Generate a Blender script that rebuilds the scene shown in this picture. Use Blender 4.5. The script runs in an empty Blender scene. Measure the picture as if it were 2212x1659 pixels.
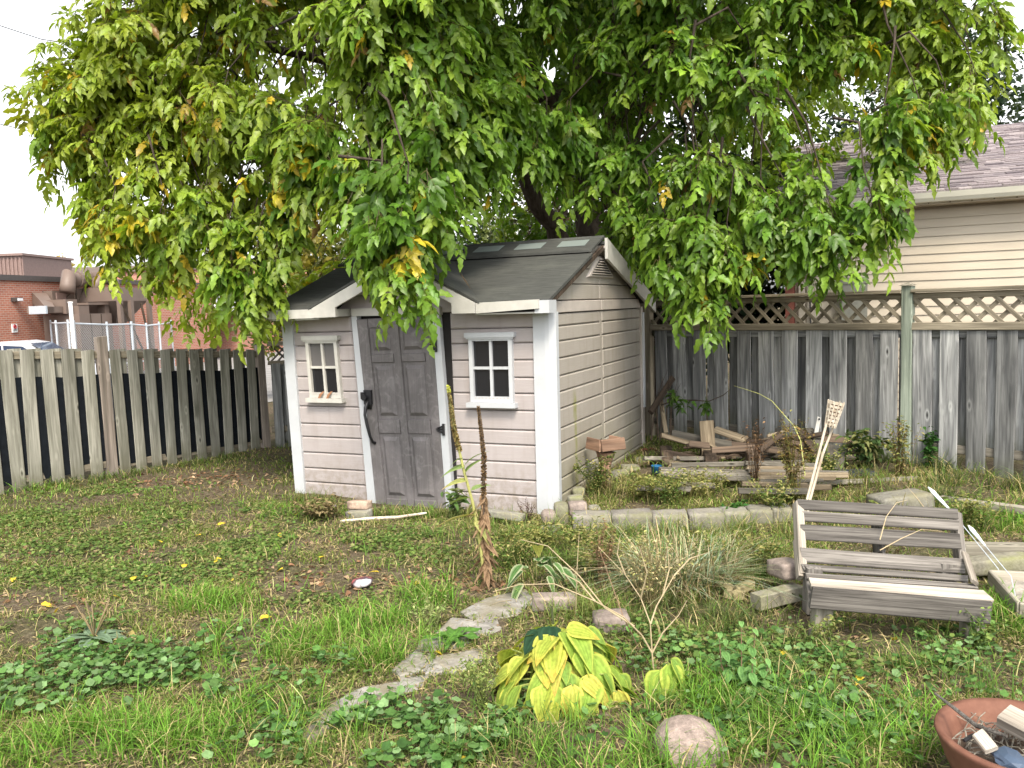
import bpy, math, random
import numpy as np
from mathutils import Matrix, Vector

# ------------------------------------------------------------------ camera, sky, sun, exposure
S = bpy.context.scene
COL = S.collection
PITCH, ROLL, FPX, CAMH = math.radians(5.4127), math.radians(1.977), 1793.65, 1.84
_f = np.array([0, math.cos(PITCH), -math.sin(PITCH)]); _r = np.array([1., 0, 0]); _d = np.array([0, -math.sin(PITCH), -math.cos(PITCH)])
CR = np.array([math.cos(ROLL) * _r + math.sin(ROLL) * _d, -math.sin(ROLL) * _r + math.cos(ROLL) * _d, _f])
cam_data = bpy.data.cameras.new('camera'); cam = bpy.data.objects.new('camera', cam_data); COL.objects.link(cam)
cam_data.sensor_width = 36; cam_data.lens = 36 * FPX / 2212.0; cam_data.clip_start = .05; cam_data.clip_end = 2000
cam.matrix_world = Matrix(((CR[0][0], -CR[1][0], -CR[2][0], 0), (CR[0][1], -CR[1][1], -CR[2][1], 0), (CR[0][2], -CR[1][2], -CR[2][2], CAMH), (0, 0, 0, 1)))
S.camera = cam

SUN_EL, SUN_AZ = math.radians(52), math.radians(172)     # sun behind thin cloud at the viewer's back (azimuth from +Y)
world = bpy.data.worlds.new('World'); S.world = world; world.use_nodes = True
wn, wl = world.node_tree.nodes, world.node_tree.links
for n in list(wn): wn.remove(n)
sky = wn.new('ShaderNodeTexSky'); sky.sky_type = 'NISHITA'; sky.sun_disc = False
sky.sun_elevation = SUN_EL; sky.sun_rotation = SUN_AZ; sky.air_density = 1.0; sky.dust_density = 3.0; sky.ozone_density = 1.0
hsv = wn.new('ShaderNodeHueSaturation'); hsv.inputs['Saturation'].default_value = 0.10
bg = wn.new('ShaderNodeBackground'); bg.inputs['Strength'].default_value = 0.15
wo = wn.new('ShaderNodeOutputWorld')
wl.new(sky.outputs[0], hsv.inputs['Color']); wl.new(hsv.outputs[0], bg.inputs['Color']); wl.new(bg.outputs[0], wo.inputs['Surface'])

sd = bpy.data.lights.new('sun', 'SUN'); sd.energy = 1.45; sd.angle = math.radians(14); sd.color = (1.0, .87, .68)
sun = bpy.data.objects.new('sun', sd); COL.objects.link(sun)
_sv = Vector((math.sin(SUN_AZ) * math.cos(SUN_EL), math.cos(SUN_AZ) * math.cos(SUN_EL), math.sin(SUN_EL)))
sun.rotation_euler = _sv.to_track_quat('Z', 'Y').to_euler(); sun.location = (0, 0, 30)

S.view_settings.view_transform = 'Standard'; S.view_settings.look = 'None'
S.view_settings.exposure = 1.55; S.view_settings.gamma = 1; S.view_settings.use_curve_mapping = False
S.render.engine = 'CYCLES'
S.cycles.max_bounces = 7; S.cycles.diffuse_bounces = 3; S.cycles.glossy_bounces = 2; S.cycles.transmission_bounces = 4; S.cycles.transparent_max_bounces = 6
S.cycles.use_denoising = True

# ------------------------------------------------------------------ measuring helpers
R_ = random.Random(7)
RN = np.random.default_rng(11)
def ray(x, y): return CR.T @ np.array([(x - 1106) / FPX, (y - 829.5) / FPX, 1.])
def gnd(x, y, z=0.):
    d = ray(x, y); return np.array([0, 0, CAMH]) + d * ((z - CAMH) / d[2])
def at(x, y, Y):
    d = ray(x, y); return np.array([0, 0, CAMH]) + d * (Y / d[1])
def onplane(x, y, P, D, off=0.):
    P = np.array(P[:2], float); D = np.array(D[:2], float); D /= np.linalg.norm(D); n = np.array([D[1], -D[0]]); P = P + n * off
    d = ray(x, y); return np.array([0, 0, CAMH]) + d * ((P @ n) / (d[:2] @ n))
def unit(v): v = np.asarray(v, float); return v / (np.linalg.norm(v) + 1e-12)

# smooth value noise on the plane, used for terrain and for where plants grow
_tab = RN.random((64, 64))
def vnoise(x, y, s):
    x = np.asarray(x, float) * s + 31.7; y = np.asarray(y, float) * s + 17.3
    xi, yi = np.floor(x).astype(int), np.floor(y).astype(int); fx, fy = x - xi, y - yi
    fx = fx * fx * (3 - 2 * fx); fy = fy * fy * (3 - 2 * fy)
    a = _tab[xi % 64, yi % 64]; b = _tab[(xi + 1) % 64, yi % 64]; c = _tab[xi % 64, (yi + 1) % 64]; d = _tab[(xi + 1) % 64, (yi + 1) % 64]
    return (a * (1 - fx) + b * fx) * (1 - fy) + (c * (1 - fx) + d * fx) * fy
def sstep(a, b, x):
    t = np.clip((np.asarray(x, float) - a) / (b - a), 0, 1); return t * t * (3 - 2 * t)

LF0, LFD = np.array([-5.52, 9.0]), unit([.68, .735])          # left fence line
RF0, RFD = np.array([1.81, 10.9]), unit([.677, -.736])         # right fence line
SH0, SHX, SHY = np.array([.351, 7.308]), np.array([.914, -.4056]), np.array([.4056, .914])   # shed: right front corner, local axes
SHROT = math.atan2(-.4056, .914)
def hgt(x, y):
    x = np.asarray(x, float); y = np.asarray(y, float)
    h = (vnoise(x, y, .8) - .5) * .07 + (vnoise(x, y, 2.7) - .5) * .035
    bed = sstep(6.55, 6.95, y + .02 * x) * sstep(.2, .6, x)                    # raised bed behind the block edging
    h = h + bed * .045
    lx = (x - SH0[0]) * SHX[0] + (y - SH0[1]) * SHX[1]; ly = (x - SH0[0]) * SHY[0] + (y - SH0[1]) * SHY[1]
    front = sstep(.7, 0., np.abs(ly + .25)) * sstep(-3.6, -2.9, lx) * sstep(.5, 0., lx)
    h = h - front * .06
    n = np.array([-LFD[1], LFD[0]])                                            # behind the left fence the school lot lies lower
    dl = (x - LF0[0]) * n[0] + (y - LF0[1]) * n[1]
    far = np.maximum(sstep(.3, 3.5, dl), sstep(13.5, 17, y))
    fade = sstep(60, 25, np.hypot(x, y))
    return h * np.where(far > .5, 0, 1) * fade * (1 - far) - .45 * far

# ------------------------------------------------------------------ object helpers
def link(o): COL.objects.link(o); return o
def tag(o, label, cat, group=None, kind=None):
    if label: o['label'] = label
    if cat: o['category'] = cat
    if group: o['group'] = group
    if kind: o['kind'] = kind
    return o
def thing(name, label, cat, loc=(0, 0, 0), rotz=0., group=None):
    o = link(bpy.data.objects.new(name, None)); o.empty_display_size = .2
    o.location = loc; o.rotation_euler = (0, 0, rotz); o['_m'] = 0; del o['_m']
    return tag(o, label, cat, group)
def root_inv(o): return (Matrix.Translation(o.location) @ Matrix.Rotation(o.rotation_euler[2], 4, 'Z')).inverted()
class MB:
    def __init__(s): s.v = []; s.f = []
    def add(s, vs, fs):
        b = len(s.v); s.v += [tuple(map(float, p)) for p in vs]; s.f += [tuple(i + b for i in q) for q in fs]; return s
    def box(s, a, b):
        x0, y0, z0 = a; x1, y1, z1 = b
        return s.add([(x0, y0, z0), (x1, y0, z0), (x1, y1, z0), (x0, y1, z0), (x0, y0, z1), (x1, y0, z1), (x1, y1, z1), (x0, y1, z1)],
                     [(0, 3, 2, 1), (4, 5, 6, 7), (0, 1, 5, 4), (1, 2, 6, 5), (2, 3, 7, 6), (3, 0, 4, 7)])
    def prism(s, poly, vec):
        n = len(poly); p = [np.array(q, float) for q in poly]; v = np.array(vec, float)
        return s.add(p + [q + v for q in p], [tuple(range(n))[::-1], tuple(range(n, 2 * n))] + [(i, (i + 1) % n, n + (i + 1) % n, n + i) for i in range(n)])
    def tube(s, pts, rad, n=6, cap=True):
        pts = [np.array(p, float) for p in pts]
        if not hasattr(rad, '__len__'): rad = [rad] * len(pts)
        b = len(s.v); prev = None; rings = []
        for i, p in enumerate(pts):
            t = unit(pts[min(i + 1, len(pts) - 1)] - pts[max(i - 1, 0)])
            if prev is None:
                a = np.cross(t, [0, 0, 1]) if abs(t[2]) < .9 else np.cross(t, [1, 0, 0])
            else: a = prev - t * (prev @ t)
            a = unit(a); c = np.cross(t, a); prev = a
            rings.append([p + rad[i] * (a * math.cos(2 * math.pi * k / n) + c * math.sin(2 * math.pi * k / n)) for k in range(n)])
        vs = [q for r in rings for q in r]; fs = []
        for i in range(len(pts) - 1):
            for k in range(n):
                fs.append((i * n + k, i * n + (k + 1) % n, (i + 1) * n + (k + 1) % n, (i + 1) * n + k))
        if cap: fs.append(tuple(range(n))[::-1]); fs.append(tuple(range((len(pts) - 1) * n, len(pts) * n)))
        return s.add(vs, fs)
    def raised(s, c, nrm, depth, inset, h):
        """panel on four corners c (ccw seen from outside): walls of `depth` behind, chamfer of `inset` rising by `h` along nrm"""
        c = [np.array(p, float) for p in c]; nrm = unit(nrm); m = sum(c) / 4
        inner = []
        for i in range(4):
            e1 = unit(c[(i + 1) % 4] - c[i]); e0 = unit(c[i - 1] - c[i]); inner.append(c[i] + (e1 + e0) * inset + nrm * h)
        vs = [p - nrm * depth for p in c] + c + inner
        fs = [(0, 3, 2, 1), (8, 9, 10, 11)]
        for i in range(4):
            j = (i + 1) % 4; fs += [(i, j, 4 + j, 4 + i), (4 + i, 4 + j, 8 + j, 8 + i)]
        return s.add(vs, fs)
    def lathe(s, prof, n=16, c=(0, 0, 0)):
        vs = []; 
        for r, z in prof:
            for k in range(n): vs.append((c[0] + r * math.cos(2 * math.pi * k / n), c[1] + r * math.sin(2 * math.pi * k / n), c[2] + z))
        fs = []
        for i in range(len(prof) - 1):
            for k in range(n): fs.append((i * n + k, i * n + (k + 1) % n, (i + 1) * n + (k + 1) % n, (i + 1) * n + k))
        return s.add(vs, fs)
    def mesh(s, name, mat, smooth=False):
        me = bpy.data.meshes.new(name); me.from_pydata(s.v, [], s.f); me.update()
        if mat: me.materials.append(mat)
        if smooth: me.polygons.foreach_set('use_smooth', [True] * len(me.polygons))
        return me
    def build(s, name, mat, parent=None, smooth=False, label=None, world=False):
        o = link(bpy.data.objects.new(name, s.mesh(name, mat, smooth)))
        if parent:
            o.parent = parent
            if world: o.matrix_basis = root_inv(parent)
        if label: o['label'] = label
        return o
def blob(mb, c, r, seed=0, squash=(1, 1, 1), sub=2, rough=.18, flat=0):
    """uneven stone: icosphere pushed about, optionally boxy"""
    import bmesh
    bm = bmesh.new(); bmesh.ops.create_icosphere(bm, subdivisions=sub, radius=1); rr = random.Random(seed)
    ph = [(rr.uniform(-3, 3), rr.uniform(-3, 3), rr.uniform(-3, 3), rr.uniform(0, 6)) for _ in range(6)]
    vs = []
    for v in bm.verts:
        p = np.array(v.co)
        if flat: p = np.sign(p) * np.abs(p) ** flat; 
        k = 1 + rough * sum(math.sin(a * p[0] + b * p[1] + e * p[2] + g) for a, b, e, g in ph) / 3
        vs.append(np.array(c) + p * k * r * np.array(squash))
    mb.add(vs, [[v.index for v in f.verts] for f in bm.faces]); bm.free(); return mb

def rough_block(mb, dims, seed=0, r=.22, rough=.05, cuts=4):
    """hewn block: cube with rounded, chipped edges"""
    import bmesh
    bm = bmesh.new(); bmesh.ops.create_cube(bm, size=2); bmesh.ops.subdivide_edges(bm, edges=bm.edges[:], cuts=cuts, use_grid_fill=True); rr = random.Random(seed); d = np.array(dims) / 2; m = d.min()
    ph = [(rr.uniform(-5, 5), rr.uniform(-5, 5), rr.uniform(-5, 5), rr.uniform(0, 6)) for _ in range(7)]; vs = []
    for v in bm.verts:
        p = np.array(v.co) * d; lim = d - r * m; q = np.clip(p, -lim, lim); e = p - q; n = np.linalg.norm(e)
        if n > 1e-9: p = q + e / n * r * m
        k = sum(math.sin((a * p[0] + b * p[1] + c * p[2]) / m * .7 + g) for a, b, c, g in ph) / 7
        vs.append(p + unit(p) * k * rough * m * 2.2 + np.array([rr.uniform(-1, 1), rr.uniform(-1, 1), rr.uniform(-1, 1)]) * rough * m * .35)
    mb.add(vs, [[v.index for v in f.verts] for f in bm.faces]); bm.free(); return mb

_plank_cache = {}
def plank_mesh(w, t, L, mat, var=0, bow=0.):
    """board along local Z from 0 to L, width along X, thickness along Y, worn edges"""
    key = (round(w, 3), round(t, 3), round(L, 2), mat.name, var)
    if key in _plank_cache: return _plank_cache[key]
    rr = random.Random(hash(key[:3]) % 9999 + var); ch = min(.006, t * .25); n = 4 if L > .8 else 2
    vs = []; fs = []
    for i in range(n):
        z = L * i / (n - 1); jw = rr.uniform(-.03, .03) * w; jt = bow * math.sin(math.pi * i / (n - 1)) + rr.uniform(-.003, .003)
        a, b = w / 2 + jw * .3, t / 2
        ring = [(-a + ch, -b), (a - ch, -b), (a, -b + ch), (a, b - ch), (a - ch, b), (-a + ch, b), (-a, b - ch), (-a, -b + ch)]
        ez = rr.uniform(-.006, .006) if i in (0, n - 1) else 0
        vs += [(x + jw * .3, y + jt, z + (ez if x > 0 else -ez)) for x, y in ring]
    for i in range(n - 1):
        for k in range(8): fs.append((i * 8 + k, i * 8 + (k + 1) % 8, i * 8 + 8 + (k + 1) % 8, i * 8 + 8 + k))
    fs += [tuple(range(8))[::-1], tuple(range((n - 1) * 8, n * 8))]
    mb = MB(); mb.add(vs, fs); me = mb.mesh('board', mat); _plank_cache[key] = me; return me
def plank(name, parent, p0, p1, w, t, face, mat, var=0, bow=0., label=None):
    """board from p0 to p1 (world), its broad side turned towards `face`"""
    p0 = np.array(p0, float); p1 = np.array(p1, float); L = np.linalg.norm(p1 - p0); z = (p1 - p0) / L
    y = -np.array(face, float); y = unit(y - z * (y @ z)); x = np.cross(y, z)
    o = link(bpy.data.objects.new(name, plank_mesh(w, t, L, mat, var, bow)))
    m = Matrix(((x[0], y[0], z[0], p0[0]), (x[1], y[1], z[1], p0[1]), (x[2], y[2], z[2], p0[2]), (0, 0, 0, 1)))
    if parent: o.parent = parent; m = root_inv(parent) @ m
    o.matrix_basis = m
    if label: o['label'] = label
    return o

# ------------------------------------------------------------------ material helpers
class NT:
    def __init__(s, name, rough=.7, spec=.3, metal=0.):
        s.m = bpy.data.materials.new(name); s.m.use_nodes = True; s.t = s.m.node_tree; s.n = s.t.nodes
        s.b = s.n['Principled BSDF']; s.out = s.n['Material Output']
        s.set('Roughness', rough); s.set('Specular IOR Level', spec); s.set('Metallic', metal)
    def set(s, k, v): s.b.inputs[k].default_value = v
    def l(s, a, b): s.t.links.new(a, b)
    def put(s, inp, v):
        if hasattr(v, 'is_linked') or hasattr(v, 'links'): s.l(v, inp)
        elif v is not None:
            if hasattr(inp.default_value, '__len__') and not hasattr(v, '__len__'): inp.default_value = [v] * len(inp.default_value)
            elif hasattr(v, '__len__') and len(v) == 3 and len(inp.default_value) == 4: inp.default_value = (*v, 1)
            else: inp.default_value = v
    def coord(s, kind='Object', obj=None):
        n = s.n.new('ShaderNodeTexCoord')
        if obj: n.object = obj
        return n.outputs[kind]
    def rnd(s): return s.n.new('ShaderNodeObjectInfo').outputs['Random']
    def mapping(s, v, scale=(1, 1, 1), loc=None):
        n = s.n.new('ShaderNodeMapping'); s.l(v, n.inputs['Vector']); n.inputs['Scale'].default_value = scale
        if loc is not None: s.put(n.inputs['Location'], loc)
        return n.outputs[0]
    def noise(s, v, scale=5, detail=4, rough=.55, dist=0.):
        n = s.n.new('ShaderNodeTexNoise'); s.l(v, n.inputs['Vector']); n.inputs['Scale'].default_value = scale; n.inputs['Detail'].default_value = detail
        n.inputs['Roughness'].default_value = rough; n.inputs['Distortion'].default_value = dist; return n.outputs['Fac']
    def vor(s, v, scale=5, feat='F1'):
        n = s.n.new('ShaderNodeTexVoronoi'); n.feature = feat; s.l(v, n.inputs['Vector']); n.inputs['Scale'].default_value = scale; return n.outputs['Distance']
    def math(s, op, a, b=0., clamp=False):
        n = s.n.new('ShaderNodeMath'); n.operation = op; n.use_clamp = clamp; s.put(n.inputs[0], a); s.put(n.inputs[1], b); return n.outputs[0]
    def sep(s, v): n = s.n.new('ShaderNodeSeparateXYZ'); s.l(v, n.inputs[0]); return n.outputs
    def comb(s, x, y, z):
        n = s.n.new('ShaderNodeCombineXYZ'); s.put(n.inputs[0], x); s.put(n.inputs[1], y); s.put(n.inputs[2], z); return n.outputs[0]
    def ramp(s, f, stops):
        n = s.n.new('ShaderNodeValToRGB'); s.l(f, n.inputs[0]); e = n.color_ramp.elements
        while len(e) < len(stops): e.new(.5)
        for q, (p, c) in zip(e, stops): q.position = p; q.color = (*c, 1) if hasattr(c, '__len__') else (c, c, c, 1)
        return n.outputs[0]
    def mix(s, f, a, b, mode='MIX'):
        n = s.n.new('ShaderNodeMix'); n.data_type = 'RGBA'; n.blend_type = mode
        s.put(n.inputs['Factor'], f); s.put(n.inputs['A' if False else 6], a); s.put(n.inputs[7], b); return n.outputs[2]
    def mapr(s, f, a, b, c, d):
        n = s.n.new('ShaderNodeMapRange'); s.put(n.inputs[0], f)
        for i, v in enumerate((a, b, c, d)): n.inputs[i + 1].default_value = v
        return n.outputs[0]
    def color(s, c): s.put(s.b.inputs['Base Color'], c); return s
    def bump(s, h, strength=.3, dist=.01):
        n = s.n.new('ShaderNodeBump'); s.l(h, n.inputs['Height']); n.inputs['Strength'].default_value = strength; n.inputs['Distance'].default_value = dist
        s.l(n.outputs[0], s.b.inputs['Normal']); return s
def flat(name, c, rough=.6, spec=.3, metal=0., var=.12, scale=14.):
    t = NT(name, rough, spec, metal); co = t.coord(); n = t.noise(co, scale, 5)
    t.color(t.mix(1., c, t.ramp(n, [(.3, 1 - var), (.7, 1 + var)]), 'MULTIPLY')); return t.m
def wood(name, dark, light, stain=None, bright=(.75, 1.2), knots=True, grain=1., algae=None, rough=.85):
    """weathered board, grain along local Z, every board its own shade and figure"""
    t = NT(name, rough, .2); co = t.coord(); r = t.rnd()
    off = t.comb(t.math('MULTIPLY', r, 37.), t.math('MULTIPLY', r, 91.), t.math('MULTIPLY', r, 53.))
    a = t.n.new('ShaderNodeVectorMath'); a.operation = 'ADD'; t.l(co, a.inputs[0]); t.l(off, a.inputs[1]); p = a.outputs[0]
    g = t.noise(t.mapping(p, (38 * grain, 38 * grain, 1.6)), 1., 6, .65, .8)
    g2 = t.noise(t.mapping(p, (9, 9, .7)), 1., 3, .5, 1.2)
    col = t.ramp(g, [(.28, dark), (.62, light)])
    st = stain or tuple(.55 * x for x in dark)
    col = t.mix(t.ramp(g2, [(.42, 0.), (.7, .75)]), col, st)
    if knots:
        k = t.vor(t.mapping(p, (7, 7, 2.6)), 1.); kk = t.ramp(k, [(.035, 1.), (.08, 0.)])
        col = t.mix(kk, col, tuple(.35 * x for x in dark))
        ring = t.ramp(k, [(.09, 0.), (.12, .45), (.2, 0.)]); col = t.mix(ring, col, tuple(min(1, 1.25 * x) for x in light))
    col = t.mix(1., col, t.ramp(r, [(0., bright[0]), (1., bright[1])]), 'MULTIPLY')
    if algae:
        z = t.sep(co)[2]; m = t.math('MULTIPLY', t.mapr(z, 0., algae[1], 1., 0.), t.ramp(t.noise(p, 6., 4), [(.3, .2), (.65, 1.)]))
        col = t.mix(m, col, algae[0])
    t.color(col); t.bump(g, .35, .004); return t.m
def foliage(name, trans=.35, rough=.5, spec=.35, tint=(1.15, 1.2, .6)):
    t = NT(name, rough, spec); at_ = t.n.new('ShaderNodeAttribute'); at_.attribute_name = 'Col'; c = at_.outputs['Color']
    co = t.coord(); c = t.mix(1., c, t.ramp(t.noise(co, 40., 2), [(.3, .8), (.7, 1.2)]), 'MULTIPLY')
    t.color(c)
    tr = t.n.new('ShaderNodeBsdfTranslucent'); t.l(t.mix(1., c, tint, 'MULTIPLY'), tr.inputs['Color'])
    mx = t.n.new('ShaderNodeMixShader'); mx.inputs[0].default_value = trans
    t.l(t.b.outputs[0], mx.inputs[1]); t.l(tr.outputs[0], mx.inputs[2]); t.l(mx.outputs[0], t.out.inputs['Surface']); return t.m

# ------------------------------------------------------------------ many small leaves and blades as arrays
def nvec(a): return a / (np.linalg.norm(a, axis=-1, keepdims=True) + 1e-12)
LEAF8 = (np.array([(0, 0, 0), (.28, -.5, .10), (.28, .5, .10), (.30, 0, -.02), (.66, -.36, .02), (.66, .36, .02), (.66, 0, -.09), (1, 0, -.22)]),
         [(0, 3, 1), (0, 2, 3), (1, 3, 6, 4), (3, 2, 5, 6), (4, 6, 7), (6, 5, 7)])
LEAF_LOBED = (np.array([(0, 0, 0), (.22, -.46, .08), (.22, .46, .08), (.30, 0, -.02), (.5, -.28, .03), (.5, .28, .03), (.58, -.42, .0), (.58, .42, .0), (.66, 0, -.08), (1, 0, -.2)]),
              [(0, 3, 1), (0, 2, 3), (1, 3, 4), (3, 2, 5), (4, 3, 8, 6), (3, 5, 7, 8), (6, 8, 9), (8, 7, 9)])
LEAF4 = (np.array([(0, 0, 0), (.4, -.5, .06), (.4, .5, .06), (1, 0, -.15)]), [(0, 2, 1), (1, 2, 3)])
ROUND = (np.array([(0, 0, 0)] + [(.5 + .5 * math.cos(a) * (1.0 if i % 2 else .84), .5 * math.sin(a) * (1.0 if i % 2 else .84), (.12 if i % 2 else .02))
                               for i, a in enumerate(np.linspace(-math.pi * .86, math.pi * .86, 10))]), [(0, i, i + 1) for i in range(1, 10)])
class Fol:
    def __init__(s): s.V = []; s.F3 = []; s.F4 = []; s.C = []; s.n = 0
    def leaves(s, P, axis, nrm, L, W, col, tpl=LEAF8):
        tv, tf = tpl; N = len(P)
        if N == 0: return
        a = nvec(np.asarray(axis, float)); n = np.asarray(nrm, float); n = nvec(n - a * (n * a).sum(1, keepdims=True)); b = np.cross(n, a)
        L = np.broadcast_to(np.asarray(L, float), (N,)); W = np.broadcast_to(np.asarray(W, float), (N,))
        V = P[:, None, :] + a[:, None, :] * (tv[None, :, 0:1] * L[:, None, None]) + b[:, None, :] * (tv[None, :, 1:2] * W[:, None, None]) + n[:, None, :] * (tv[None, :, 2:3] * L[:, None, None])
        m = len(tv); s.V.append(V.reshape(-1, 3)); s.C.append(np.repeat(col, m, axis=0))
        base = s.n + np.arange(N)[:, None] * m
        for q in tf:
            (s.F3 if len(q) == 3 else s.F4).append(base + np.array(q)[None, :])
        s.n += N * m
    def blades(s, P, d, H, W, bend, col, tipcol=None):
        """grass blades: base P, lean direction d (horizontal), height H, width W, bend 0..1"""
        N = len(P)
        if N == 0: return
        d = nvec(d); side = np.stack([-d[:, 1], d[:, 0], np.zeros(N)], 1)
        # turn the flat side randomly
        up = np.array([0, 0, 1.])
        lev = [(0, 1.), (.5, .8), (.85, .45), (1., 0.)]
        V = []; Cc = []
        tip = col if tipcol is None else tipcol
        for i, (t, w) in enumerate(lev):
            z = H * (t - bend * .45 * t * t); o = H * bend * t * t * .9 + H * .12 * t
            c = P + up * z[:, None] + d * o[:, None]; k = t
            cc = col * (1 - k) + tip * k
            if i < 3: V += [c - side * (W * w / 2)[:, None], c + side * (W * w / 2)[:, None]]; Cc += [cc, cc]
            else: V.append(c); Cc.append(cc)
        s.V.append(np.stack(V, 1).reshape(-1, 3)); s.C.append(np.stack(Cc, 1).reshape(-1, 3))
        base = s.n + np.arange(N)[:, None] * 7
        s.F4.append(base + np.array([0, 1, 3, 2])); s.F4.append(base + np.array([2, 3, 5, 4])); s.F3.append(base + np.array([4, 5, 6])); s.n += N * 7
    def twigs(s, A, B, C, r, col):
        """thin three-sided twigs through A, B, C"""
        N = len(A); t = nvec(C - A); u_ = nvec(np.cross(t, np.array([.3, .2, 1.]))); w_ = np.cross(t, u_); r = np.broadcast_to(r, (N,))
        V = []
        for Pp, k in ((A, 1.), (B, .75), (C, .35)):
            for a in (0, 2.094, 4.189): V.append(Pp + (u_ * math.cos(a) + w_ * math.sin(a)) * (r * k)[:, None])
        s.V.append(np.stack(V, 1).reshape(-1, 3)); s.C.append(np.repeat(np.broadcast_to(col, (N, 3)), 9, axis=0))
        base = s.n + np.arange(N)[:, None] * 9
        for i in (0, 3):
            for k in range(3): s.F4.append(base + np.array([i + k, i + (k + 1) % 3, i + 3 + (k + 1) % 3, i + 3 + k]))
        s.n += N * 9
    def build(s, name, mat, parent=None, origin=None, smooth=False):
        V = np.concatenate(s.V)
        if parent is not None and origin is None: origin = np.array(parent.location)
        if origin is not None: V = V - np.asarray(origin)
        f4 = np.concatenate(s.F4) if s.F4 else np.zeros((0, 4), int); f3 = np.concatenate(s.F3) if s.F3 else np.zeros((0, 3), int)
        me = bpy.data.meshes.new(name); me.vertices.add(len(V)); me.vertices.foreach_set('co', V.astype(np.float32).ravel())
        nl = f4.size + f3.size; me.loops.add(nl); me.loops.foreach_set('vertex_index', np.concatenate([f4.ravel(), f3.ravel()]).astype(np.int32))
        npoly = len(f4) + len(f3); me.polygons.add(npoly)
        st = np.concatenate([np.arange(len(f4)) * 4, f4.size + np.arange(len(f3)) * 3]).astype(np.int32); me.polygons.foreach_set('loop_start', st)
        me.update(calc_edges=True); me.materials.append(mat)
        ca = me.color_attributes.new('Col', 'FLOAT_COLOR', 'POINT'); C4 = np.ones((len(V), 4), np.float32); C4[:, :3] = np.concatenate(s.C); ca.data.foreach_set('color', C4.ravel())
        if smooth: me.polygons.foreach_set('use_smooth', np.ones(npoly, bool))
        o = link(bpy.data.objects.new(name, me)); 
        if parent: o.parent = parent
        elif origin is not None: o.location = origin
        return o
def vary(n, base, amt=.2, hue=.12):
    c = np.array(base)[None, :] * (1 + RN.normal(0, amt, (n, 1))) * (1 + RN.normal(0, hue, (n, 3))); return np.clip(c, .004, .9)
# ------------------------------------------------------------------ materials
M_fenceR = wood('weathered_fence_wood', (.085, .087, .086), (.36, .365, .36), stain=(.055, .058, .063), bright=(.5, 1.45), algae=((.07, .075, .045), .35))
M_fenceL = wood('pale_fence_wood', (.14, .135, .11), (.38, .37, .315), stain=(.11, .11, .08), bright=(.75, 1.15), algae=((.10, .095, .055), .28))
M_post = wood('green_post_wood', (.13, .16, .13), (.30, .34, .28), bright=(.9, 1.1))
M_postB = wood('brown_post_wood', (.17, .145, .12), (.34, .29, .25), bright=(.9, 1.1))
M_rail = wood('rail_wood', (.14, .12, .085), (.33, .29, .22), bright=(.75, 1.1))
M_pallet = wood('grey_pallet_wood', (.030, .026, .023), (.235, .218, .198), stain=(.03, .026, .023), bright=(.6, 1.25), grain=2.2, knots=False)
M_palletB = wood('bleached_pallet_wood', (.15, .13, .105), (.43, .39, .335), stain=(.11, .09, .07), bright=(.9, 1.15), grain=2.2, knots=False)
M_scrap = wood('scrap_wood', (.11, .085, .055), (.32, .26, .18), stain=(.07, .05, .03), bright=(.5, 1.2))
M_scrapG = wood('grey_scrap_wood', (.10, .09, .073), (.29, .265, .22), stain=(.055, .05, .04), bright=(.5, 1.15))
M_rot = wood('rotten_dark_wood', (.032, .024, .018), (.13, .094, .068), bright=(.6, 1.3), knots=False)
M_feeder = wood('feeder_wood', (.12, .065, .04), (.30, .19, .13), stain=(.07, .05, .04), bright=(.85, 1.15), knots=False)
M_timber = wood('edging_timber', (.15, .135, .105), (.38, .35, .29), stain=(.10, .095, .07), bright=(.8, 1.1))
M_yel = wood('yellowish_timber', (.28, .23, .12), (.52, .45, .26), bright=(.9, 1.1))
M_bamboo = wood('bamboo', (.34, .29, .22), (.66, .60, .50), stain=(.28, .2, .13), bright=(.85, 1.1), knots=False, rough=.55)
M_black = flat('black_plastic', (.012, .012, .014), .4, .4)
M_blackcloth = flat('black_screen_fabric', (.008, .010, .013), .9, .1, var=.25)
M_white = flat('white_trim_plastic', (.43, .445, .465), .5, .35, var=.05, scale=6)
M_offwhite = flat('aged_white_plastic', (.44, .43, .395), .55, .3, var=.10, scale=9)
M_beige = flat('beige_plastic', (.40, .36, .325), .6, .3, var=.08, scale=9)
def concrete(name, c, rough=.9, moss=None, sc=1.):
    t = NT(name, rough, .15); co = t.coord(); r = t.rnd()
    n = t.noise(co, 9 * sc, 6, .65); s = t.noise(co, 60 * sc, 3)
    k = t.mix(1., c, t.ramp(n, [(.28, .5), (.72, 1.3)]), 'MULTIPLY'); k = t.mix(1., k, t.ramp(s, [(.3, .8), (.7, 1.15)]), 'MULTIPLY')
    k = t.mix(1., k, t.ramp(r, [(0, .85), (1, 1.15)]), 'MULTIPLY')
    if moss:
        nn = t.noise(co, 5., 4); g = t.sep(t.n.new('ShaderNodeNewGeometry').outputs['Normal'])[2]
        k = t.mix(t.math('MULTIPLY', t.ramp(nn, [(.42, 0.), (.62, .8)]), t.mapr(g, -.6, .8, .25, 1.)), k, moss)
    t.color(k); t.bump(t.math('ADD', n, t.math('MULTIPLY', s, .5)), .5, .012); return t.m
M_block = concrete('garden_block_stone', (.27, .25, .225), moss=(.14, .14, .07))
M_mossy = concrete('mossy_stone', (.25, .235, .185), moss=(.15, .16, .06))
M_pink = concrete('pinkish_stone', (.26, .215, .19), sc=1.1)
M_flag = concrete('flagstone', (.30, .285, .265), moss=(.17, .15, .10))
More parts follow.
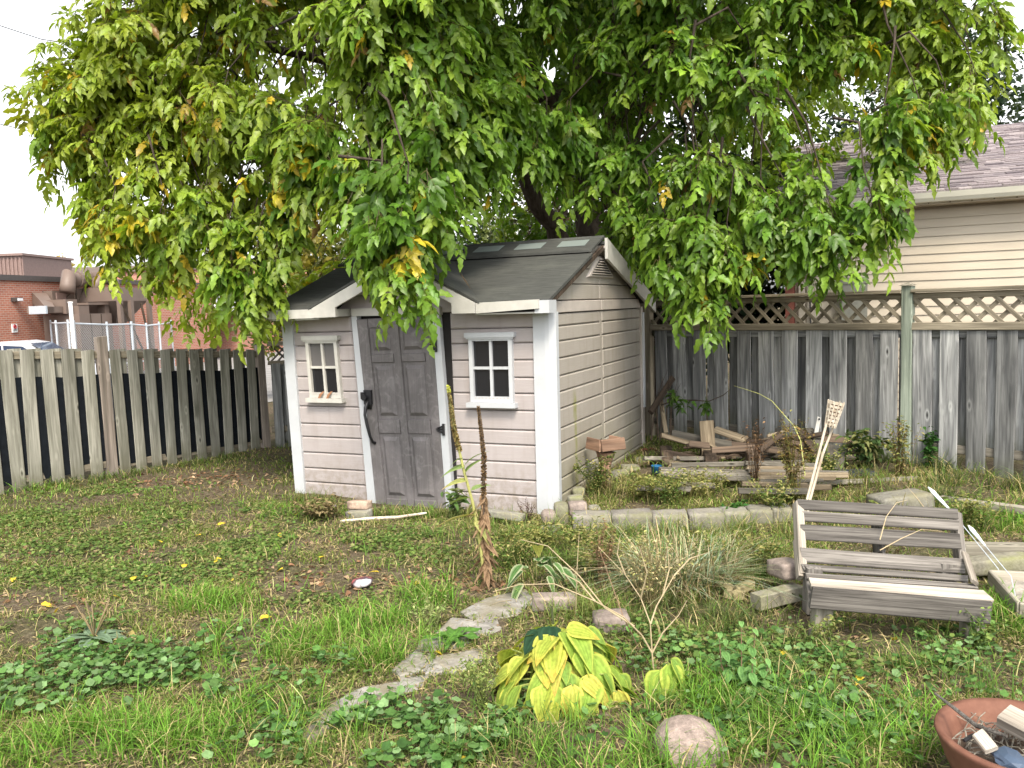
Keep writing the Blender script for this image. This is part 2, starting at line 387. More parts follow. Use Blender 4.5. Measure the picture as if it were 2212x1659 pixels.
M_boulder = concrete('boulder_stone', (.25, .20, .175), sc=2.2)
M_slab = concrete('slab_stone', (.26, .25, .215), moss=(.16, .15, .09))
M_brickred = concrete('brick_stone', (.36, .27, .21))
M_leaf = foliage('maple_leaves', .40, .42, .4)
M_grass = foliage('grass_blades', .4, .6, .15)
M_herb = foliage('herb_leaves', .32, .65, .12)
M_dry = foliage('dry_leaves', .25, .8, .1, (1.1, 1., .8))
def bark(name, a, b):
    t = NT(name, .95, .1); co = t.coord(); n = t.noise(t.mapping(co, (14, 14, 2.5)), 1., 6, .7, .5); t.color(t.ramp(n, [(.3, a), (.7, b)])); t.bump(n, .9, .03); return t.m
M_bark = bark('tree_bark', (.028, .022, .017), (.10, .08, .065))
M_darkmetal = flat('brown_painted_metal', (.155, .115, .095), .5, .35, var=.12, scale=1.2)
M_galv = flat('galvanised_steel', (.50, .55, .60), .4, .4, .3)
M_whitepole = flat('white_painted_steel', (.75, .76, .76), .45)

# ------------------------------------------------------------------ ground
def axis(a, b, step, far):
    core = np.arange(a, b + 1e-6, step); out = []; s = step; p = core[-1]
    while p < far: s *= 1.35; p += s; out.append(p)
    lo = []; s = step; p = core[0]
    while p > -far: s *= 1.35; p -= s; lo.append(p)
    return np.array(lo[::-1] + list(core) + out)
gx, gy = axis(-7, 7, .1, 600), axis(1.5, 13, .1, 600)
GX, GY = np.meshgrid(gx, gy, indexing='ij'); GZ = hgt(GX, GY)
nx, ny = GX.shape; gv = np.stack([GX, GY, GZ], -1).reshape(-1, 3); ii = (np.arange(nx - 1)[:, None] * ny + np.arange(ny - 1)[None, :]).ravel()
gm = bpy.data.meshes.new('ground'); gm.from_pydata(gv.tolist(), [], np.stack([ii, ii + ny, ii + ny + 1, ii + 1], 1).tolist()); gm.update()
t = NT('soil_and_turf', .95, .1); co = t.coord(); n1 = t.noise(co, 1.1, 5, .6); n2 = t.noise(co, 22., 5, .65); n3 = t.noise(co, 110., 3)
soil = t.ramp(n2, [(.3, (.07, .050, .034)), (.55, (.15, .115, .082)), (.75, (.26, .21, .16))])
turf = t.ramp(n2, [(.3, (.030, .040, .012)), (.7, (.085, .10, .035))])
k = t.mix(t.ramp(n1, [(.42, .1), (.62, .6)]), soil, turf); k = t.mix(1., k, t.ramp(n3, [(.3, .65), (.7, 1.35)]), 'MULTIPLY')
t.color(k); t.bump(t.math('ADD', n2, n3), .8, .03)
gm.materials.append(t.m); gm.polygons.foreach_set('use_smooth', [True] * len(gm.polygons))
tag(link(bpy.data.objects.new('ground', gm)), 'uneven back garden soil under patchy lawn', None, kind='structure')
lot = MB(); _n = np.array([-LFD[1], LFD[0]])
def lotp(a, b): q = LF0 + LFD * a + _n * b; return (q[0], q[1], -.438)
lot.add([lotp(-30, 9), lotp(40, 9), lotp(40, 40), lotp(-30, 40)], [(0, 1, 2, 3)])
tag(lot.build('parking_lot', flat('pale_asphalt', (.22, .215, .21), .9, .1, var=.2, scale=2.)), 'pale asphalt lot beside the brick school', None, kind='structure')

# ------------------------------------------------------------------ school building beyond the left fence
SC0 = np.array([-17.3, 28.0]); SCD = unit([.148, .989]); SCROT = math.atan2(SCD[1], SCD[0])
def s1(x, y): return (x * .15279, 518.4 + y * .15279)
def s2(x, y): return (201.6 + x * .16926, 547.2 + y * .16926)
def SL(p, off=0.):
    w = onplane(p[0], p[1], SC0, SCD, off); q = w[:2] - SC0; return np.array([q @ SCD, -off, w[2] + .45])
sch = thing('school_building', 'long low red brick school beyond the grey fence', 'building', (*SC0, -.45), SCROT)
t = NT('red_brick', .9, .15); co = t.coord(); sp = t.sep(co); bv = t.comb(t.math('ADD', sp[0], sp[1]), sp[2], 0.)
br = t.n.new('ShaderNodeTexBrick'); t.l(bv, br.inputs['Vector']); br.inputs['Scale'].default_value = 1.; br.inputs['Brick Width'].default_value = .225; br.inputs['Row Height'].default_value = .075
br.inputs['Mortar Size'].default_value = .011; br.inputs['Color1'].default_value = (.44, .165, .105, 1); br.inputs['Color2'].default_value = (.34, .12, .08, 1); br.inputs['Mortar'].default_value = (.42, .32, .27, 1); br.inputs['Bias'].default_value = -.1
t.color(t.mix(1., br.outputs['Color'], t.ramp(t.noise(co, .7, 4), [(.3, .88), (.7, 1.12)]), 'MULTIPLY')); M_brick = t.m
ztop = SL(s1(0, 490))[2]; zcap = ztop - SL(s1(0, 570))[2]
xr0, xr1 = SL(s2(1525, 700))[0], SL(s2(1850, 700))[0]
zcan = SL(s2(1520, 770))[2]
MB().box((-14, 0, 0), (xr0, 9, ztop - zcap)).build('wall', M_brick, sch)
MB().box((xr1, 0, 0), (xr1 + 30, 9, ztop - zcap)).build('wall', M_brick, sch)
MB().box((xr0, 1.8, 0), (xr1, 9, ztop - zcap)).build('wall', M_brick, sch, label='brick back wall of the recessed entrance')
M_cap = flat('dark_roof_flashing', (.06, .052, .05), .5, .4)
MB().box((-14.2, -.12, ztop - zcap), (xr1 + 30, 9.2, ztop)).build('parapet', M_cap, sch)
M_panel = flat('white_wall_panel', (.70, .71, .75), .5)
MB().box((xr0 - .05, -.16, zcan), (xr1 + .05, .06, ztop - zcap - .004)).build('canopy_panel', M_panel, sch)
M_blue = flat('blue_door_paint', (.012, .075, .16), .4, .4)
dr = MB().box((xr0 + (xr1 - xr0) * .52, 1.70, 0), (xr1 - .08, 1.796, 2.2)).build('door', M_blue, sch)
MB().box((xr0 + (xr1 - xr0) * .64, 1.66, .5), (xr0 + (xr1 - xr0) * .74, 1.697, 1.9)).build('pane', flat('yellowish_door_glass', (.35, .33, .10), .2, .5), dr)
# set-back higher block
up0 = at(30, 583, 52.); up1 = at(760, 570, 52.)
upb = thing('upper_block', 'higher brick storey set back behind the flat roof', 'building', (up0[0] - 8, 52, -.45), 0)
MB().box((0, 0, 0), (up1[0] - up0[0] + 8, 9, up0[2] + .45 - .35)).build('wall', M_brick, upb)
MB().box((-.2, -.2, up0[2] + .45 - .35), (up1[0] - up0[0] + 8.2, 9.2, up0[2] + .45)).build('parapet', flat('brown_roof_flashing', (.16, .125, .11), .5, .4), upb)
wp0, wp1 = at(430, 595, 51.7), at(485, 632, 51.7)
MB().box((wp0[0] - up0[0] + 8, -.14, wp1[2] + .45), (wp1[0] - up0[0] + 8, -.01, wp0[2] + .45)).build('white_panel', M_panel, upb)
# ribbed metal rooftop box
rb = thing('rooftop_screen', 'ribbed brown metal screen box on the school roof', 'roof screen', tuple(at(-60, 640, 36.)), 0)
a0, a1 = at(-60, 598, 36.), at(48, 552, 36.)
z0, z1 = a0[2] - rb.location[2] - .6, a1[2] - rb.location[2]; wx = a1[0] - rb.location[0]
M_rib = flat('mauve_brown_cladding', (.21, .145, .13), .5, .3)
MB().box((-3, 0, z0), (wx, 4, z1)).build('body', M_rib, rb)
rbm = MB()
for k in range(28): rbm.box((wx - .12 - k * .17, -.05, z0), (wx - .06 - k * .17, -.002, z1 - .08))
rbm.build('ribs', M_rib, rb)['kind'] = 'stuff'
MB().box((-3.1, -.12, z1), (wx + .08, 4.1, z1 + .1)).build('cap', M_rib, rb)
# lamp and sign on the wall
def wallbox(name, label, cat, c0, c1, thick, mat):
    p, q = SL(c0), SL(c1); w = SC0 + SCD * p[0]; th = thing(name, label, cat, (w[0], w[1], q[2] - .45), SCROT)
    return th, q[0] - p[0], p[2] - q[2]
wl_, w_, h_ = wallbox('wall_lamp', 'small dark wall lamp with pale lens on brick', 'lamp', s1(150, 815), s1(245, 868), .2, M_cap)
MB().box((0, -.22, 0), (w_, -.003, h_)).build('housing', M_cap, wl_); MB().box((w_ * .15, -.25, h_ * .1), (w_ * .9, -.222, h_ * .8)).build('lens', M_panel, wl_)
sg, w_, h_ = wallbox('parking_sign', 'white no parking sign on the brick wall above the car', 'sign', s1(155, 1190), s1(240, 1305), .03, M_white)
MB().box((0, -.04, 0), (w_, -.003, h_)).build('plate', M_whitepole, sg)
ring = MB(); cx_, cz_ = w_ * .5, h_ * .68; rr_ = h_ * .2
ring.tube([(cx_ + rr_ * w_ / h_ * 1.3 * math.cos(a), -.046, cz_ + rr_ * math.sin(a)) for a in np.linspace(0, 2 * math.pi, 17)], .018, 4, False)
ring.tube([(cx_ - rr_ * .6, -.046, cz_ + rr_ * .7), (cx_ + rr_ * .6, -.046, cz_ - rr_ * .7)], .016, 4)
ring.build('red_ring', flat('sign_red', (.5, .06, .07), .5), sg)
let = MB().box((cx_ - .03, -.043, cz_ - .1), (cx_ + .0, -.0405, cz_ + .09)).box((cx_ + .003, -.043, cz_ + .0), (cx_ + .05, -.0405, cz_ + .08)).box((w_ * .2, -.043, h_ * .27), (w_ * .8, -.0405, h_ * .33)).box((w_ * .15, -.043, h_ * .15), (w_ * .85, -.0405, h_ * .2))
let.build('lettering', M_black, sg)

# ducts and dust collector in front of the brick wall
def SP(p, off): q = SL(p, off); return (q[0], q[1], q[2])
dk = thing('air_duct', 'brown sheet metal duct leaving the brick wall at a slant', 'duct', (*SC0, -.45), SCROT)
a_, b_ = SL(s1(455, 740), .02), SL(s1(455, 900), .02); c_, d_ = SL(s1(640, 942), 1.5), SL(s1(640, 1030), 1.5); wdt = .75
m = MB(); m.add([a_, b_, d_, c_, a_ + [wdt, 0, 0], b_ + [wdt, 0, 0], d_ + [wdt * .6, 0, 0], c_ + [wdt * .6, 0, 0]], [(0, 1, 2, 3), (4, 7, 6, 5), (0, 3, 7, 4), (1, 5, 6, 2), (3, 2, 6, 7), (0, 4, 5, 1)])
m.build('slanted_section', M_darkmetal, dk)
e_ = SL(s1(1090, 935), 1.5); MB().box((c_[0], -1.5, d_[2]), (e_[0], -.8, c_[2])).build('level_section', M_darkmetal, dk)
MB().box((c_[0] - .04, -1.53, d_[2] - .03), (c_[0] + .06, -.9, c_[2] + .03)).build('flange', M_galv, dk)
p, q = SL(s1(880, 840), 1.5), SL(s1(1060, 1040), 1.5); MB().box((p[0], -1.62, q[2]), (q[0], -.7, p[2])).build('junction_box', M_darkmetal, dk)
p, q = SL(s1(735, 715), .4), SL(s1(1060, 915), .4); MB().box((p[0], -.4, q[2]), (q[0], -.004, p[2])).build('louvre_box', M_darkmetal, dk)
MB().box((p[0] + .18, -.44, q[2] + .2), (q[0] - .5, -.402, p[2] - .08)).build('louvre', M_rib, dk)
pp = thing('vent_pipe', 'fat round brown vent pipe with elbow on the school wall', 'pipe', (*SC0, -.45), SCROT)
v0 = SL(s1(950, 740), .8); v1 = SL(s1(955, 610), .8); h1 = SL(s1(1085, 555), .8); h2 = SL(s1(1400, 570), .8); rp = .27
arc = [v0, v1 - [0, 0, .1], v1 + [.10, 0, .28], v1 + [.42, 0, (h1[2] - v1[2]) * .85], h1, h2]
MB().tube(arc, rp, 14).build('pipe', M_darkmetal, pp, True)
MB().tube([h1 - [.06, 0, 0], h1 + [.06, 0, 0]], rp + .05, 14).build('collar', M_darkmetal, pp)
for sx in (1065, 1235):
    b0 = SL(s1(sx, 660), .8); br_ = MB(); br_.tube([b0, b0 - [0, 0, .7]], .04, 4).tube([b0 + [0, .75, -.65], b0 + [0, 0, -.05]], .03, 4).tube([b0 - [0, 0, .7], b0 + [.5, 0, 0]], .03, 4).build('bracket', M_rot, pp)
for (x0, y0, x1, y1, o0) in ((1385, 455, 1475, 625, 1.2), (1490, 462, 1632, 592, 1.4)):
    p, q = SL(s1(x0, y0), o0), SL(s1(x1, y1), o0); MB().box((p[0], -o0, q[2]), (q[0], -.3, p[2])).build('fan_housing', M_darkmetal, pp)
eq = thing('equipment_cabinet', 'brown boxy machine cabinet standing behind chain link', 'cabinet', (*SC0, -.45), SCROT)
p, q = SL(s1(1120, 1045), 2.), SL(s1(1585, 1160), 2.)
MB().box((p[0], -2., 0), (q[0], -.6, p[2])).build('body', M_darkmetal, eq)
g = MB()
for fx in (.33, .66): g.box((p[0] + (q[0] - p[0]) * fx - .02, -2.012, 0.2), (p[0] + (q[0] - p[0]) * fx + .02, -2.002, p[2] - .02))
g.build('panel_joints', M_rot, eq)
p2, q2 = SL(s1(1110, 930), 1.8), SL(s1(1265, 1045), 1.8); MB().box((p2[0], -1.8, p[2]), (q2[0], -.7, p2[2])).build('upper_box', M_darkmetal, eq)
p3, q3 = SL(s1(1230, 885), 1.7), SL(s1(1540, 915), 1.7); MB().box((p3[0], -1.75, q3[2]), (q3[0], -1.2, p3[2])).box((q3[0] - .25, -1.7, p[2]), (q3[0], -1.4, q3[2])).build('pipe_frame', M_darkmetal, eq)
el = [SL(s1(1425, 830), .1), SL(s1(1470, 815), .6), SL(s1(1540, 840), 1.0), SL(s1(1570, 930), 1.1), SL(s1(1590, 1130), 1.1)]
MB().tube(el, .34, 12).build('elbow_pipe', M_darkmetal, eq, True)
hp = thing('dust_collector', 'brown hopper shaped dust collector on braced legs', 'hopper', (*SC0, -.45), SCROT)
p, q = SL(s2(305, 430), 2.2), SL(s2(690, 605), 2.2); xa, xb, zt, zm = p[0], q[0], p[2], q[2]
MB().box((xa, -2.2, zm), (xb, -.2, zt)).build('bin', M_darkmetal, hp)
zb = SL(s2(560, 885), 2.2)[2]; xm0, xm1 = xa + (xb - xa) * .42, xa + (xb - xa) * .78
m = MB(); m.add([(xa, -2.2, zm), (xb, -2.2, zm), (xb, -.2, zm), (xa, -.2, zm), (xm0, -1.5, zb), (xm1, -1.5, zb), (xm1, -.9, zb), (xm0, -.9, zb)], [(0, 1, 5, 4), (1, 2, 6, 5), (2, 3, 7, 6), (3, 0, 4, 7), (4, 5, 6, 7)])
m.build('hopper', M_darkmetal, hp)
for (fx, yy) in ((.0, -2.25), (.36, -2.25), (1., -2.25), (0., -.15), (1., -.15)):
    x_ = xa + (xb - xa) * fx; MB().box((x_ - .09, yy - .07, 0), (x_ + .09, yy + .07, zm)).build('leg', M_darkmetal, hp)
br_ = MB(); br_.tube([(xa, -2.3, zm - .1), (xm1, -2.3, .6)], .05, 4).tube([(xb, -2.3, .4), (xm0 + .5, -2.3, zm - .1)], .05, 4); br_.build('brace', M_rot, hp)
MB().tube([(xa + .2, -1.2, zt - .1), (xa + .3, -1.2, zt + .25), (xa + .8, -1.2, zt + .4), (xa + 1.3, -1.2, zt + .25), (xa + 1.4, -1.2, zt - .1)], .2, 12).build('top_pipe', M_darkmetal, hp, True)

# chain link enclosure
cl = thing('chain_link_fence', 'galvanised chain link enclosure around the machine', 'fence', (*SC0, -.45), SCROT)
posts = [(s1(710, 1130), 1.0), (s1(785, 1135), 2.3), (s1(955, 1125), 3.6), (s1(1040, 1135), 3.8), (s1(1505, 1155), 3.8), (s1(1850, 1150), 3.8), (s2(485, 868), 3.8), (s2(672, 888), 3.8), (s2(835, 872), 3.8), (s2(990, 850), 1.5)]
tops = [SL(p_, o_) for p_, o_ in posts]
for tp in tops: MB().tube([(tp[0], tp[1], 0), tuple(tp)], .036, 8).build('post', M_galv, cl)
t = NT('chain_link_mesh', .4, .4, .3); t.color((.42, .45, .47)); tr = t.n.new('ShaderNodeBsdfTransparent'); mx = t.n.new('ShaderNodeMixShader')
sp = t.sep(t.coord()); hx = t.math('ADD', sp[0], sp[1])
def wire(a, b): return t.math('LESS_THAN', t.math('FRACT', t.math('MULTIPLY', t.math(a, hx, sp[2]), 11.)), .16)
t.l(t.math('MAXIMUM', wire('ADD', 0), wire('SUBTRACT', 0)), mx.inputs[0]); t.l(tr.outputs[0], mx.inputs[1]); t.l(t.b.outputs[0], mx.inputs[2]); t.l(mx.outputs[0], t.out.inputs['Surface'])
for a, b in zip(tops, tops[1:]):
    a2, b2 = a - [0, 0, .1], b - [0, 0, .1]
    MB().tube([a2, b2], .032, 6).build('rail', M_galv, cl); MB().tube([(a[0], a[1], .75), (b[0], b[1], .75)], .03, 6).build('rail', M_galv, cl)
    MB().add([(a[0], a[1], .1), (b[0], b[1], .1), tuple(b2), tuple(a2)], [(0, 1, 2, 3)]).build('wire_mesh', t.m, cl)
wp = at(152, 655, 26.); tag(MB().tube([(0, 0, 0), (0, 0, wp[2] + .45)], .06, 8).tube([(0, 0, wp[2] + .45), (0, 0, wp[2] + .5)], .075, 8).build('white_pole', M_whitepole), 'slim white steel pole before the machine enclosure', 'pole').location = (wp[0], wp[1], -.45)

# parked car, only roof and windows show above the fence
cp = at(66, 735, 26.5); car = thing('parked_car', 'silver hatchback with dark glass parked beyond the left fence', 'car', (cp[0], cp[1], -.45), .05)
M_car = flat('silver_car_paint', (.62, .64, .68), .25, .5, .2, var=.03); M_glass = flat('dark_car_glass', (.03, .05, .09), .08, .6); M_tyre = flat('tyre_rubber', (.02, .02, .02), .8)
hr = cp[2] + .45
prof = [(-1.9, .35), (-1.95, .8), (-1.75, .98), (-1.3, 1.02), (.95, .98), (1.85, .82), (2.0, .55), (1.95, .3)]
MB().prism([(x, -.85, z) for x, z in prof], (0, 1.7, 0)).build('body', M_car, car)
cab = [(-1.75, 1.0), (-1.55, hr - .18), (-1.2, hr - .02), (-.2, hr), (.25, hr - .08), (1.15, 1.0)]
MB().prism([(x, -.74, z) for x, z in cab], (0, 1.48, 0)).build('cabin', M_car, car)
MB().prism([(-1.42, -.748, 1.04), (-1.30, -.748, hr - .17), (-.52, -.748, hr - .12), (-.52, -.748, 1.04)], (0, .004, 0)).build('rear_window', M_glass, car)
MB().prism([(-.46, -.748, 1.04), (-.46, -.748, hr - .12), (.12, -.748, hr - .17), (.82, -.748, 1.04)], (0, .004, 0)).build('front_window', M_glass, car)
MB().add([(.30, -.66, hr - .10), (.30, .66, hr - .10), (1.12, .7, 1.04), (1.12, -.7, 1.04)], [(0, 1, 2, 3)]).build('windscreen', M_glass, car).location = (.03, 0, .02)
for x_ in (-1.25, 1.3):
    for y_ in (-.8, .8): MB().tube([(x_, y_ - .1, .32), (x_, y_ + .1, .32)], .32, 16).build('wheel', M_tyre, car)

# overhead wires
for (pts, lab) in (([(-60, 35, 20.), (5, 57, 20.), (90, 85, 20.), (420, 130, 20.)], 'thin overhead wire high at the top left'), ([(-60, 255, 20.), (0, 268, 20.), (125, 297, 20.), (420, 330, 20.)], 'thin overhead wire below the other at left')):
    tag(MB().tube([at(*p) for p in pts], .011, 5).build('overhead_wire', M_black), lab, 'wire')

# ------------------------------------------------------------------ neighbour house at the right
HO0 = np.array([5.34, 12.0]); HOD = unit([.92, -.39]); HROT = math.atan2(HOD[1], HOD[0])
hs = thing('neighbour_house', 'beige sided bungalow with purple grey shingle roof behind the fence', 'house', (HO0[0], HO0[1], -.2), HROT)
t = NT('beige_siding', .55, .3); co = t.coord(); t.color(t.mix(1., (.46, .405, .325), t.ramp(t.noise(t.mapping(co, (.5, 1, 3)), 3., 4), [(.3, .92), (.7, 1.06)]), 'MULTIPLY')); M_siding = t.m
XL, XR = -1.0, 9.; zs0 = .0; course = .1215
zc = 3.04 + .2 - .02
MB().box((XL - .16, .02, 0), (XR, 7, zc)).build('wall', flat('house_sheathing', (.40, .33, .26)), hs)
ncourse = int(zc / course)
bm_ = MB().add([(0, -.018, 0), (XR - XL, -.018, 0), (XR - XL, .0, course + .01), (0, .0, course + .01), (0, .015, 0), (XR - XL, .015, 0)], [(0, 1, 2, 3), (4, 5, 1, 0)]).mesh('siding_board', M_siding)
off0 = (2.721 + .2) % course
for k in range(ncourse):
    z_ = off0 + k * course
    if z_ + course > zc: break
    o = link(bpy.data.objects.new('siding_board', bm_)); o.parent = hs; o.location = (XL, 0, z_)
MB().box((XL - .11, -.035, 0), (XL - .02, .018, zc)).build('corner_trim', M_siding, hs)
MB().box((XL - .30, -.03, 0), (XL - .17, .5, zc)).build('brick_pier', flat('brick_pier', (.20, .07, .05), .9, var=.3), hs)
M_gut = flat('cream_gutter', (.58, .57, .49), .45, .35, var=.06, scale=3)
ze = 3.161 + .2
MB().box((XL - .6, -.30, zc - .01), (XR, .0, zc + .01)).build('soffit', M_siding, hs)
gp = [(-.30, zc + .011), (-.38, zc + .02), (-.41, zc + .07), (-.43, ze), (-.415, ze), (-.37, ze - .03), (-.31, ze - .03), (-.30, ze - .04)]
MB().prism([(XL - .6, y_, z_) for y_, z_ in gp], (XR - XL + .6, 0, 0)).build('gutter', M_gut, hs)
sc_ = MB()
for k in range(14): sc_.box((-.2 + k * .26, -.345, zc - .0), (-.185 + k * .26, -.33, zc + .012))
sc_.build('gutter_screws', M_rot, hs)
# roof plane and shingles
slope = .30; rl = 6.2
def RP(x, s): return np.array([x, -.36 + s / math.hypot(1, slope), ze + .02 + slope * s / math.hypot(1, slope)])
rn = unit([0, -slope, 1])
MB().prism([RP(XL - .6, 0) - rn * .02, RP(XR, 0) - rn * .02, RP(XR, rl) - rn * .02, RP(XL - .6, rl) - rn * .02], -rn * .08).build('roof', flat('roof_felt', (.03, .028, .032), .9), hs)
q0, q1 = RP(XL - .6, rl), RP(XR, rl); MB().prism([q0, q1, q1 + [0, 6.2, -1.86], q0 + [0, 6.2, -1.86]], (0, 0, -.08)).build('rear_roof', flat('roof_rear', (.10, .09, .10), .9), hs)
t = NT('asphalt_shingle', .9, .15); co = t.coord(); r = t.rnd()
att = t.n.new('ShaderNodeAttribute'); att.attribute_name = 'Col'
k = t.mix(1., t.ramp(t.noise(co, 55., 3), [(.3, (.7, .7, .7)), (.7, (1.25, 1.25, 1.25))]), t.ramp(r, [(0., (.20, .17, .18)), (.35, (.28, .245, .255)), (.7, (.15, .13, .145)), (1., (.34, .30, .305))]), 'MULTIPLY')
t.color(k); M_sh = t.m
t = NT('asphalt_shingle_field', .9, .15); att = t.n.new('ShaderNodeAttribute'); att.attribute_name = 'Col'; t.color(t.mix(1., att.outputs['Color'], t.ramp(t.noise(t.coord(), 55., 3), [(.3, .7), (.7, 1.25)]), 'MULTIPLY')); M_shf = t.m
ex = .14; rowsn = int(rl / ex); tabs = []
for i in range(rowsn):
    x = XL - .62 + R_.uniform(0, .2)
    while x < XR - .3:
        w = R_.choice((.16, .2, .24, .3, .36)); tabs.append((x, i * ex, w, R_.choice((.008, .014, .022)))); x += w
def shverts(x, s, w, h):
    a, b = RP(x, s), RP(x + w, s); c, d = RP(x + w, s + ex + .05), RP(x, s + ex + .05)
    return [a - rn * .012, b - rn * .012, b + rn * h, a + rn * h, c + rn * .001, d + rn * .001]
SHF = [(0, 1, 2, 3), (3, 2, 4, 5), (1, 4, 2), (0, 3, 5)]
def shpx(tb):
    p = RP(tb[0], tb[1]); w = np.array([HO0[0], HO0[1], -.2]) + np.array([HOD[0] * p[0] - HOD[1] * p[1], HOD[1] * p[0] + HOD[0] * p[1], p[2]])
    q = CR @ (w - [0, 0, CAMH]); return 1106 + FPX * q[0] / q[2]
near = [tb for tb in tabs if 1830 < shpx(tb) < 2230]; near.sort(key=lambda tb: tb[1]); chosen = set(near[:296])
fm = MB(); fc = []
for tb in tabs:
    if tb in chosen: MB().add(shverts(*tb), SHF).build('shingle', M_sh, hs)
    else: fm.add(shverts(*tb), SHF); fc += [R_.choice(((.20, .17, .18), (.28, .245, .255), (.15, .13, .145), (.34, .30, .305)))] * 6
o = fm.build('shingle_field', M_shf, hs); o['kind'] = 'stuff'
ca = o.data.color_attributes.new('Col', 'FLOAT_COLOR', 'POINT'); C4 = np.ones((len(fc), 4), np.float32); C4[:, :3] = fc; ca.data.foreach_set('color', C4.ravel())
# utility box and cable on the wall
ub = HO0 + HOD * -.51; ubx = thing('utility_box', 'grey utility box fixed to the beige siding', 'box', (ub[0], ub[1], 1.46), HROT)
M_ub = flat('grey_box_paint', (.20, .20, .17), .6)
MB().box((0, -.22, 0), (.34, -.03, .52)).build('body', M_ub, ubx); MB().box((-.012, -.235, .52), (.352, -.018, .61)).build('lid', M_ub, ubx)
cb = HO0 + HOD * -.93; tag(MB().tube([(0, 0, 0), (.012, 0, .7), (-.01, 0, 1.4), (.0, 0, 3.)], .012, 5).tube([(.0, -.01, 1.25), (.09, -.05, 1.13), (.12, -.05, 1.02), (.03, -.02, .93)], .008, 5).build('black_cable', M_black), 'black cable running down the beige house corner', 'cable').location = (cb[0] - .03, cb[1] - .05, .3)

# ------------------------------------------------------------------ right fence with lattice
def RFp(s, z=0., off=0.):
    q = RF0 + RFD * s + np.array([RFD[1], -RFD[0]]) * off * 1.; return np.array([q[0], q[1], z])     # off>0 towards the camera
RFN = np.array([RFD[1], -RFD[0], 0])
fr = thing('lattice_fence', 'tall weathered grey board fence with lattice top at the right', 'fence', tuple(RFp(0)), 0)
ps = [-2.3, .02, 3.318, 6.2]
for i, s_ in enumerate(ps):
    plank('post', fr, RFp(s_, -.05, .02), RFp(s_, 1.9, .02), .105, .09, RFN, M_post if i > 1 else M_rail, i)
    if i == 2: MB().add([RFp(s_ - .07, 1.902, -.05), RFp(s_ + .07, 1.902, -.05), RFp(s_ + .07, 1.902, .09), RFp(s_ - .07, 1.902, .09), RFp(s_, 1.94, .02)], [(0, 1, 4), (1, 2, 4), (2, 3, 4), (3, 0, 4), (0, 3, 2, 1)]).build('post_cap', M_timber, fr, world=True)
for a, b in zip(ps, ps[1:]):
    a, b = a + .055, b - .055
    plank('top_rail', fr, RFp(a, 1.845, .02), RFp(b, 1.845, .02), .14, .035, (0, 0, 1), M_rail, int(a * 7) + 20)
    plank('lattice_rail', fr, RFp(a, 1.795, .02), RFp(b, 1.795, .02), .06, .03, RFN, M_rail, int(a * 7) + 21)
    plank('lattice_rail', fr, RFp(a, 1.49, .045), RFp(b, 1.49, .045), .075, .035, RFN, M_rail, int(a * 7) + 22)
    plank('rail', fr, RFp(a, 1.415, .0), RFp(b, 1.415, .0), .085, .035, RFN, M_fenceR, int(a * 7) + 23)
    plank('rail', fr, RFp(a, .27, .0), RFp(b, .27, .0), .085, .035, RFN, M_scrapG, int(a * 7) + 24)
    s_ = a - .2; j = 0
    while s_ < b:
        for d_, o_ in ((1, .010), (-1, .026)):
            z0, z1 = 1.50, 1.79; u0, u1 = (s_, s_ + .29) if d_ > 0 else (s_ + .29, s_); 
            lo, hi = min(u0, u1), max(u0, u1)
            if hi < a + .02 or lo > b - .02: continue
            def zat(u): return z0 + (u - u0) / (u1 - u0) * (z1 - z0)
            uu = [min(max(u_, a), b) for u_ in (u0, u1)]
            if abs(uu[0] - uu[1]) < .05: continue
            if 3.3 < lo < 3.5 and d_ > 0: continue          # a broken slat beside the post
            plank('lattice_slat', fr, RFp(uu[0], zat(uu[0]), o_), RFp(uu[1], zat(uu[1]), o_), .042, .009, RFN, M_rail, j % 6 + 40)
        s_ += .185; j += 1
# boards: wide front boards with gaps, back boards showing between
fb = [-2.1, -1.8, -1.5, -1.2, -.9, -.6, -.3, .232, .509, .809, 1.119, 1.437, 1.73, 2.02, 2.31, 2.59, 2.875, 3.135, 3.47, 3.72, 3.97, 4.225, 4.48, 4.74, 5.0, 5.26, 5.52, 5.8]
for i, s_ in enumerate(fb):
    ln = R_.uniform(-.008, .008); zb = .06 + R_.uniform(-.03, .03) if s_ < 3.3 else -.02 + R_.uniform(-.02, .05)
    plank('front_board', fr, RFp(s_ - ln, zb, .033), RFp(s_ + ln, 1.45 + R_.uniform(-.012, .012), .033), (.19 if s_ < 3.3 else .175) + R_.uniform(-.012, .008), .018, RFN, M_fenceR, i)
    nx_ = fb[i + 1] if i + 1 < len(fb) else s_ + .28; mid = (s_ + nx_) / 2
    plank('back_board', fr, RFp(mid, .22, -.03), RFp(mid + R_.uniform(-.01, .01), 1.455, -.03), .17 + R_.uniform(-.02, .01), .018, RFN, M_fenceR, i + 50)

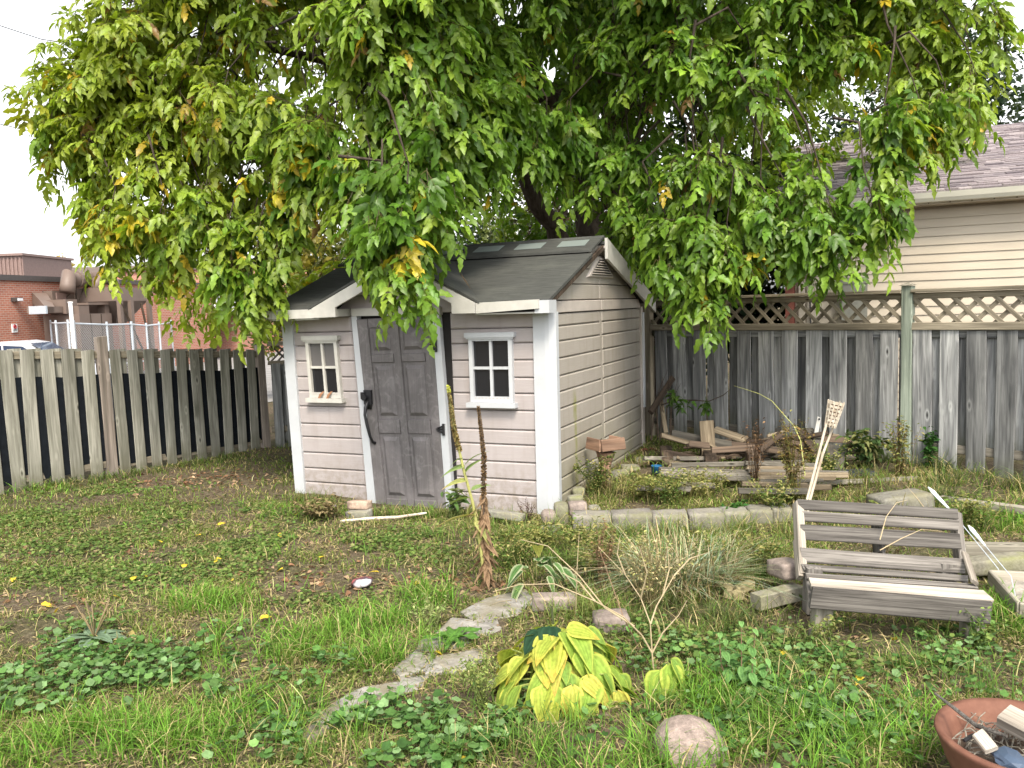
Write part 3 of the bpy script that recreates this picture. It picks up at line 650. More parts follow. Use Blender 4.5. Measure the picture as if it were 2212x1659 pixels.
# ------------------------------------------------------------------ left picket fence with black screen
def LFp(s, z=0., off=0.):
    q = LF0 + LFD * s + np.array([LFD[1], -LFD[0]]) * off; return np.array([q[0], q[1], z])
LFN = np.array([LFD[1], -LFD[0], 0])
fl = thing('picket_fence', 'weathered grey picket fence with black screen behind at the left', 'fence', tuple(LFp(0)), 0)
def ltop(s): return 1.555 - .062 * s
for i, (s_, h, w, mt) in enumerate(((-.32, 1.56, .11, M_fenceL), (1.055, 1.64, .125, M_postB), (3.11, 1.42, .11, M_postB))):
    plank('post', fl, LFp(s_, -.1, .0), LFp(s_ - .01, h, .0), w, .09, LFN, mt, i)
for a, b in ((-1.6, -.38), (-.26, .99), (1.12, 3.05)):
    plank('top_rail', fl, LFp(a, ltop(a) - .065, .0), LFp(b, ltop(b) - .065, .0), .085, .036, LFN, M_rail, int(a * 9) + 5)
    plank('bottom_rail', fl, LFp(a, .10, .0), LFp(b, .13, .0), .085, .036, LFN, M_rail, int(a * 9) + 6)
fronts = [-1.5, -1.27, -1.04, -.81, -.58, -.18, .042, .23, .449, .659, .876, 1.193, 1.39, 1.584, 1.783, 1.977, 2.166, 2.361, 2.56, 2.754, 2.941]
for i, s_ in enumerate(fronts):
    w = .138 if s_ < 1 else .124; ln = R_.uniform(-.012, .012)
    plank('picket', fl, LFp(s_ - ln, -.03 + R_.uniform(-.02, .04), .034), LFp(s_ + ln, ltop(s_) + R_.uniform(-.012, .012), .034), w, .018, LFN, M_fenceL, i)
    if i + 1 < len(fronts):
        mid = (s_ + fronts[i + 1]) / 2
        if abs(mid - 1.04) > .06: plank('rear_picket', fl, LFp(mid, .1, -.03), LFp(mid, ltop(s_) - .0, -.03), .135 if s_ < .8 else .085, .018, LFN, M_fenceL, i + 40)
# the cloth, a little slack, between the two rows of boards
for a, b in ((-1.55, .99), (1.12, 3.05)):
    m = MB(); n_ = 40
    for i in range(n_):
        s_ = a + (b - a) * i / (n_ - 1)
        for k, fz in enumerate((0., .4, .8, 1.)):
            zt_ = (1.235 - .04 * s_) + .012 * math.sin(7 * s_); zb_ = .07 + .02 * s_
            m.v.append(tuple(LFp(s_, zb_ + (zt_ - zb_) * fz, .021 - .006 * math.sin(9 * s_ + k * 1.3)) - np.array([0, 0, 0])))
    for i in range(n_ - 1):
        for k in range(3): m.f.append((i * 4 + k, i * 4 + 4 + k, i * 4 + 5 + k, i * 4 + 1 + k))
    m.build('screen_fabric', M_blackcloth, fl, world=True)

# corner fence seen past the shed's left side
cf0 = LFp(3.2)[:2]; cfd = unit([.985, .17]); cfn = np.array([cfd[1], -cfd[0], 0])
def CFp(s, z=0., off=0.): q = cf0 + cfd * s + cfn[:2] * off; return np.array([q[0], q[1], z])
fc_ = thing('corner_fence', 'grey board fence with small lattice behind the shed', 'fence', tuple(CFp(0)), 0)
plank('top_rail', fc_, CFp(.02, 1.43), CFp(1.6, 1.43), .06, .04, cfn, M_rail, 3); plank('lattice_rail', fc_, CFp(.02, 1.17, .02), CFp(1.6, 1.17, .02), .055, .035, cfn, M_rail, 4); plank('rail', fc_, CFp(.02, .25), CFp(1.6, .25), .085, .035, cfn, M_rail, 5)
for i in range(9):
    s_ = .12 + i * .17; plank('front_board', fc_, CFp(s_, 0, .03), CFp(s_, 1.16, .03), .125, .018, cfn, M_fenceR, i + 7); plank('back_board', fc_, CFp(s_ + .085, .05, -.03), CFp(s_ + .085, 1.14, -.03), .12, .018, cfn, M_fenceR, i + 70)
for i in range(19):
    s_ = -.2 + i * .088
    for d_, o_ in ((1, .004), (-1, .012)):
        u0, u1 = (s_, s_ + .22) if d_ > 0 else (s_ + .22, s_)
        if min(u0, u1) < .02: continue
        plank('lattice_slat', fc_, CFp(u0, 1.19, o_), CFp(u1, 1.41, o_), .026, .006, cfn, M_pallet, i % 4)
# ------------------------------------------------------------------ the garden shed
sh = thing('garden_shed', 'leaning beige plastic garden shed with grey door and dark roof', 'shed', (SH0[0], SH0[1], 0), SHROT)
W_, D_ = 2.86, 3.0
def lean(x): return float(np.interp(x, [-2.9, -2.0, -1.05, -.99, -.8, -.15, 0], [-.027, -.047, -.033, .0, .0, .012, .004]))
def F(x, z, y=0.): return np.array([x + lean(x) * z, y, z])
ROWS = [-.07, .109, .254, .415, .576, .712, .89, 1.045, 1.189, 1.348, 1.502, 1.638, 1.79]
def siding(name, base, dirt):
    t = NT(name, .55, .3); co = t.coord('Object', sh); sp = t.sep(co)
    hx = t.math('ADD', sp[0], sp[1])
    gr = t.noise(t.comb(t.math('MULTIPLY', hx, 5.), 0., t.math('MULTIPLY', sp[2], 160.)), 1., 4, .6, .4)
    big = t.noise(co, 1.6, 5, .6); st = t.noise(t.comb(t.math('MULTIPLY', hx, 9.), 3., t.math('MULTIPLY', sp[2], 1.3)), 1., 4)
    c = t.mix(1., base, t.ramp(gr, [(.3, .93), (.7, 1.05)]), 'MULTIPLY')
    c = t.mix(t.ramp(big, [(.45, 0.), (.75, .4)]), c, dirt)
    c = t.mix(t.ramp(st, [(.5, 0.), (.75, .5)]), c, dirt)
    return t, c, sp, co, gr
t, c, sp, co, gr = siding('pink_beige_siding', (.355, .320, .316), (.255, .22, .20)); 
low = t.math('MULTIPLY', t.mapr(sp[2], .42, -.05, 0., .85), t.ramp(t.noise(co, 14., 5, .7), [(.42, 0.), (.62, 1.)])); c = t.mix(low, c, (.20, .165, .125)); t.color(c); t.bump(gr, .15, .004); M_sidF = t.m
t, c, sp, co, gr = siding('shaded_side_siding', (.33, .30, .265), (.22, .20, .155))  # side base darker and warmer than the front: shade put into the colour
# algae: one run down the wall below a drip, and a green film near the ground
wob = t.noise(co, 7., 3)
d = t.math('ABSOLUTE', t.math('SUBTRACT', t.math('ADD', sp[1], t.math('MULTIPLY', wob, .10)), .62))
run = t.math('MULTIPLY', t.mapr(d, .015, .055, 1., 0.), t.math('MULTIPLY', t.mapr(sp[2], .9, 1.05, 1., 0.), t.ramp(t.noise(co, 16., 3), [(.3, .45), (.6, 1.)])))
c = t.mix(t.math('MULTIPLY', run, .8, True), c, (.20, .21, .045))
film = t.math('MULTIPLY', t.mapr(sp[2], .85, .0, 0., .75), t.ramp(t.noise(co, 2.6, 5), [(.32, .25), (.65, 1.)])); c = t.mix(film, c, (.215, .205, .12))
t.color(c); t.bump(gr, .15, .004); M_sidS = t.m
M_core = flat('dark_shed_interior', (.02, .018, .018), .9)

# dark core keeps light out; every plank, trim and frame stands in front of it
MB().prism([F(-2.84, -.06, .03), F(-.03, -.06, .03), F(-.03, 1.8, .03), F(-2.84, 1.8, .03)], (0, D_ - .06, 0)).build('inner_shell', M_core, sh)
def fplank(x0, x1, z0, z1, parent=sh):
    c = [F(x0, z0 + .003), F(x1, z0 + .003), F(x1, z1 - .003), F(x0, z1 - .003)]
    MB().raised(c, (0, -1, 0), .02, .012, .011).build('siding_plank', M_sidF, parent)
wins = {'L': (-2.56, -2.17, .985, 1.56), 'R': (-.785, -.365, .967, 1.558)}
for z0, z1 in zip(ROWS, ROWS[1:]):
    fplank(-2.75, -2.0, z0, z1); fplank(-.985, -.13, z0, z1)
MB().raised([(-2.32, 0, 1.795), (-.66, 0, 1.795), (-.88, 0, 1.98), (-2.06, 0, 1.98)], (0, -1, 0), .02, .006, .010).build('siding_plank', M_sidF, sh)
MB().prism([(-2.05, -.006, 1.985), (-.90, -.006, 1.985), (-1.42, -.006, 2.23)], (0, .02, 0)).build('gable_panel', M_offwhite, sh)
gw = MB().prism([(-1.49, -.018, 2.06), (-1.35, -.018, 2.06), (-1.35, -.018, 2.12), (-1.42, -.018, 2.16), (-1.49, -.018, 2.12)], (0, .01, 0)).build('gable_pane', flat('grey_gable_glass', (.12, .11, .12), .15, .5), sh)
MB().box((-1.445, -.02, 1.80), (-1.42, .0, 2.06)).build('gable_joint', M_offwhite, sh)
MB().prism([(-1.95, .03, 1.992), (-.95, .03, 1.992), (-1.42, .03, 2.2)], (0, .5, 0)).build('dormer_core', M_core, sh)
sill_ = MB().box((-2.75, -.02, -.12), (-2.0, .03, -.074)).box((-.98, -.02, -.12), (-.15, .03, -.074)).build('base_strip', M_white, sh)

# side wall planks in two panels, with a joint strip
def splank(y0, y1, z0, z1, mat=M_sidS, h=.011):
    MB().raised([(-.0, y0, z0 + .003), (-.0, y1, z0 + .003), (-.0, y1, z1 - .003), (-.0, y0, z1 - .003)], (1, 0, 0), .02, .012, h).build('siding_plank', mat, sh)
for z0, z1 in zip(ROWS[:-1], ROWS[1:-1] + [1.752]):
    splank(.09, 1.405, z0, z1); splank(1.475, 2.97, z0, z1)
MB().box((-.02, 1.41, -.08), (.006, 1.47, 1.75)).build('joint_strip', M_sidS, sh)
MB().raised([(0, .02, 1.758), (0, 1.435, 1.758), (0, 1.435, 1.865), (0, .10, 1.865)], (1, 0, 0), .02, .006, .02).build('gable_band', M_beige, sh)
MB().raised([(0, 1.445, 1.758), (0, 3.0, 1.758), (0, 2.88, 1.865), (0, 1.445, 1.865)], (1, 0, 0), .02, .006, .02).build('gable_band', M_beige, sh)
apy, apz = 1.42, 2.44
def gy0(z): return .02 + (z - 1.83) / (apz - 1.83) * (apy - .02)
def gy1(z): return 3.02 - (z - 1.80) / (apz - 1.80) * (3.02 - apy)
gz = [1.87, 2.02, 2.17, 2.32, 2.42]
for z0, z1 in zip(gz, gz[1:]):
    for ya, yb in (((gy0(z0), gy0(z1)), (apy, apy)), ((apy + .006, apy + .006), (gy1(z0), gy1(z1)))):
        if z0 > 2.1 and False: continue
        MB().raised([(0, ya[0], z0 + .003), (0, yb[0], z0 + .003), (0, yb[1], z1 - .003), (0, ya[1], z1 - .003)], (1, 0, 0), .02, .009, .009).build('gable_plank', M_sidS, sh)
MB().prism([(-.03, .05, 1.8), (-.03, 2.95, 1.8), (-.03, apy, 2.40)], (-2.78, 0, 0)).build('attic_core', M_core, sh)
# triangular vent with slats
vt = MB().raised([(.012, .98, 2.085), (.012, 1.90, 2.085), (.012, 1.53, 2.30), (.012, 1.33, 2.30)], (1, 0, 0), .012, .03, .02).build('vent', M_beige, sh)
MB().prism([(.034, 1.10, 2.115), (.034, 1.78, 2.115), (.034, 1.50, 2.272), (.034, 1.36, 2.272)], (.002, 0, 0)).build('vent_opening', M_black, vt)
for k in range(6):
    z_ = 2.120 + k * .025; hw = .33 - k * .048
    MB().add([(.037, 1.44 - hw, z_), (.037, 1.44 + hw, z_), (.052, 1.44 + hw, z_ + .006), (.052, 1.44 - hw, z_ + .006), (.037, 1.44 - hw, z_ + .013), (.037, 1.44 + hw, z_ + .013)], [(0, 1, 2, 3), (3, 2, 5, 4), (0, 3, 4), (1, 5, 2)]).build('slat', M_beige, vt)

# corner trims
def qtrim(x0b, x1b, x0t, x1t, z0, z1, y0, y1, name, mat):
    MB().prism([(x0b, y0, z0), (x1b, y0, z0), (x1t, y0, z1), (x0t, y0, z1)], (0, y1 - y0, 0)).build(name, mat, sh)
qtrim(-2.855, -2.735, -2.905, -2.775, -.09, 1.785, -.035, .05, 'corner_trim', M_white)
m = MB(); pr_ = [(-.165, -.035), (-.055, -.035), (-.018, -.03), (.028, .03), (.028, .095), (-.03, .095), (-.03, .03), (-.165, .03)]
m.prism([(x_, y_, -.09) for x_, y_ in pr_], (.018, 0, 1.86)); m.build('corner_trim', M_white, sh)
MB().box((-.05, 2.95, -.09), (.030, 3.04, 1.77)).build('corner_trim', M_beige, sh)
MB().box((.030, 2.985, .55), (.045, 3.05, 1.70)).build('loose_strip', M_white, sh)
# door surround
qtrim(-1.965, -1.868, -2.047, -1.985, -.12, 1.785, -.045, .03, 'door_trim', M_white)
qtrim(-1.085, -1.010, -1.156, -1.080, -.12, 1.785, -.045, .03, 'door_trim', M_white)
MB().prism([F(-1.955, 1.788, -.05), F(-1.03, 1.775, -.05), F(-1.03, 1.852, -.05), F(-1.955, 1.86, -.05)], (0, .07, 0)).build('door_header', M_offwhite, sh)
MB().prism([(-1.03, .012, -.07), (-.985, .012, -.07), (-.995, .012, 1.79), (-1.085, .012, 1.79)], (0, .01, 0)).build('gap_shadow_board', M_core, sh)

# the sagging six panel door
t = NT('grey_door_plastic', .5, .35); co = t.coord('Object', sh); sp = t.sep(co)
g = t.noise(t.comb(t.math('MULTIPLY', sp[0], 90.), 0., t.math('MULTIPLY', sp[2], 3.)), 1., 5, .6, .5); b = t.noise(co, 3.2, 5, .65); sc = t.noise(co, 9., 4, .6, 1.5)
c = t.mix(1., (.108, .099, .099), t.ramp(g, [(.3, .82), (.7, 1.2)]), 'MULTIPLY'); c = t.mix(t.ramp(b, [(.45, 0.), (.75, .5)]), c, (.21, .19, .195)); c = t.mix(t.ramp(sc, [(.52, 0.), (.75, .5)]), c, (.25, .235, .235))
dust = t.mapr(sp[2], .35, -.05, 0., .4); c = t.mix(t.math('MULTIPLY', dust, t.ramp(b, [(.3, .3), (.6, 1.)])), c, (.26, .24, .24)); t.color(c); t.bump(g, .25, .005); M_door = t.m
DTL, DTR, DBL, DBR = np.array([-1.995, 1.757]), np.array([-1.156, 1.771]), np.array([-1.868, -.10]), np.array([-1.083, -.085])
def DP(s, r, y=-.03):      # s across from the left, r up
    p = (DBL * (1 - s) + DBR * s) * (1 - r) + (DTL * (1 - s) + DTR * s) * r; return np.array([p[0], y, p[1]])
dm = MB(); dm.prism([DP(0, 0, -.03), DP(1, 0, -.03), DP(1, 1, -.03), DP(0, 1, -.03)], (0, .035, 0))
def drail(s0, s1_, r0, r1): dm.raised([DP(s0, r0, -.032), DP(s1_, r0, -.032), DP(s1_, r1, -.032), DP(s0, r1, -.032)], (0, -1, 0), .004, .006, .014)
S3 = [(.0, .155), (.46, .56), (.875, 1.)]; RR_ = [(0, .055), (.40, .475), (.77, .815), (.95, 1.)]
for s0, s1_ in S3: drail(s0, s1_, 0, 1)
for (sa, sb) in ((.155, .46), (.56, .875)):
    for r0, r1 in RR_: drail(sa, sb, r0, r1)
door = dm.build('door', M_door, sh)
for (sa, sb) in ((.155, .46), (.56, .875)):
    for (ra, rb_) in ((.055, .40), (.475, .77), (.815, .95)):
        MB().raised([DP(sa + .035, ra + .018, -.0325), DP(sb - .035, ra + .018, -.0325), DP(sb - .035, rb_ - .018, -.0325), DP(sa + .035, rb_ - .018, -.0325)], (0, -1, 0), .001, .034, .024).build('panel', M_door, door)
def hinge(x, z):
    m = MB(); y = -.05
    for a in (-.035, 0, .035): m.add([(x, y - .002, z + a - .012), (x - .085 + abs(a) * .8, y - .002, z + a * .35 - .005), (x - .085 + abs(a) * .8, y - .002, z + a * .35 + .005), (x, y - .002, z + a + .012), (x, y - .014, z + a - .008), (x - .08, y - .010, z + a * .35), (x, y - .014, z + a + .008)], [(0, 1, 5, 4), (1, 2, 5), (2, 3, 6, 5), (4, 5, 6), (0, 4, 6, 3)])
    m.tube([(x, y - .008, z - .055), (x, y - .008, z + .055)], .013, 8); m.build('hinge', M_black, door)
hinge(-1.118, 1.487); hinge(-1.075, .705)
m = MB(); k0 = DP(.075, .595, -.05); m.box((k0[0] - .05, -.075, .93), (k0[0] + .035, -.047, 1.07)); m.tube([(k0[0] - .03, -.075, 1.0), (k0[0] - .03, -.11, 1.0)], .03, 10); m.box((k0[0] - .075, -.09, .985), (k0[0] - .03, -.06, 1.05)); m.build('latch', M_black, door)
m = MB(); h0, h1_ = DP(.058, .545, -.05), DP(.065, .35, -.05)
m.tube([h0 + [0, 0, .05], h0 + [0, -.02, .045], h0 + [-.005, -.055, -.01], h0 + [-.008, -.07, -.08], h0 * .5 + h1_ * .5 + [-.005, -.065, 0], h1_ + [0, -.055, .07], h1_ + [.012, -.03, .01], h1_ + [.012, 0, .0]], [.02, .02, .018, .014, .016, .014, .013, .018], 8)
m.prism([h0 + [-.03, 0, -.03], h0 + [.03, 0, -.03], h0 + [.03, 0, .06], h0 + [0, 0, .085], h0 + [-.03, 0, .06]], (0, -.012, 0)); m.build('handle', M_black, door, True)

# windows
M_pane = NT('dark_window_glass', .06, .6); M_pane.color((.012, .013, .016)); M_pane = M_pane.m
M_paneg = NT('grey_reflection_glass', .25, .5); M_paneg.color((.10, .095, .095)); M_paneg = M_paneg.m  # grey of the reflection in the upper panes is put into the colour
def window(x0, x1, z0, z1, mat, panes, label):
    y = -.018
    wf = MB()
    fw = .036
    def bar(a, b, c, d, yy0, yy1, mb): mb.prism([F(a, c, yy0), F(b, c, yy0), F(b, d, yy0), F(a, d, yy0)], (0, yy1 - yy0, 0))
    bar(x0, x0 + fw, z0, z1, -.05, .012, wf); bar(x1 - fw, x1, z0, z1, -.05, .012, wf); bar(x0 + fw, x1 - fw, z1 - .03, z1, -.05, .012, wf); bar(x0 + fw, x1 - fw, z0, z0 + .052, -.05, .012, wf)
    w = wf.build('window', mat, sh, label=label)
    mb = MB(); bar(x0 - .03, x1 + .03, z1 + .002, z1 + .045, -.07, .012, mb); bar(x0 - .018, x1 + .018, z1 - .012, z1 + .0015, -.062, -.052, mb); mb.build('header', mat, w)
    mb = MB(); bar(x0 - .03, x1 + .03, z0 - .045, z0 - .002, -.085, .012, mb); mb.build('sill', mat, w)
    xm, zm_ = (x0 + x1) / 2, z0 + (z1 - z0) * .53
    mb = MB(); bar(xm - .012, xm + .012, z0 + .052, z1 - .03, -.04, -.012, mb); mb.build('muntin', mat, w)
    mb = MB(); bar(x0 + fw, xm - .013, zm_ - .012, zm_ + .012, -.038, -.012, mb); bar(xm + .013, x1 - fw, zm_ - .012, zm_ + .012, -.038, -.012, mb); mb.build('muntin', mat, w)
    i = 0
    for a, b in ((x0 + fw, xm - .013), (xm + .013, x1 - fw)):
        for c_, d_ in ((z0 + .053, zm_ - .013), (zm_ + .013, z1 - .031)):
            mb = MB(); bar(a + .001, b - .001, c_ + .001, d_ - .001, -.017, -.0125, mb); mb.build('pane', panes[i], w); i += 1
    dn = MB()
    for k in range(10): xx = x0 + fw + .012 + k * (x1 - x0 - 2 * fw - .03) / 9; bar(xx, xx + .012, z0 + .036, z0 + .044, -.0525, -.0505, dn)
    dn.build('dentil', M_beige, w); return w
wL = window(*wins['L'], M_offwhite, (M_pane, M_paneg, M_pane, M_paneg), 'cream framed window with open lower panes')
window(*wins['R'], M_white, (M_pane,) * 4, 'white framed window with dark panes')
for xx in (-2.41, -2.31): MB().add([F(xx, 1.045, -.03), F(xx + .03, 1.05, -.03), F(xx + .035, 1.03, -.075), F(xx - .005, 1.025, -.075), F(xx + .0, .985, -.075), F(xx - .035, .98, -.07)], [(0, 1, 2, 3), (3, 2, 4, 5)]).build('peeling_tape', flat('brown_tape', (.30, .15, .08), .6), wL)

# roof
t = NT('charcoal_roof', .85, .12); co = t.coord('Object', sh); sp = t.sep(co)
g = t.noise(t.comb(t.math('MULTIPLY', sp[0], 4.), t.math('MULTIPLY', sp[1], 60.), 0.), 1., 4, .6, .6); b = t.noise(co, 2.3, 5, .65)
lap = t.math('FRACT', t.math('MULTIPLY', sp[1], 5.2)); groove = t.math('LESS_THAN', lap, .045)
c = t.mix(1., (.060, .062, .058), t.ramp(g, [(.3, .7), (.7, 1.3)]), 'MULTIPLY'); c = t.mix(t.ramp(b, [(.5, 0.), (.8, .5)]), c, (.12, .125, .11)); t.color(c)
t.bump(t.math('ADD', t.math('MULTIPLY', g, .3), t.math('SUBTRACT', 1., groove)), .6, .006); M_roof = t.m
ev_y, ev_z, rd_y, rd_z = -.215, 1.875, 1.40, 2.46; sl = (rd_z - ev_z) / (rd_y - ev_y)
def RZ(y): return ev_z + (y - ev_y) * sl
bd_y = 1.02; dx, dz = -1.42, 2.285; dy = ev_y + (dz - ev_z) / sl
xl, xr = -2.95, .075
def RPt(x, y, up=0.): return (x, y, RZ(y) + up)
MB().prism([RPt(xl, ev_y), RPt(-2.36, ev_y), RPt(dx, dy), RPt(dx, bd_y), RPt(xl, bd_y)], (0, 0, -.03)).build('roof_panel', M_roof, sh)
MB().prism([RPt(-.60, ev_y), RPt(xr, ev_y + .02), RPt(xr, bd_y), RPt(dx + .004, bd_y), RPt(dx + .004, dy)], (0, 0, -.03)).build('roof_panel', M_roof, sh)
for A_, s_ in (((-2.40, ev_y - .035, ev_z - .012), -1), ((-.56, ev_y - .035, ev_z - .012), 1)):
    B_, C_ = (dx - .001 if s_ < 0 else dx + .001, ev_y - .035, dz + .012), (dx - .001 if s_ < 0 else dx + .001, dy + .04, dz + .012)
    A2 = (A_[0], ev_y + .06, A_[2])
    MB().prism([A_, B_, C_] if s_ < 0 else [B_, A_, C_], (0, 0, .022)).build('dormer_panel', M_roof, sh)
MB().prism([(xl, rd_y + .003, rd_z), (xr, rd_y + .003, rd_z), (xr, 3.33, 1.84), (xl, 3.33, 1.84)], (0, 0, -.03)).build('rear_roof_panel', M_roof, sh)
# ridge band with skylights
rbm = MB(); rbm.prism([RPt(xl + .02, bd_y, .012), RPt(xr - .01, bd_y, .012), RPt(xr - .01, rd_y, .02), RPt(xl + .02, rd_y, .02)], (0, 0, .024)); ridge = rbm.build('ridge_panel', M_roof, sh)
M_sky = NT('milky_skylight', .6, .2); M_sky.color((.17, .20, .19)); M_sky = M_sky.m
for k in range(6):
    x0 = -2.72 + k * .475; MB().prism([RPt(x0, bd_y + .12, .042), RPt(x0 + .30, bd_y + .12, .042), RPt(x0 + .30, rd_y - .09, .046), RPt(x0, rd_y - .09, .046)], (0, 0, .004)).build('skylight', M_sky, ridge)
MB().tube([(xl, rd_y + .01, rd_z + .035), (xr, rd_y + .01, rd_z + .035)], .025, 6).build('ridge_cap', M_roof, sh)
# valley debris strips
for xa in (-2.36, -.60):
    p0, p1 = np.array([xa, ev_y, ev_z + .012]), np.array([dx, dy, dz + .03])
    MB().tube([p0 + (p1 - p0) * .1, p0 + (p1 - p0) * .45, p0 + (p1 - p0) * .9], [.012, .018, .006], 5).build('valley_debris', flat('valley_litter', (.10, .065, .035), .9, var=.4, scale=60) if xa < -1 else bpy.data.materials['valley_litter'], sh)
# fascias and dormer bargeboards
MB().box((-2.94, -.245, 1.782), (-2.352, -.2165, 1.868)).build('fascia', M_offwhite, sh)
MB().prism([(-.598, -.245, 1.779), (-.005, -.245, 1.805), (-.005, -.245, 1.883), (-.598, -.245, 1.872)], (0, .0285, 0)).build('fascia', M_offwhite, sh)
MB().box((-2.92, -.215, 1.765), (-2.30, .0, 1.781)).build('soffit', M_offwhite, sh); MB().box((-.62, -.215, 1.765), (-.05, .0, 1.778)).build('soffit', M_offwhite, sh)
MB().box((-.05, -.225, 1.765), (.085, -.05, 1.875)).build('eave_corner', M_white, sh)
for poly in ([(-2.348, 1.785), (-2.075, 1.787), (-2.075, 1.878), (dx - .001, 2.165), (dx - .001, dz), (-2.348, ev_z)], [(-.602, 1.782), (-.602, ev_z), (dx + .001, dz), (dx + .001, 2.165), (-.83, 1.878), (-.83, 1.784)]):
    MB().prism([(x_, -.262, z_) for x_, z_ in poly], (0, .03, 0)).build('bargeboard', M_offwhite, sh)
    xs = [p[0] for p in poly]; 
for a, b in (((-2.348, 1.79), (-2.075, 1.79)), ((-.83, 1.79), (-.602, 1.79))): MB().box((a[0], -.231, 1.79), (b[0], -.001, 1.86)).build('bargeboard_return', M_offwhite, sh)
# rear slope bargeboard on the gable end, front one is gone and shows a dark raw edge
b0, b1 = np.array([.082, rd_y + .0, rd_z + .03]), np.array([.082, 3.36, 1.86])
MB().prism([b0, b1, b1 - [0, 0, .17], b0 - [0, 0, .21]], (.03, 0, 0)).build('gable_bargeboard', M_offwhite, sh)
MB().prism([b0 - [0, 0, .075], b1 - [0, 0, .085], b1 - [.0, 0, .105], b0 - [0, 0, .10]], (-.07, 0, 0)).build('gable_soffit', M_beige, sh)
MB().prism([(.04, ev_y + .02, ev_z - .03), (.04, rd_y, rd_z - .045), (.04, rd_y, rd_z - .09), (.04, ev_y + .1, ev_z - .045)], (.03, 0, 0)).build('raw_roof_edge', M_rot, sh)
# ------------------------------------------------------------------ loose things in the garden
def c6(x, y): return (1670.4 + x * .3818, 748.8 + y * .3818)
def zA(x, y): return (1353.6 + x * .1736, 777.6 + y * .1736)
def zB(x, y): return (1612.8 + x * .18228, 835.2 + y * .18228)
def zC(x, y): return (1900.8 + x * .2257, 1008 + y * .2257)
def zE(x, y): return (1180.8 + x * .15624, 921.6 + y * .15624)
CAMF = np.array([0, -1., .25])

# pallet bench
bl = gnd(1900, 1372); be = thing('pallet_bench', 'low weathered bench knocked together from grey pallet boards', 'bench', tuple(bl), 0)
def bpl(name, a, b, Ya, Yb, w, t_, face, mat=M_pallet, var=0, bow=0., label=None): return plank(name, be, at(*c6(*a), Ya), at(*c6(*b), Yb), w, t_, face, mat, var, bow, label)
BF = unit([.05, -1, .45]); UPV = unit([0, -.12, 1])
bpl('back_slat', (138, 892), (1042, 948), 4.96, 4.86, .064, .02, BF, var=1); bpl('back_slat', (143, 958), (1047, 1012), 4.93, 4.83, .064, .02, BF, var=2)
bpl('back_slat', (150, 1048), (1058, 1102), 4.87, 4.77, .092, .02, BF, var=3); bpl('back_slat', (157, 1178), (1080, 1243), 4.79, 4.69, .086, .02, BF, var=4, bow=.006)
bpl('back_slat', (163, 1250), (1100, 1313), 4.74, 4.63, .045, .02, unit([0, -.6, 1]), var=5)
bpl('seat_slat', (185, 1300), (1150, 1362), 4.60, 4.48, .055, .02, UPV, var=6); bpl('seat_slat', (208, 1338), (1215, 1412), 4.43, 4.31, .115, .022, UPV, M_palletB, 7, label='bleached and split front seat board')
bpl('front_board', (213, 1418), (1226, 1505), 4.33, 4.20, .118, .03, unit([-.1, -1, .05]), var=8)
for xx, yy, xb, yb, Y0 in ((140, 885, 160, 1290, 5.0), (585, 965, 600, 1180, 5.03), (1030, 945, 1060, 1230, 4.97)):
    bpl('stringer', (xx, yy), (xb, yb), Y0, Y0 - (.24 if xx == 140 else .15), .045, .08, BF, M_pallet if xx != 140 else M_palletB, 9)
for xx, yy, Y0 in ((220, 1400, 4.36), (1195, 1465, 4.24)):
    p_ = at(*c6(xx, yy), Y0); plank('seat_stringer', be, p_ + [0, .01, -.04], p_ + [.12, .40, -.06], .09, .035, (1, 0, 0), M_pallet, 10)
for (xx, yy, xb, yb, Y0) in ((278, 1470, 255, 1660, 4.40), (1125, 1560, 1120, 1680, 4.26)): bpl('leg', (xx, yy), (xb, yb), Y0, Y0, .095, .085, CAMF, M_timber, 11)
for dx_ in (1.72, 2.5): plank('leg', be, (dx_, 4.72, .26), (dx_, 4.74, -.02), .09, .08, CAMF, M_pallet, 12)
bpl('side_board', (130, 1095), (150, 1310), 4.92, 4.74, .028, .06, CAMF, M_palletB, 13); bpl('broken_brace', (1085, 1170), (1140, 1335), 4.74, 4.46, .045, .02, unit([.3, -1, .6]), M_palletB, 14)

# tiki torch
tb = gnd(1738, 1112, .08); to = thing('garden_torch', 'leaning bamboo torch with woven basket head and split pole', 'torch', tuple(tb), 0)
YT = tb[1]; b_top, b_bot = at(*zB(1062, 185), YT), at(*zB(990, 475), YT); ax = unit(b_top - b_bot); Lb = np.linalg.norm(b_top - b_bot)
e1 = unit(np.cross(ax, [0, 1, 0])); e2 = np.cross(ax, e1)
def bk(f, a, r): return b_bot + ax * (Lb * f) + (e1 * math.cos(a) + e2 * math.sin(a)) * r
def brad(f): return .040 + .020 * f
ns = 12
for k in range(7):
    f = .06 + k * .14; m = MB(); n_ = 48
    for hgt_ in (0, .105):
        for i in range(n_):
            a = 2 * math.pi * i / n_; r = brad(f) + .006 * math.cos(a * ns / 2 + math.pi * (k % 2)); m.v.append(tuple(bk(f + hgt_, a, r)))
    m.f = [(i, (i + 1) % n_, n_ + (i + 1) % n_, n_ + i) for i in range(n_)]; m.build('woven_band', M_bamboo, to, world=True)
for k in range(ns):
    a = 2 * math.pi * k / ns; pts = [bk(f, a, brad(f) + .001) for f in (-.02, .5, 1.04 + R_.uniform(-.03, .05))]; MB().tube(pts, .0055, 4).build('stave', M_bamboo, to, world=True)
MB().tube([b_bot + ax * .01, b_bot + ax * Lb * .9], [.03, .045], 12).build('fuel_can', flat('rusty_tin', (.13, .055, .03), .7, .3, var=.4, scale=40), to, world=True)
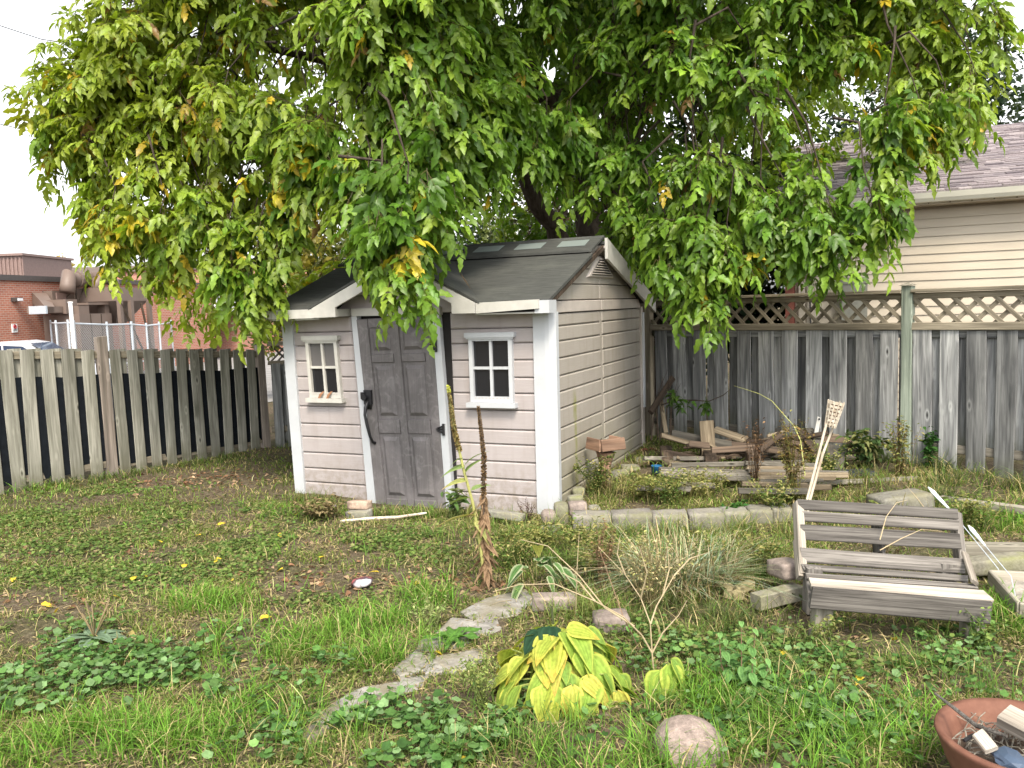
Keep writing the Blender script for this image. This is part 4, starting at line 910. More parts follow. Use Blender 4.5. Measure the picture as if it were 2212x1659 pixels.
MB().tube([at(*zB(945, 440), YT - .02), at(*zB(715, 1345), YT - .01), tb + [-.02, 0, -.05]], [.010, .011, .011], 6).build('pole', M_bamboo, to, world=True)
MB().tube([at(*zB(1030, 470), YT + .02), at(*zB(900, 800), YT + .02), at(*zB(748, 1345), YT), tb + [.01, 0, -.05]], [.008, .011, .012, .012], 6).build('pole', M_bamboo, to, world=True)

# wooden feeder post beside the shed
fp = gnd(1308, 1045, .08); fp = np.array([.865, 7.95, .06]); fd = thing('bird_feeder', 'rustic brown wooden feeder tray on a flared stump by the shed', 'feeder', tuple(fp), 0)
YF = 7.95; tops_ = at(1308, 976, YF)
MB().tube([fp - [0, 0, .1], fp * .55 + tops_ * .45, fp * .3 + tops_ * .7, tops_], [.062, .058, .062, .098], 10).build('stump', M_feeder, fd, world=True)
k0, k1, k2 = at(*zE(563, 222), YF + .02), at(*zE(742, 268), YF - .17), at(*zE(1080, 230), YF - .02)
plank('tray_board', fd, k0, k1, .115, .022, unit([-.6, -1, .1]), M_feeder, 1); plank('tray_board', fd, k1 + [.01, 0, 0], k2, .115, .022, unit([.3, -1, .1]), M_feeder, 2)
plank('tray_board', fd, at(*zE(858, 185), YF + .18), at(*zE(1010, 215), YF + .10), .10, .02, unit([-.2, -1, .1]), M_feeder, 3)
MB().prism([k1 + [-.03, .03, -.045], k2 + [-.02, .03, -.045], at(*zE(900, 240), YF + .16), k0 + [.03, .03, -.045]], (0, 0, -.015)).build('tray_floor', M_feeder, fd, world=True)
plank('bark_strip', fd, tops_ + [0, 0, -.16], tops_ + [.02, -.0, -.30], .03, .02, CAMF, M_scrap, 4).location.y -= .07

# scrap wood in front of the right fence
def scrap(label, a, b, Ya, Yb, w, t_, mat, face=(0, -1, .35), var=0, group='scrap wood heaped by the fence', name='scrap_board'):
    o = plank(name, None, at(*a, Ya), at(*b, Yb), w, t_, face, mat, var); return tag(o, label, 'board', group)
scrap('short pale upright board with one dark knot leaning on the wood pile', zA(1032, 1290), zA(992, 757), 8.85, 8.95, .155, .03, M_scrap, (0, -1, .1), 1)
scrap('broad grey plank sloping down to the right across the pile', zA(560, 925), zA(1540, 1115), 9.1, 8.95, .10, .04, M_scrapG, (0, -1, .2), 2)
scrap('thinner plank under the broad one, its left end sticking out', zA(432, 935), zA(935, 1085), 8.95, 8.95, .05, .05, M_scrap, (0, -1, .4), 3)
scrap('long weathered plank with reddish end lying flat near the shed corner', zA(210, 1225), zA(950, 1228), 8.7, 8.75, .045, .10, M_scrapG, (0, -1, .2), 4)
scrap('rough brown batten lying below the upright board', zA(528, 1300), zA(1145, 1335), 8.55, 8.5, .055, .06, M_scrap, (0, -1, .2), 5)
scrap('wide board tilted against the fence behind the pile', zA(1090, 865), zA(1490, 1000), 9.35, 9.1, .12, .025, M_scrap, (0, -.6, 1), 6)
scrap('dark plank propped up to the right beside dried weeds', zB(150, 755), zB(410, 555), 8.6, 8.8, .07, .03, M_rot, (0, -1, .4), 7)
scrap('dark rotten board slanting down towards the torch', zB(640, 525), zB(835, 775), 8.9, 8.5, .08, .03, M_rot, (0, -1, .3), 8)
scrap('second dark board slanting beside the rotten one', zB(740, 500), zB(880, 690), 8.95, 8.6, .09, .03, M_scrapG, (0, -1, .3), 9)
scrap('short grey board end standing right of the torch pole', zB(980, 690), zB(985, 895), 8.5, 8.4, .10, .03, M_scrapG, (0, -1, .2), 10)
scrap('short brown board with ragged top standing beside dry grass', zB(1105, 760), zB(1085, 990), 8.45, 8.3, .115, .02, M_scrapG, (0, -1, .2), 11)
scrap('long pale plank lying furthest right on the heap', zB(505, 1160), zB(2003, 1095), 7.55, 7.8, .05, .07, M_timber, (0, -1, .3), 12)
tag(plank('plastic_strip', None, at(*zB(820, 580), 8.75), at(*zB(862, 362), 8.85), .042, .006, (0, -1, .1), M_offwhite, 1), 'white plastic strip with a hole leaning on the fence', 'strip')
tag(MB().tube([at(*zB(858, 383), 8.83) + [0, -.005, 0], at(*zB(858, 383), 8.83) + [0, -.012, 0]], .011, 10).build('strip_hole_disc', M_black), 'dark hole drawn as a black plug in the white plastic strip', 'disc')  # black disc stands in for the dark of the hole
tag(plank('leaning_branch', None, at(*zA(300, 650), 9.6), at(*zA(572, 225), 10.0), .07, .05, (0, -1, .2), M_rot, 3), 'reddish rotten limb leaning in the corner behind the shed', 'branch')
tag(plank('leaning_branch', None, at(*zA(490, 915), 9.5), at(*zA(425, 500), 9.9), .05, .04, (0, -1, .2), M_scrap, 3), 'thin upright branch leaning by the rotten limb', 'branch')
# the low stack of long thin boards
LAB = 'long thin weathered board in the low flat stack before the fence'
rows = [(zA(400, 1352), zA(1659, 1392), 8.35), (zA(420, 1382), zA(1659, 1425), 8.28), (zA(410, 1410), zA(1700, 1455), 8.2), (zA(440, 1438), zA(1720, 1490), 8.12), (zA(560, 1310), zB(700, 895), 8.45),
        (zB(-20, 905), zB(810, 930), 8.3), (zB(0, 960), zB(880, 975), 8.2), (zB(20, 1000), zB(1190, 1020), 8.1), (zB(60, 1045), zB(1190, 1048), 8.0), (zB(100, 1085), zB(1050, 1078), 7.9), (zB(150, 1120), zB(900, 1108), 7.8), (zA(360, 1545), zA(1100, 1560), 7.9), (zB(-60, 1150), zB(700, 1165), 7.75), (zB(520, 1195), zB(1000, 1190), 7.6), (zA(110, 1590), zA(800, 1610), 7.75), (zB(-100, 1235), zB(720, 1240), 7.5)]
for i, (a, b, Y0) in enumerate(rows):
    Y0 -= .42; Yb = Y0 - .12 + R_.uniform(-.05, .05)
    scrap(LAB, a, b, Y0, Yb, .028 + R_.uniform(0, .022), .09, R_.choice((M_scrapG, M_scrap, M_scrapG)), (0, -1, .12), i, 'flat stack of long boards', 'stacked_board')
LAB = 'short broken wood scrap jumbled in the dark heap by the fence'
for i in range(64):
    px = R_.uniform(1400, 1790); py = 985 + R_.uniform(-30, 18) - (14 if px > 1600 else 0); Y0 = 8.75 + R_.uniform(-.1, .5); a = at(px, py, Y0); an = R_.uniform(-1, 1); L_ = R_.uniform(.15, .6)
    b = a + np.array([math.cos(an) * L_, R_.uniform(-.2, .2), R_.uniform(-.10, .08)]); b[2] = max(b[2], .1); a[2] = max(a[2], .1)
    o = plank('wood_scrap', None, a, b, R_.uniform(.025, .08), R_.uniform(.012, .03), (R_.uniform(-.4, .4), -1, R_.uniform(0, .8)), R_.choice((M_rot, M_rot, M_scrapG, M_rot, M_rot, M_scrap)), i % 5); tag(o, LAB, 'scrap', 'broken wood scraps')
# filler logs that carry the heap
for i, (px, Y0, h_) in enumerate(((1440, 9.0, .2), (1530, 8.9, .22), (1620, 8.75, .24), (1710, 8.6, .24), (1490, 8.35, .09), (1600, 8.2, .09), (1720, 8.0, .09))):
    a = at(px, 1000, Y0); tag(plank('bearer', None, (a[0] - .05, Y0 - .35, h_ * .5), (a[0] + .05, Y0 + .35, h_ * .5), h_ * .9, .12, (1, 0, 0), M_rot, i % 3), 'dark bearer timber under the wood heap', 'bearer', 'bearers under the heap')
bb = at(1418, 1015, 8.35); tag(MB().lathe([(.0, 0), (.05, 0), (.055, .07), (.058, .075), (.05, .075), (.047, .01), (0, .01)], 14).build('blue_cup', flat('blue_plastic', (.01, .09, .20), .4, .4), smooth=True), 'small blue plastic cup at the left end of the stack', 'cup').location = (bb[0], bb[1], bb[2] - .03)
cr = at(1855, 1026, 8.1); m = MB(); m.box((-.14, -.1, -.05), (.14, .1, .04)); cro = m.build('blue_crate', flat('dark_blue_plastic', (.012, .02, .05), .4, .4)); cro.location = cr
m = MB(); [m.box((-.13 + k * .04, -.106, -.04), (-.115 + k * .04, -.101, .03)) for k in range(7)]; m.build('rib', flat('crate_rib', (.10, .11, .14)), cro); tag(cro, 'dark blue ribbed plastic crate right of the stacked boards', 'crate')

# block edging of the raised bed
eg = thing('block_edging', 'row of pale concrete blocks edging the raised bed', 'edging', tuple(gnd(1400, 1148)), 0)
for i, (xa, xb, yb, yt) in enumerate(((1243, 1321, 1150, 1116), (1327, 1410, 1147, 1115), (1416, 1488, 1149, 1116), (1495, 1566, 1146, 1115), (1567, 1621, 1138, 1108), (1623, 1671, 1133, 1106), (1673, 1712, 1130, 1104))):
    a, b = gnd(xa, yb), gnd(xb, yb - 1); c = (a + b) / 2; L_ = np.linalg.norm(b - a); h_ = .145 if i < 4 else .13
    mb = MB(); rough_block(mb, (L_ * 1.07, .22, h_ * 1.1), 30 + i, .14, .06); o = mb.build('block', M_block if i < 4 else M_slab, eg, True); o.location = (c[0] - eg.location[0], c[1] + .11 - eg.location[1], h_ / 2 - .02); o.rotation_euler = (0, R_.uniform(-.03, .03), math.atan2(b[1] - a[1], b[0] - a[0]))
# loose stones
def stone(label, px, py, Y, w, h_, d, mat, seed, flatp=.5, rough=.08, rotz=0., name='stone', group=None, sub=3):
    p_ = at(px, py, Y); mb = MB()
    if flatp <= .55: rough_block(mb, (w, d, h_), seed, .32 if name == 'stone' else .16, rough * .9)
    else: blob(mb, (0, 0, 0), 1., seed, (w / 2, d / 2, h_ / 2), sub, rough, flatp)
    o = mb.build(name, mat, None, True); o.location = p_; o.rotation_euler = (R_.uniform(-.08, .08), R_.uniform(-.08, .08), rotz); return tag(o, label, 'stone', group)
k = FPX
stone('tall mossy stone standing against the shed corner', 1212, 1112, 6.85, .12, .20, .14, M_mossy, 1, .4)
stone('squarish pale stone perched beside the shed corner', 1248, 1099, 6.92, .155, .125, .15, M_pink, 2, .38)
stone('dark flat stone tucked behind the squarish stone', 1283, 1102, 7.05, .12, .09, .12, M_slab, 3, .7)
stone('rounded brown cobble in front of the white corner trim', 1186, 1116, 6.78, .13, .125, .12, M_pink, 4, .75)
stone('flat pale stone half sunk below the rounded cobble', 1190, 1144, 6.6, .16, .05, .15, M_slab, 5, .5)
stone('low mossy stone at the foot of the side wall', 1243, 1077, 7.25, .14, .07, .14, M_mossy, 6, .6)
stone('mossy stone further along the side wall base', 1250, 1062, 7.6, .12, .09, .13, M_mossy, 7, .6)
stone('grey block beside the feeder stump', 1342, 1028, 8.45, .16, .12, .16, M_mossy, 8, .42)
stone('upper mossy block in the heap by the side wall', 1362, 1018, 8.75, .20, .13, .2, M_mossy, 9, .42)
stone('farthest mossy block at the end of the side wall', 1389, 1002, 9.15, .18, .13, .22, M_mossy, 10, .45)
stone('lower grey block under the heap by the side wall', 1343, 1051, 8.4, .19, .13, .2, M_slab, 11, .42)
stone('lower mossy block right of the feeder stump', 1374, 1042, 8.6, .22, .15, .2, M_mossy, 12, .45)
stone('tall narrow stone close behind the feeder stump', 1325, 1036, 8.35, .10, .16, .12, M_slab, 13, .45)
stone('worn reddish brick resting at the left of the door', 777, 1090, 7.33, .21, .075, .10, M_brickred, 14, .3, .03, -.42, 'brick')
stone('sunken grey brick under the reddish one', 776, 1110, 7.28, .22, .07, .11, M_slab, 15, .35, .04, -.42, 'brick')
stone('round pale stone left of the door bricks', 712, 1096, 7.5, .13, .07, .1, M_pink, 16, .8)
stone('flat stone under the shed right of the door', 1090, 1112, 6.98, .35, .06, .1, M_slab, 17, .4, .05, -.42)
stone('large pinkish boulder sunk in the near grass', 1490, 1640, 3.24, .29, .27, .26, M_boulder, 18, .85, .22)
stone('buff stone behind the yellow hosta', 1196, 1300, 4.85, .26, .09, .14, M_pink, 19, .55)
stone('second buff stone right of the dark leaves behind the hosta', 1320, 1345, 4.5, .20, .12, .14, M_pink, 20, .55)
stone('pale slab end left of the pallet bench', 1700, 1228, 5.0, .17, .10, .20, M_pink, 21, .4, .05, .3)
stone('broad pale slab lying behind the pallet bench', 1943, 1082, 6.75, .44, .13, .3, M_slab, 22, .35, .04, .1)
stone('mossy sunken stone right of the bench under the timber', 2150, 1218, 5.15, .42, .10, .16, M_mossy, 23, .45)
stone('grey sunken stone in the grass right of the path', 1075, 1478, 3.9, .10, .05, .08, M_slab, 24, .7)
# timbers
def timber(label, a, b, w, h_, mat, za=.0, var=0):
    p_, q_ = gnd(*a, za + h_ / 2), gnd(*b, za + h_ / 2); return tag(plank('edging_timber', None, p_, q_, h_, w, CAMF * [1, 1, 0], mat, var), label, 'timber')
timber('pale timber edging lying in grass near the right fence', (2032, 1078), (2330, 1118), .07, .06, M_timber, .06, 1)
timber('square grey timber edging right of the pallet bench', (2079, 1187), (2330, 1190), .10, .085, M_timber, .05, 2)
timber('mossy timber end left of the bench legs', (1632, 1300), (1722, 1278), .09, .09, M_mossy, 0, 3)
timber('short yellowish timber lying towards the bench', (1560, 1262), (1597, 1288), .07, .05, M_yel, 0, 4)
timber('yellowish timber offcut crossing the short one', (1572, 1284), (1622, 1262), .06, .05, M_yel, 0, 5)
tag(MB().tube([gnd(736, 1126, .02), gnd(800, 1120, .035), gnd(860, 1117, .03), gnd(921, 1108, .03)], [.012, .014, .013, .009], 7).build('stick', M_bamboo), 'pale bare stick lying before the shed door', 'stick')
# sand tray
t0, t1 = gnd(2139, 1234, .13), gnd(2202, 1304, .13); dirT = unit((t1 - t0) * [1, 1, 0]); perp = np.array([-dirT[1], dirT[0], 0]); perp = perp if perp[0] > 0 else -perp
ty = thing('sand_tray', 'grey wooden tray frame with sand at the right edge', 'tray', (t0[0], t0[1], 0), 0)
q = [t0, t1, t1 + perp * .75, t0 + perp * .75]
for i in range(4): plank('frame_board', ty, q[i] - [0, 0, .035], q[(i + 1) % 4] - [0, 0, .035], .085, .026, np.cross(unit(q[(i + 1) % 4] - q[i]), [0, 0, 1]), M_timber, i + 2)
MB().prism([p_ - [0, 0, .045] for p_ in q], (0, 0, -.03)).build('sand', concrete('damp_sand', (.34, .31, .27)), ty, world=True)
# pale stakes on wires
for lab, a, b, c, Ys in (('pale tapered plastic stake on a wire above the bench corner', zC(462, 196), zC(690, 435), zC(1130, 975), (5.5, 5.3, 4.95)), ('second pale tapered stake on a wire over the sand tray', zC(845, 563), zC(1012, 762), zC(1255, 1050), (5.0, 4.85, 4.6))):
    A, B, C = at(*a, Ys[0]), at(*b, Ys[1]), at(*c, Ys[2]); st = thing('plastic_stake', lab, 'stake', (C[0], C[1], 0), 0)
    MB().tube([A, A * .8 + B * .2, A * .4 + B * .6, B], [.004, .014, .011, .004], 6).build('vane', flat('pale_mint_plastic', (.62, .70, .70), .35), st, world=True)
    MB().tube([B, C, np.array([C[0] + .02, C[1] - .03, .05])], .0028, 5).build('wire', M_galv, st, world=True)
# rusty bowl with twigs at the lower right
bc = gnd(2212, 1592, .26); bw = thing('fire_bowl', 'rust brown round bowl full of twigs at the lower right corner', 'bowl', (bc[0], bc[1], 0), 0)
t = NT('rusty_clay', .75, .3); co = t.coord(); n = t.noise(co, 7., 6, .65); t.color(t.ramp(n, [(.3, (.10, .042, .028)), (.55, (.165, .075, .05)), (.78, (.24, .13, .085))])); t.bump(n, .25, .01); M_rust = t.m
R0 = .285
MB().lathe([(.10, .0), (.13, .01), (.2, .06), (R0 - .035, .16), (R0 - .006, .245), (R0, .258), (R0 - .006, .268), (R0 - .03, .262), (R0 - .05, .22), (.18, .12), (.0, .09)], 48).build('bowl', M_rust, bw, True)
MB().lathe([(0, .165), (.12, .175), (.22, .17)], 24).build('dirt_fill', flat('dark_bowl_dirt', (.05, .035, .025), .95, var=.4, scale=50), bw, True)
tw = MB(); rr = random.Random(4)
for k_ in range(240):
    a, r = rr.uniform(0, 6.28), .21 * math.sqrt(rr.random()); p_ = np.array([r * math.cos(a), r * math.sin(a), .18 + rr.uniform(0, .06)]); d = np.array([rr.uniform(-1, 1), rr.uniform(-1, 1), rr.uniform(-.2, .3)]); L_ = rr.uniform(.05, .16)
    tw.tube([p_ - d * L_ / 2, p_ + [0, 0, rr.uniform(0, .02)], p_ + d * L_ / 2], rr.uniform(.0012, .003), 4)
o = tw.build('twig_litter', M_scrapG, None); o.location = (bc[0], bc[1], 0); tag(o, 'dry grey twigs heaped in the rusty bowl', 'twigs', kind='stuff')
tag(MB().tube([at(2020, 1498, bc[1] + .18), at(2062, 1530, bc[1] + .10), at(2110, 1568, bc[1]), at(2175, 1590, bc[1] - .1)], [.004, .007, .008, .006], 7).build('grey_stick', M_pallet), 'bare grey stick poking out over the bowl rim', 'stick')
o = plank('wood_chunk', None, at(2168, 1545, bc[1] + .06), at(2235, 1580, bc[1] - .02), .085, .06, (-.2, -.4, 1), M_palletB, 2); tag(o, 'bleached wood block lying in the bowl', 'block')
o = plank('white_offcut', None, at(2112, 1585, bc[1] - .03), at(2142, 1622, bc[1] - .10), .05, .02, (-.2, -.4, 1), M_palletB, 3); tag(o, 'small white offcut near the bowl rim', 'offcut')
tag(MB().tube([at(2082, 1600, bc[1] - .05), at(2105, 1588, bc[1] - .02), at(2120, 1583, bc[1] + .0)], [.006, .008, .004], 6).build('charred_stick', M_black), 'short charred black stick across the bowl rim', 'stick')
mb = MB(); blob(mb, (0, 0, 0), 1., 3, (.06, .05, .02), 2, .35); o = mb.build('blue_rag', flat('slate_blue_cloth', (.05, .075, .12), .5, .4), None, False); o.location = at(2178, 1640, bc[1] - .12); tag(o, 'slate blue crumpled plastic in the bowl', 'plastic')
# litter by the lawn
mb = MB(); blob(mb, (0, 0, 0), 1., 8, (.075, .05, .035), 2, .35); o = mb.build('painted_stone', None, None, True); o.location = gnd(786, 1256, .025)
t = NT('red_white_speckle', .6); co = t.coord(); t.color(t.ramp(t.noise(co, 9., 2), [(.35, (.28, .07, .07)), (.48, (.05, .04, .05)), (.6, (.6, .55, .58))])); o.data.materials.append(t.m); tag(o, 'red, black and white lump lying on bare earth', 'lump')
# flagstone path
pa = thing('stone_path', 'sunken grey flagstone path leading up the lawn', 'path', tuple(gnd(950, 1400)), 0)
flags = [[(1060, 1292), (1130, 1276), (1152, 1300), (1112, 1326), (1044, 1334), (1012, 1318)], [(985, 1336), (1040, 1340), (1108, 1334), (1092, 1370), (1012, 1374), (960, 1360)], [(915, 1384), (985, 1364), (1012, 1382), (985, 1397), (912, 1402)], [(856, 1440), (898, 1407), (932, 1412), (926, 1438), (870, 1450)],
         [(936, 1422), (1030, 1403), (1050, 1420), (990, 1446), (932, 1447)], [(738, 1500), (790, 1474), (858, 1462), (862, 1486), (795, 1504)], [(690, 1540), (738, 1506), (776, 1516), (724, 1560)], [(868, 1456), (930, 1452), (900, 1476), (866, 1480)], [(640, 1580), (688, 1546), (716, 1562), (668, 1602)]]
for i, fl_ in enumerate(flags):
    pts = [gnd(x_, y_) for x_, y_ in fl_]; c = sum(pts) / len(pts); pts = [c + (p_ - c) * 1.24 for p_ in pts]; zz = float(hgt(c[0], c[1])) + .004
    sub = []
    for a, b in zip(pts, pts[1:] + pts[:1]): sub += [a, (a + b) / 2 + np.array([R_.uniform(-.012, .012), R_.uniform(-.012, .012), 0])]
    poly = [np.array([p_[0] - pa.location[0], p_[1] - pa.location[1], zz + R_.uniform(-.006, .006) - pa.location[2]]) for p_ in sub][::-1]
    a2 = sum((p_[0] * q_[1] - q_[0] * p_[1]) for p_, q_ in zip(poly, poly[1:] + poly[:1]))
    if a2 < 0: poly = poly[::-1]
    m = MB(); n_ = len(poly); cc = sum(poly) / n_; inn = [p_ + (cc - p_) * .07 + [0, 0, .008] for p_ in poly]
    m.add([p_ - [0, 0, .06] for p_ in poly] + poly + inn, [(k_, (k_ + 1) % n_, n_ + (k_ + 1) % n_, n_ + k_) for k_ in range(n_)] + [(n_ + k_, n_ + (k_ + 1) % n_, 2 * n_ + (k_ + 1) % n_, 2 * n_ + k_) for k_ in range(n_)] + [tuple(range(2 * n_, 3 * n_))])
    m.build('flagstone', M_flag, pa)
# ------------------------------------------------------------------ the big box elder over the shed
TR = np.array([1.15, 12.9, -.1])
tree = thing('box_elder_tree', 'huge spreading tree with drooping green and yellowing leaves over the shed', 'tree', tuple(TR), 0)
def wob(pts, a, seed):
    rr = random.Random(seed); return [np.array(p) + np.array([rr.uniform(-a, a), rr.uniform(-a, a), rr.uniform(-a, a) * .5]) for p in pts]
def limb(name, pts, r0, r1, n=10, seed=0):
    pts = [np.array(p, float) for p in pts]; P = []
    for i in range(len(pts) - 1):
        for k in range(4): P.append(pts[i] + (pts[i + 1] - pts[i]) * k / 4)
    P.append(pts[-1]); P = [P[0]] + wob(P[1:-1], r0 * .25, seed) + [P[-1]]
    rad = [r0 + (r1 - r0) * (i / (len(P) - 1)) ** .8 for i in range(len(P))]; rad[0] *= 1.25
    MB().tube([p - TR for p in P], rad, n).build(name, M_bark, tree, True)
limb('trunk', [TR, TR + [.02, 0, 1.5], TR + [.1, .05, 3.2], TR + [.05, .1, 5.2], TR + [.2, .2, 8.5]], .30, .12, 14, 1)
limb('trunk', [TR + [-.25, .1, 0], at(1215, 530, 12.7), at(1165, 440, 12.4), (-.4, 11.6, 5.2), (-1.4, 11., 7.)], .20, .07, 12, 2)
limb('trunk', [TR + [.35, .3, 0], at(1310, 560, 13.2), at(1330, 420, 13.0), (2.4, 12.6, 5.4), (3., 12., 7.5)], .13, .06, 10, 3)
BR = [((1.2, 12.8, 3.4), (-.8, 11.2, 4.7), (-3., 10., 5.0), (-4.6, 9.6, 4.6)), ((1.2, 12.8, 3.8), (.4, 10.8, 4.8), (-.6, 9., 5.1), (-1.2, 8., 4.5)), ((1.25, 12.9, 4.), (2.2, 11., 5.2), (3., 9.6, 5.4), (3.6, 8.8, 4.8)), ((1.2, 12.8, 4.2), (3., 11.8, 5.2), (4.6, 10., 5.4), (5.2, 9.2, 4.6)),
      ((1.2, 12.8, 4.5), (1.5, 10.6, 5.4), (1.7, 9., 5.3), (1.8, 8.2, 4.4)), ((.9, 12.7, 4.8), (-1.4, 12.2, 5.6), (-3.6, 11.4, 5.6), (-5., 10.6, 4.7)), ((1.3, 13., 5.), (2., 15., 6.), (2.4, 16.6, 5.4)), ((1., 13., 5.), (-.4, 15., 6.), (-1.4, 16.4, 5.2)), at(1430, 120, 8.6)]
for i, b in enumerate(BR[:8]): limb('branch', b, .11, .02, 8, 20 + i)
limb('branch', [(1.2, 12.7, 4.0), at(1440, 90, 9.4), at(1432, 0, 8.9), at(1425, -120, 8.6)], .09, .05, 8, 40)
limb('branch', [at(1440, 95, 9.4), at(1520, 95, 9.2), at(1580, 150, 9.0)], .04, .012, 6, 41)

# outer curtain of the crown: where it hangs down to, all around the side towards the garden
CUR = [(150, 235, 9.7), (170, 320, 9.5), (215, 400, 9.3), (262, 520, 9.0), (330, 545, 8.8), (405, 545, 8.8), (462, 470, 8.7), (530, 600, 8.4), (575, 660, 8.3), (630, 500, 8.3), (690, 400, 8.1), (805, 385, 7.6), (842, 588, 6.85), (898, 585, 6.85), (922, 385, 7.5), (1010, 350, 8.1), (1080, 330, 8.7), (1180, 335, 9.1), (1290, 335, 9.1), (1378, 440, 8.9), (1425, 580, 8.6), (1490, 620, 8.3), (1540, 655, 8.2), (1585, 580, 8.2), (1640, 500, 8.2), (1720, 530, 8.0), (1785, 540, 8.0), (1835, 510, 8.0), (1880, 400, 8.0), (1925, 320, 8.1), (1990, 280, 8.2), (2050, 250, 8.3), (2095, 215, 8.4), (2125, 110, 8.6), (2150, -40, 8.9)]
CP = np.array([at(*c) for c in CUR]); CD = np.concatenate([[0], np.cumsum(np.linalg.norm(np.diff(CP[:, :2], axis=0), axis=1))])
def curve(s): return np.stack([np.interp(s, CD, CP[:, k]) for k in range(3)], -1)
CC = np.array([.8, 12.2])
crown_rng = np.random.default_rng(5)
def out_dir(p): d = p[..., :2] - CC; d = d / (np.linalg.norm(d, axis=-1, keepdims=True) + 1e-9); return np.concatenate([d, np.zeros(d.shape[:-1] + (1,))], -1)
bough = []      # centre, outward, radius, number of sprays, leaf scale
rng = crown_rng
# hanging tips along the lower edge
for s in np.arange(.25, CD[-1] - .2, .30):
    p = curve(np.array([s]))[0]; o = out_dir(p)
    bough.append((p + [rng.normal(0, .04), rng.normal(0, .15), .30], o, (.15, .15, .26), 5, .999))
# curtain
n_cur = 225
for i in range(n_cur):
    s = rng.uniform(.1, CD[-1]); p = curve(np.array([s]))[0]; zt = 6.1; z = p[2] + .55 + (zt - p[2] - .55) * rng.random() ** 1.1
    o = out_dir(p); back = rng.random() ** 1.4 * 1.1 + max(0, z - 4.2) * .12; q = p - o * back; q[2] = z
    if float(vnoise(s, z, 1.25)) < .36 and back < 1.0: continue
    bough.append((q, o, (.32, .32, .30), 9, 1.))
# inner foliage and the far side
for i in range(58):
    a = rng.uniform(0, 2 * math.pi); r = 4.0 * math.sqrt(rng.random()); q = np.array([CC[0] + r * 1.15 * math.cos(a), CC[1] + .3 + r * math.sin(a), rng.uniform(4.3, 6.8)])
    bough.append((q, out_dir(q), (.55, .55, .4), 7, 1.1))
for i in range(46):
    a = rng.uniform(.12, math.pi - .12); q = np.array([CC[0] + 5.6 * math.cos(a), CC[1] + .5 + 4.3 * math.sin(a), rng.uniform(2.3, 6.4)])
    bough.append((q, out_dir(q), (.6, .6, .5), 8, 1.25))
for i in range(80):       # top of the crown, above the frame
    a = rng.uniform(0, 2 * math.pi); e = rng.random(); r = 5.6 * math.sqrt(1 - e ** 2 * .9) * math.sqrt(rng.random()) ; q = np.array([CC[0] + r * math.cos(a), CC[1] - .8 + r * math.sin(a), 6.3 + e * 3.2])
    bough.append((q, out_dir(q), (.8, .8, .6), 7, 1.9))
S0, SD, SL_, SS = [], [], [], []
BT = []
for c, o, rad, n, sc in bough:
    u = rng.normal(0, 1, (n, 3)); u /= np.linalg.norm(u, axis=1, keepdims=True); u *= rng.random((n, 1)) ** .4
    st = c + u * np.array(rad); hs_ = .22 if sc == .999 else .5; d = o * rng.uniform(.1, .7, (n, 1)) * hs_ * 2 + np.stack([rng.normal(0, hs_, n), rng.normal(0, hs_, n), rng.uniform(-.85, .35 if hs_ > .3 else -.3, n)], 1)
    S0.append(st); SD.append(d); SL_.append(rng.uniform(.28, .52, n) * sc); SS.append(np.full(n, sc)); BT.append((c + [0, 0, rad[2]], o, sc))
S0, SD, SL_, SS = np.concatenate(S0), nvec(np.concatenate(SD)), np.concatenate(SL_), np.concatenate(SS)
NS = len(S0); node_t = np.array([.12, .32, .52, .70, .86, 1.]); NN = len(node_t)
def spray_pt(t): return S0[:, None, :] + SD[:, None, :] * (SL_[:, None] * t)[..., None] + np.array([0, 0, -1.]) * (SL_[:, None] * .42 * t ** 2)[..., None]
NP = spray_pt(np.broadcast_to(node_t, (NS, NN))); tang = nvec(SD[:, None, :] + np.array([0, 0, -.84]) * np.broadcast_to(node_t, (NS, NN))[..., None])
fol = Fol()
mid = spray_pt(np.full((NS, 1), .5))[:, 0]; end = NP[:, -1]
fol.twigs(S0, mid, end, .0045 * SS, np.array([.13, .10, .06]))
# compound leaves: a pair at each node, one at the tip
P_, D_, Sc, Sc0 = [], [], [], []
for k in range(NN):
    for sgn in ((-1, 1) if k < NN - 1 else (0,)):
        side = nvec(np.cross(tang[:, k], np.array([0, 0, 1.]) + rng.normal(0, .3, (NS, 3))))
        d = nvec(tang[:, k] * .55 + side * sgn * .85 + np.array([0, 0, -.35]) + rng.normal(0, .22, (NS, 3)))
        keep = rng.random(NS) < .9
        P_.append(NP[:, k][keep]); D_.append(d[keep]); Sc.append((SS * rng.uniform(.75, 1.2, NS))[keep]); Sc0.append(SS[keep])
P_, D_, Sc, Sc0 = np.concatenate(P_), np.concatenate(D_), np.concatenate(Sc), np.concatenate(Sc0); NL = len(P_)
odir = out_dir(P_)
# colour: green inside, yellowing towards the left and at some tips
g = np.array([.075, .165, .018]); lg = np.array([.20, .33, .036]); yl = np.array([.44, .33, .025]); br_c = np.array([.34, .21, .08])
mixv = rng.random((NL, 1)); colr = g * (1 - mixv) + lg * mixv; colr = colr * (1 + rng.normal(0, .15, (NL, 1)))
left = sstep(.6, -4.2, P_[:, 0]); right_ = sstep(2.4, 4.6, P_[:, 0])
py = .008 + .055 * left + .02 * right_; pick = rng.random(NL) < py
warm = np.clip(.8 * left + .45 * right_ + rng.normal(0, .18, NL), 0, .95)[:, None]; colr = colr * (1 - warm * .75) + np.array([.30, .345, .036]) * warm * .8  # yellow green glow of the right edge is put into the leaf colour
colr[pick] = yl * (.7 + .5 * rng.random((pick.sum(), 1)))
pb = rng.random(NL) < .006; colr[pb] = br_c * (.6 + .6 * rng.random((pb.sum(), 1)))
